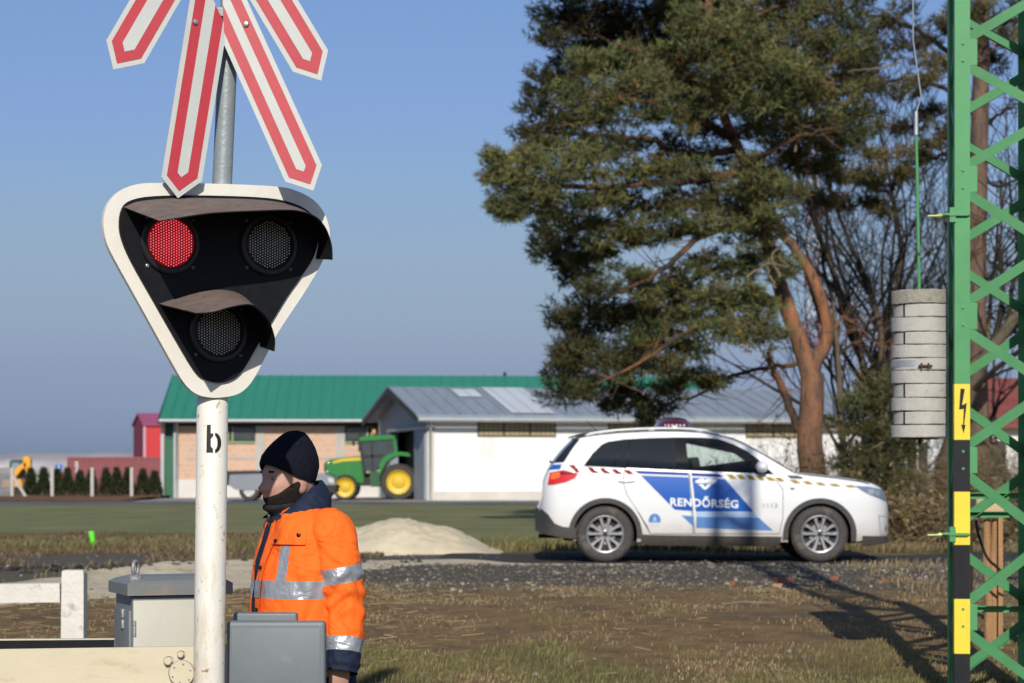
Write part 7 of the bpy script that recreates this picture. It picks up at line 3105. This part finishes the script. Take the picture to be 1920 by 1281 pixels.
def slab(name, poly, y0, y1, m, parent, bev=0.0):
    mb = MB()
    pts = [T3(*q) for q in poly]
    o = Vector((0, y0, 0))
    A = [Vector((p.x, DTR + y0, p.z)) for p in pts]
    B_ = [Vector((p.x, DTR + y1, p.z)) for p in pts]
    k = len(A)
    mb.add(A + B_, [tuple(range(k)), tuple(range(k, 2 * k))[::-1]] + [(i, (i + 1) % k, k + (i + 1) % k, k + i) for i in range(k)])
    ob = mb.build(name, m, parent)
    if bev:
        bm = bmesh.new()
        bm.from_mesh(ob.data)
        bmesh.ops.bevel(bm, geom=bm.edges[:], offset=bev, segments=2, affect='EDGES')
        bm.to_mesh(ob.data)
        bm.free()
        ob.data.polygons.foreach_set('use_smooth', [True] * len(ob.data.polygons))
        ob.data.set_sharp_from_angle(angle=R(40))
    return ob


My = Matrix((Vector((1, 0, 0)), Vector((0, 0, 1)), Vector((0, -1, 0)))).transposed()


def big_wheel(c, r, rimr, w, lugs, parent, flip=1):
    wh = bpy.data.objects.new('wheel', None)
    COL.objects.link(wh)
    wh.parent = parent
    wh.location = c - parent.location
    M = My if flip > 0 else Matrix((Vector((-1, 0, 0)), Vector((0, 0, 1)), Vector((0, 1, 0)))).transposed()
    mb = MB()
    mb.lathe([(rimr, w * .42), (rimr + .03, w * .5), (r * .93, w * .5), (r * .97, w * .3), (r * .97, -w * .3), (r * .93, -w * .5), (rimr, -w * .42)], 40, M, c)
    for i in range(lugs):
        a = 2 * math.pi * i / lugs
        for sg in (-1, 1):
            aa = a + (0 if sg > 0 else math.pi / lugs)
            rad = M @ Vector((math.cos(aa), math.sin(aa), 0))
            ax = M @ Vector((0, 0, 1))
            tn = ax.cross(rad)
            d = (ax * sg + tn * 0.7).normalized()
            mb.box(c + rad * (r * .975) + ax * sg * w * .25, (w * .56, 0.05, r * .05), Matrix((d, rad.cross(d), rad)).transposed())
    mb.build('tyre', m_rub, wh, smooth=40)
    mb = MB()
    mb.lathe([(rimr + .005, w * .43), (rimr - .03, w * .40), (rimr - .05, w * .22), (rimr * .55, w * .16), (rimr * .42, w * .30), (rimr * .2, w * .32), (rimr * .18, w * .4), (0, w * .4)], 32, M, c)
    mb.build('rim', m_tyel, wh, smooth=40)


fw, rw_ = T3(738, 690), T3(1032, 650)
fr_, rr_ = 70 / 2.954 / sT, 100 / 2.954 / sT
fw.z = tb0.z + fr_
rw_.z = tb0.z + rr_
for yy, fl in ((-0.72, 1), (0.72, -1)):
    big_wheel(fw + Vector((0, yy, 0)), fr_, 52 / 2.954 / sT, 0.36, 16, TRC, fl)
    big_wheel(rw_ + Vector((0, yy, 0)), rr_, 66 / 2.954 / sT, 0.46, 20, TRC, fl)
bon = slab('bonnet', [(622, 560), (640, 548), (700, 535), (838, 522), (846, 620), (830, 680), (690, 640), (630, 620)], -0.32, 0.32, m_tgreen, TRC, .02)
slab('stripe', [(660, 556), (712, 540), (836, 530), (836, 548), (720, 555), (668, 566)], -0.326, -0.322, m_tyel, bon)
slab('grille', [(618, 562), (632, 556), (655, 600), (700, 640), (696, 655), (628, 640), (616, 600)], -0.30, 0.30, m_tblk, TRC, .01)
for zx, zy in ((640, 563), (634, 612)):
    mb = MB()
    mb.ellipsoid(T3(zx, zy, -0.30), (.05, .05, .05), 10, 8)
    mb.build('headlight', m_chrome, TRC, smooth=60)
slab('chassis', [(680, 640), (1010, 600), (1010, 690), (840, 690), (690, 690)], -0.24, 0.24, m_tblk, TRC, .01)
slab('cab_glass', [(812, 440), (1008, 430), (1015, 510), (940, 560), (900, 610), (850, 610), (835, 520)], -0.60, 0.60, m_tglass, TRC, .01)
slab('cab_roof', [(806, 428), (830, 418), (985, 408), (1012, 416), (1012, 434), (815, 446)], -0.68, 0.68, m_tgreen, TRC, .02)
for poly in ([(808, 440), (824, 440), (852, 612), (836, 612)], [(876, 440), (886, 440), (896, 610), (884, 610)], [(1000, 430), (1016, 430), (1026, 516), (1008, 516)], [(836, 520), (946, 515), (950, 530), (838, 534)]):
    slab('cab_pillar', poly, -0.625, -0.605, m_tgreen if poly[0][0] > 990 else m_tblk, TRC)
slab('fender', [(926, 575), (945, 535), (985, 512), (1040, 502), (1090, 508), (1094, 530), (1040, 522), (1000, 535), (965, 560), (945, 600), (930, 640)], -0.95, -0.48, m_tgreen, TRC, .012)
slab('fender', [(926, 575), (945, 535), (985, 512), (1040, 502), (1090, 508), (1094, 530), (1040, 522), (1000, 535), (965, 560), (945, 600), (930, 640)], 0.48, 0.95, m_tgreen, TRC, .012)
slab('step', [(872, 610), (926, 610), (930, 695), (876, 695)], -0.72, -0.5, m_tdark, TRC, .01)
slab('seat', [(880, 540), (915, 530), (918, 600), (884, 600)], -0.2, 0.2, m_tblk, TRC, .02)
mb = MB()
mb.ellipsoid(T3(890, 392), (.07, .07, .10), 10, 8)
mb.build('beacon', mat('beacon_amber', (.8, .35, .03), .3, .05, 4), TRC, smooth=60)
mb = MB()
mb.tube([T3(815, 500, -.4), T3(812, 440, -.4), T3(820, 400, -.4)], 0.045, 8)
mb.build('exhaust_pipe', m_tblk, TRC, smooth=60)
mb = MB()
mb.tube([T3(820, 430, -.66), T3(786, 436, -.8)], .015, 6)
mb.box(T3(784, 452, -.8), (.10, .04, .22), bev=.015)
mb.build('mirror', m_tblk, TRC)

# --- silver pickup
DPK = 85.5
px0 = W(530, 0, DPK)
px0.z = gz(px0.x, DPK)
PK = thing('pickup_truck', 'silver pickup parked in front of the brick barn', 'pickup', px0)
sK = FPX / DPK


def K3(px, py):
    p = W(px, py, DPK)
    return (p.x, p.z - (W(0, 941, DPK).z - px0.z - .02))


def kslab(name, poly, y0, y1, m, bev=.03, parent=None):
    mb = MB()
    pts = [K3(*q) for q in poly]
    mb.prism(pts, (0, 0, 0), (1, 0, 0), (0, 0, 1), (0, -1, 0), -(DPK + y1), -(DPK + y0))
    ob = mb.build(name, m, parent or PK)
    bm = bmesh.new()
    bm.from_mesh(ob.data)
    bmesh.ops.bevel(bm, geom=bm.edges[:], offset=bev, segments=2, affect='EDGES')
    bm.to_mesh(ob.data)
    bm.free()
    ob.data.polygons.foreach_set('use_smooth', [True] * len(ob.data.polygons))
    ob.data.set_sharp_from_angle(angle=R(40))
    return ob


m_silver2 = mat('silver_car_paint', (0.30, 0.32, 0.35), 0.3, 0.04, 2, metal=.5, coat=.4)
kslab('body', [(436, 893), (500, 891), (590, 889), (612, 892), (628, 898), (632, 916), (620, 922), (446, 921), (434, 912)], -.85, .85, m_silver2, .04)
kslab('cab', [(502, 892), (512, 868), (526, 862), (556, 862), (572, 872), (588, 891)], -.74, .74, m_silver2, .04)
for poly in ([(509, 889), (516, 870), (534, 866), (534, 889)], [(538, 889), (538, 866), (554, 866), (566, 874), (576, 889)]):
    kslab('window', poly, -.765, -.745, m_tglass, .004)
kslab('bed_cover', [(426, 886), (500, 885), (500, 893), (428, 896)], -.80, .80, m_tblk, .02)
kslab('rear_bumper', [(424, 896), (438, 896), (440, 914), (426, 912)], -.84, .84, m_tblk, .02)
kslab('front_bumper', [(612, 912), (634, 912), (632, 926), (610, 926)], -.86, .86, m_tblk, .02)
kslab('headlight', [(618, 898), (629, 900), (630, 909), (620, 907)], -.865, -.80, m_chrome, .008)
for px in (472, 606):
    for yy in (-.74, .74):
        c = Vector((W(px, 0, DPK).x, DPK + yy, px0.z + .02 + .36))
        wh = bpy.data.objects.new('wheel', None)
        COL.objects.link(wh)
        wh.parent = PK
        wh.location = c - PK.location
        mb = MB()
        mb.lathe([(.2, .1), (.33, .11), (.36, .08), (.36, -.08), (.33, -.11), (.2, -.1)], 28, My, c)
        mb.build('tyre', m_rub, wh, smooth=40)
        mb = MB()
        mb.lathe([(.205, .1), (.19, .06), (.08, .07), (0, .08)], 24, My, c)
        mb.build('rim', m_chrome, wh, smooth=40)

# --- yellow digger far left
DX = 104.0
pxx = W(42, 0, DX)
pxx.z = gz(pxx.x, DX)
DG_ = thing('digger', 'yellow digger with raised bent arm behind the fence at the far left', 'digger', pxx)
m_dyel = mat('digger_yellow', (0.72, 0.34, 0.02), 0.5, 0.08, 3)


def xs(name, poly, y0, y1, m, bev=.02):
    mb = MB()
    pts = [(W(q[0], q[1], DX).x, W(q[0], q[1], DX).z) for q in poly]
    mb.prism(pts, (0, 0, 0), (1, 0, 0), (0, 0, 1), (0, -1, 0), -(DX + y1), -(DX + y0))
    ob = mb.build(name, m, DG_)
    bm = bmesh.new()
    bm.from_mesh(ob.data)
    bmesh.ops.bevel(bm, geom=bm.edges[:], offset=bev, segments=2, affect='EDGES')
    bm.to_mesh(ob.data)
    bm.free()
    return ob


xs('boom', [(27, 893), (32, 882), (46, 869), (53, 868), (54, 876), (46, 880), (38, 890), (30, 897)], -.6, -.25, m_dyel)
xs('dipper_arm', [(48, 858), (56, 855), (62, 860), (62, 872), (64, 884), (64, 896), (58, 898), (54, 884), (50, 874)], -.6, -.25, m_dyel)
xs('bucket', [(54, 894), (66, 892), (64, 905), (56, 908)], -.7, -.15, m_tblk)
xs('body', [(14, 900), (46, 898), (52, 912), (14, 914)], -.9, .9, m_dyel)
xs('cab', [(17, 898), (18, 866), (22, 862), (44, 862), (48, 868), (46, 898)], .0, .9, mat('digger_glass', (0.05, 0.10, 0.11), .2, .2, 1))
xs('cab_window', [(22, 894), (23, 868), (36, 868), (37, 894)], -.03, -.001, mat('digger_glass_pale', (0.22, 0.32, 0.38), .2, .2, 1), .005)
xs('track', [(10, 913), (54, 913), (58, 920), (54, 930), (10, 930), (6, 920)], -1.0, -.6, m_tblk)
xs('track', [(10, 913), (54, 913), (58, 920), (54, 930), (10, 930), (6, 920)], .6, 1.0, m_tblk)
# ------------------------------------------------------------------ sand heap, posts, stones, grass
m_sand = mat('sand_heap', (0.56, 0.49, 0.355), 0.95, 0.12, 3, bump=0.6, bscale=35, spec=0.1, detail=9,
             stain=[((0.46, 0.40, 0.29), 0.55, 4, (1, 1, 1)), ((0.62, 0.56, 0.44), 0.60, 20, (1, 1, 1))])
DSN = 31.6
c0 = W(735, 0, DSN)
hp = [(600, .10), (640, .27), (675, .30), (700, .36), (735, .415), (765, .42), (790, .38), (815, .335), (835, .33), (860, .275), (885, .17), (915, .06), (945, 0.01)]
xsn = [W(p[0], 0, DSN).x for p in hp]
hsn = [p[1] for p in hp]
PILE = thing('sand_heap', 'pale sand heap dumped beside the track left of the police car', 'sand heap', (c0.x, DSN, 0))
mb = MB()


def sandf(u, v):
    x = xsn[0] - 0.25 + (xsn[-1] - xsn[0] + 0.35) * u
    y = DSN - 1.35 + 2.7 * v
    ed = max(0.0, 1 - ((y - DSN) / 1.25) ** 2)
    h = (interp(xsn, hsn, x) if xsn[0] <= x <= xsn[-1] else 0.0) * ed ** 0.8
    if x < xsn[0]:
        h = 0.10 * ed * max(0, 1 - (xsn[0] - x) / 0.25)
    h += (0.035 * mnoise.noise((x * 2.2, y * 2.2, 4)) + 0.026 * mnoise.noise((x * 7, y * 7, 1)) + 0.012 * mnoise.noise((x * 19, y * 19, 3))) * min(1, h * 6)
    return (x, y, gz(x, y) + h - (0.03 if h < 0.012 else 0) + 0.005)


mb.grid(sandf, 110, 60)
mb.build('heap', m_sand, PILE, smooth=180)

# low concrete railing on the left
m_rail = mat('whitewashed_concrete', (0.66, 0.64, 0.58), 0.85, 0.08, 6, bump=0.3, bscale=50,
             stain=[((0.42, 0.40, 0.36), 0.58, 9, (1, 1, 1)), ((0.20, 0.18, 0.15), 0.69, 22, (1, 1, 1))])
DL = 15.3
pb2 = W(136, 1192, DL)
RL = thing('concrete_railing', 'low whitewashed concrete post with a rail ending beside it at the far left', 'railing', (pb2.x, DL, gz(pb2.x, DL)))
sL = FPX / DL
ob = MB()
zt2 = W(0, 1069, DL).z
zb5 = gz(pb2.x, DL) - 0.35
vs = []
for z, w_ in ((zb5, 44), (zt2 - .02, 41), (zt2, 38)):
    for sx, sy in ((-1, -1), (1, -1), (1, 1), (-1, 1)):
        vs.append((W(138 + (z - zb5) * 2, 0, DL).x + sx * w_ / 2 / sL, DL + sy * 0.07, z))
ob.add(vs, [(3, 2, 1, 0)] + [(i * 4 + k, i * 4 + (k + 1) % 4, i * 4 + 4 + (k + 1) % 4, i * 4 + 4 + k) for i in range(2) for k in range(4)] + [(8, 9, 10, 11)])
ob.build('post', m_rail, RL)
ob = MB()
zr0, zr1 = W(0, 1113, DL + .12).z, W(0, 1113, DL + .12).z
a_, b_ = W(-320, 1116, DL + .16), W(115, 1111, DL + .16)
ob.bar(a_, b_, 0.115, 0.12)
ob.build('rail', m_rail, RL)
ob = MB()
pl_ = W(-330, 0, DL)
ob.box((pl_.x, DL, zt2 - .5), (0.14, 0.14, 1.0))
ob.build('post', m_rail, RL)

# bright green marker peg
DK = 33.2
pk = W(173, 0, DK)
pk.z = gz(pk.x, DK)
PEG = thing('marker_peg', 'bright green plastic marker peg standing in the dry grass on the left', 'marker', pk)
mb = MB()
top, bot = W(171.5, 996, DK), W(174, 1026, DK)
bot.z = min(bot.z, pk.z + .02)
mb.tube([Vector((bot.x, DK, pk.z - .03)), Vector((bot.x, DK, pk.z + .08)), top - Vector((0, 0, .03)), top], [0.018, 0.034, 0.042, 0.040], 12)
mb.build('peg', mat('peg_green', (0.12, 0.72, 0.04), .5, .05, 8, emis=((.1, 1, .02), .1)), PEG, smooth=50)

# two concrete kerb stones and a stick at the lower edge
def stone_slab(name, label, cat, poly, d, m):
    o = MB()
    pts = [W(px, py, d) for px, py in poly]
    return o


m_kerb = mat('kerb_concrete', (0.40, 0.38, 0.34), .9, .15, 6, bump=.4, bscale=40, stain=((.25, .23, .19), .58, 10, (1, 1, 1)))
for xa, xb, py, lab in ((655, 850, 1266, 'broken concrete slab edge lying in the grass right of the worker'), (1022, 1120, 1270, 'short concrete slab edge lying in the grass at the bottom centre')):
    d = 14.0
    for it in range(8):
        x = W((xa + xb) / 2, 0, d).x
        d = FPX * (CAMH - gz(x, d) - 0.03) / (py - HZ)
    A_, B_ = W(xa, 0, d), W(xb, 0, d)
    t = thing('concrete_slab', lab, 'slab', ((A_.x + B_.x) / 2, d, gz((A_.x + B_.x) / 2, d)), 'concrete slabs in the grass')
    mb = MB()
    L_ = B_.x - A_.x
    zg = gz((A_.x + B_.x) / 2, d)
    mb.box(((A_.x + B_.x) / 2, d + .12, zg - 0.012), (L_, 0.26, 0.10), Matrix.Rotation(R(1.0), 3, 'Z'), bev=.012)
    o = mb.build('slab', m_kerb, t)
    bm = bmesh.new()
    bm.from_mesh(o.data)
    bmesh.ops.subdivide_edges(bm, edges=bm.edges[:], cuts=5, use_grid_fill=True)
    for v in bm.verts:
        v.co += Vector((mnoise.noise(v.co * 9), mnoise.noise(v.co * 9 + Vector((5, 0, 0))), mnoise.noise(v.co * 11 + Vector((0, 9, 0))))) * 0.016
    bm.to_mesh(o.data)
    bm.free()


def ground_hit(px, py):
    d = 20.0
    for _ in range(14):
        x = (px - CX) / FPX * d
        d = FPX * (CAMH - gz(x, d)) / (py - HZ)
    return Vector(((px - CX) / FPX * d, d, gz((px - CX) / FPX * d, d)))


a, b = ground_hit(1352, 1212), ground_hit(1455, 1217)
st = thing('stick', 'thin pale stick lying on the ground in front of the car shadow', 'stick', a)
mb = MB()
mb.tube([a + Vector((0, 0, .015)), a.lerp(b, .4) + Vector((0, .03, .03)), a.lerp(b, .7) + Vector((0, -.02, .022)), b + Vector((0, 0, .02))], [.010, .011, .010, .006], 6)
mb.build('stick', m_twigl, st)
m_brickr = mat('brick_shard', (0.24, 0.085, 0.05), .9, .2, 10, bump=.4, bscale=40)
m_brickp = mat('brick_shard_pale', (0.42, 0.24, 0.13), .9, .2, 10, bump=.4, bscale=40)


def rubble(px, py, r, m, lab, grp, sq=.55):
    p = ground_hit(px, py)
    t = thing('brick_piece', lab, 'brick', p, grp)
    bm = bmesh.new()
    bmesh.ops.create_cube(bm, size=1)
    bmesh.ops.subdivide_edges(bm, edges=bm.edges[:], cuts=3, use_grid_fill=True)
    Rm_ = Matrix.Rotation(random.uniform(-.6, .6), 3, 'Z') @ Matrix.Rotation(random.uniform(-.3, .3), 3, 'Y')
    for v in bm.verts:
        c = Vector((v.co.x * r * 2, v.co.y * r * 1.3, v.co.z * r * 2 * sq))
        c *= 1 + .22 * mnoise.noise(v.co * 2.2 + Vector((px, py, 0)))
        v.co = Rm_ @ c + Vector((0, 0, r * sq * .7))
    me = bpy.data.meshes.new('chunk')
    bm.to_mesh(me)
    bm.free()
    me.materials.append(m)
    o = bpy.data.objects.new('chunk', me)
    COL.objects.link(o)
    o.parent = t


random.seed(4)
rubble(1372, 1097, .034, m_brickr, 'reddish brick piece left of the rubble clump before the car', 'brick pieces in front of the car')
rubble(1463, 1092, .050, m_brickr, 'largest reddish brick piece in the rubble before the front wheel', 'brick pieces in front of the car')
rubble(1458, 1102, .038, m_brickp, 'pale orange brick piece at the front of the rubble clump', 'brick pieces in front of the car')
rubble(1480, 1086, .036, m_brickr, 'dark red brick piece on the right of the rubble clump', 'brick pieces in front of the car')
rubble(1428, 1095, .028, m_brickr, 'small brick piece between two larger rubble pieces', 'brick pieces in front of the car')
rubble(1562, 1078, .046, m_brickr, 'flat reddish brick piece below the front tyre', 'brick pieces in front of the car', .35)
rubble(1655, 1087, .04, m_brickr, 'reddish brick piece near the mast side of the track', 'brick pieces in front of the car', .35)

# ---------------- loose stuff
def scatter(n, region, w):
    """n random (x, y) drawn in region (x0, x1 as functions of y)"""
    y = NP.uniform(region[0], region[1], n * 3)
    x = NP.uniform(-1, 1, n * 3) * (y * 0.225 + 0.3)
    k = np.array([NP.uniform() < w(a, b) for a, b in zip(x, y)])
    x, y = x[k][:n], y[k][:n]
    return x, y


def gzv(x, y):
    return np.array([gz(a, b) for a, b in zip(x, y)])


def blades(name, x, y, h, wd, tint, m, lean=0.5, kind='stuff', lift=0.0, wind=(0.2, 0)):
    n = len(x)
    z = gzv(x, y) + lift
    h = h * NP.uniform(0.5, 1.3, n)
    a = NP.uniform(0, 2 * math.pi, n)
    ln = lean * NP.uniform(0.1, 1.0, n)
    dx, dy = np.cos(a) * ln + wind[0], np.sin(a) * ln + wind[1]
    sx, sy = -np.sin(a + NP.normal(0, .8, n)), np.cos(a)
    nn = np.hypot(sx, sy) + 1e-6
    sx, sy = sx / nn * wd, sy / nn * wd * 0.5
    sx = np.where(np.abs(sx) < wd * .4, wd * .6, sx)
    V = np.empty((n, 5, 3))
    V[:, 0] = np.stack([x - sx, y - sy, z - .01], 1)
    V[:, 1] = np.stack([x + sx, y + sy, z - .01], 1)
    mx_, my_, mz_ = x + dx * h * .35, y + dy * h * .35, z + h * .6
    V[:, 2] = np.stack([mx_ - sx * .7, my_ - sy * .7, mz_], 1)
    V[:, 3] = np.stack([mx_ + sx * .7, my_ + sy * .7, mz_], 1)
    V[:, 4] = np.stack([x + dx * h, y + dy * h, z + h * (1 - .35 * ln)], 1)
    b = np.arange(n)[:, None] * 5
    F = np.concatenate([b + np.array([[0, 1, 3]]), b + np.array([[0, 3, 2]]), b + np.array([[2, 3, 4]])], 0)
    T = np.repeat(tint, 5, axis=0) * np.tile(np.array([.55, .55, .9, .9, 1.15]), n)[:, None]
    o = npmesh(name, V.reshape(-1, 3), F, m, None, np.clip(T, 0, 3))
    return tag(o, kind=kind)


m_grass = mat('grass_blade', (0.175, 0.168, 0.066), .8, .2, 2, attr=True, spec=.2)
m_dry = mat('dry_grass_blade', (0.32, 0.25, 0.14), .9, .2, 2, attr=True, spec=.1)


def nz2(x, y, s, o=0):
    return mnoise.noise((x * s + o, y * s, o * 1.7))


def tint_n(n, lo=.6, hi=1.35):
    return NP.uniform(lo, hi, (n, 1)) * np.clip(1 + NP.normal(0, .035, (n, 3)), .8, 1.2)


# green tufts near the lower edge
x, y = scatter(20000, (13.2, 18.5), lambda a, b: max(0, min(1, (nz2(a, b, 1.5, 2) + .42 - max(0, (b - 15.0) * .42)) * 2.4)))
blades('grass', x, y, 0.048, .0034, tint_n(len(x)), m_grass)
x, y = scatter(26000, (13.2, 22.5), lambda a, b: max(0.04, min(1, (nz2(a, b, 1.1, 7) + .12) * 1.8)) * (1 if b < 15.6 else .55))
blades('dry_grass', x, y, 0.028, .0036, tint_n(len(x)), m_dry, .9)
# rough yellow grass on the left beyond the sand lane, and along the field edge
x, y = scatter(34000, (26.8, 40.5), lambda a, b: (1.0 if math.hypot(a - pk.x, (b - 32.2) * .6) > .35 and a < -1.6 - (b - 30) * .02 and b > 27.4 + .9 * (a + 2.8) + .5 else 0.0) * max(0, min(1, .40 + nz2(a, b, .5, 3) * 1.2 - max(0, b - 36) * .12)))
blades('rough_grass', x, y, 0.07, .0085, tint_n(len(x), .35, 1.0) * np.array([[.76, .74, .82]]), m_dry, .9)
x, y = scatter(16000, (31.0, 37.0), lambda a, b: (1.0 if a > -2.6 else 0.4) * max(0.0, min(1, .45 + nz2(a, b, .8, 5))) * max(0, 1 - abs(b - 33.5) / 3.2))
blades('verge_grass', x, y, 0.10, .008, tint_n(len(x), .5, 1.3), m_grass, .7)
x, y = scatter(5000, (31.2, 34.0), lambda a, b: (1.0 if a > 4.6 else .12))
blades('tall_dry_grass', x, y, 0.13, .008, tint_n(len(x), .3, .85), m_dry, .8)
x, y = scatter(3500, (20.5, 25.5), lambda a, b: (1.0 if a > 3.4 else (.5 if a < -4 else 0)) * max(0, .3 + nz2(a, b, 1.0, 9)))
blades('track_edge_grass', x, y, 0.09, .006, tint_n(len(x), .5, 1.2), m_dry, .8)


# stems lying flat (straw litter)
def litter(name, n, region, w, ln, r, m, tintlo, tinthi):
    x, y = scatter(n, region, w)
    n = len(x)
    a = NP.uniform(0, 6.28, n)
    L_ = ln * NP.uniform(.3, 1.2, n)
    dx, dy = np.cos(a) * L_, np.sin(a) * L_
    z = gzv(x, y) + .006
    z2 = gzv(x + dx, y + dy) + NP.uniform(.004, .03, n)
    V = np.empty((n, 4, 3))
    V[:, 0] = np.stack([x, y, z], 1)
    V[:, 1] = np.stack([x + dx, y + dy, z2], 1)
    V[:, 2] = np.stack([x + dx, y + dy, z2 + r], 1)
    V[:, 3] = np.stack([x, y, z + r * 1.4], 1)
    F = np.arange(n * 4).reshape(-1, 4)
    T = np.repeat(tint_n(n, tintlo, tinthi), 4, axis=0)
    return tag(npmesh(name, V.reshape(-1, 3), F, m, None, T), kind='stuff')


litter('straw_litter', 2800, (13.2, 22), lambda a, b: max(.05, min(1, .3 + nz2(a, b, .8, 11) * 1.6)), .042, .002, m_dry, .3, .95)
litter('twig_litter', 1500, (14, 21), lambda a, b: (1 if a < -0.55 + nz2(a, b, .6, 1) * .6 else .05), .15, .0045, m_dry, .4, 1.05)


# gravel: jittered icospheres
def gravel(name, x, y, r, m, tint, sink=.25):
    bm = bmesh.new()
    bmesh.ops.create_icosphere(bm, subdivisions=1, radius=1)
    bv = np.array([v.co[:] for v in bm.verts])
    bf = np.array([[v.index for v in f.verts] for f in bm.faces])
    bm.free()
    n, k = len(x), len(bv)
    P = np.repeat(bv[None], n, 0) * (1 + NP.normal(0, .16, (n, k, 1)))
    sc = r[:, None, None] * NP.uniform(.7, 1.3, (n, 1, 3)) * np.array([[[1.15, 1.15, .8]]])
    P = P * sc
    a = NP.uniform(0, 6.28, n)
    ca_, sa_ = np.cos(a)[:, None], np.sin(a)[:, None]
    X, Y = P[..., 0] * ca_ - P[..., 1] * sa_, P[..., 0] * sa_ + P[..., 1] * ca_
    z = gzv(x, y) + r * (.75 - sink)
    V = np.stack([X + x[:, None], Y + y[:, None], P[..., 2] + z[:, None]], 2)
    F = (np.arange(n)[:, None, None] * k + bf[None]).reshape(-1, 3)
    T = np.repeat(tint, k, axis=0)
    return tag(npmesh(name, V.reshape(-1, 3), F, m, None, T), kind='stuff')


m_grav = mat('gravel_stone', (0.165, 0.148, 0.126), .9, .25, 12, attr=True, spec=.2)
x, y = scatter(9500, (20.3, 28.5), lambda a, b: (min(1, max(0, (a + 3.0) / .8)) * math.exp(-((b - 24.2) / 2.0) ** 2) * (.55 + .6 * nz2(a, b, .8, 4))) if b < 27.5 else .03)
r = .007 + .016 * NP.uniform(0, 1, len(x)) ** 3
t = tint_n(len(x), .45, 1.1) * np.where(NP.uniform(size=(len(x), 1)) < .06, 1.7, 1.0) * np.where(NP.uniform(size=(len(x), 1)) < .02, np.array([[1.4, .85, .65]]), np.array([[1.0, .98, .95]]))
gravel('gravel', x, y, r, m_grav, np.clip(t, .05, 3.5))
x, y = scatter(1500, (20.5, 30.5), lambda a, b: 1.0 if a > -2.5 else .25)
gravel('track_stones', x, y, .008 + .016 * NP.uniform(0, 1, len(x)) ** 3, m_grav, tint_n(len(x), .3, 2.0))
x, y = scatter(420, (13.5, 20.5), lambda a, b: .7)
gravel('scattered_pebbles', x, y, .004 + .016 * NP.uniform(0, 1, len(x)) ** 4, m_grav, tint_n(len(x), .4, 1.5))
# cinder lumps on the bank left of the person
x, y = scatter(2600, (22.0, 28.5), lambda a, b: 1.0 if abs(b - (25.6 + .9 * (a + 2.8))) < .75 and a < -1.0 else 0.0)
gravel('cinder_lumps', x, y, .012 + .022 * NP.uniform(0, 1, len(x)) ** 2, m_grav, tint_n(len(x), .15, .5))
bpy.context.view_layer.update()
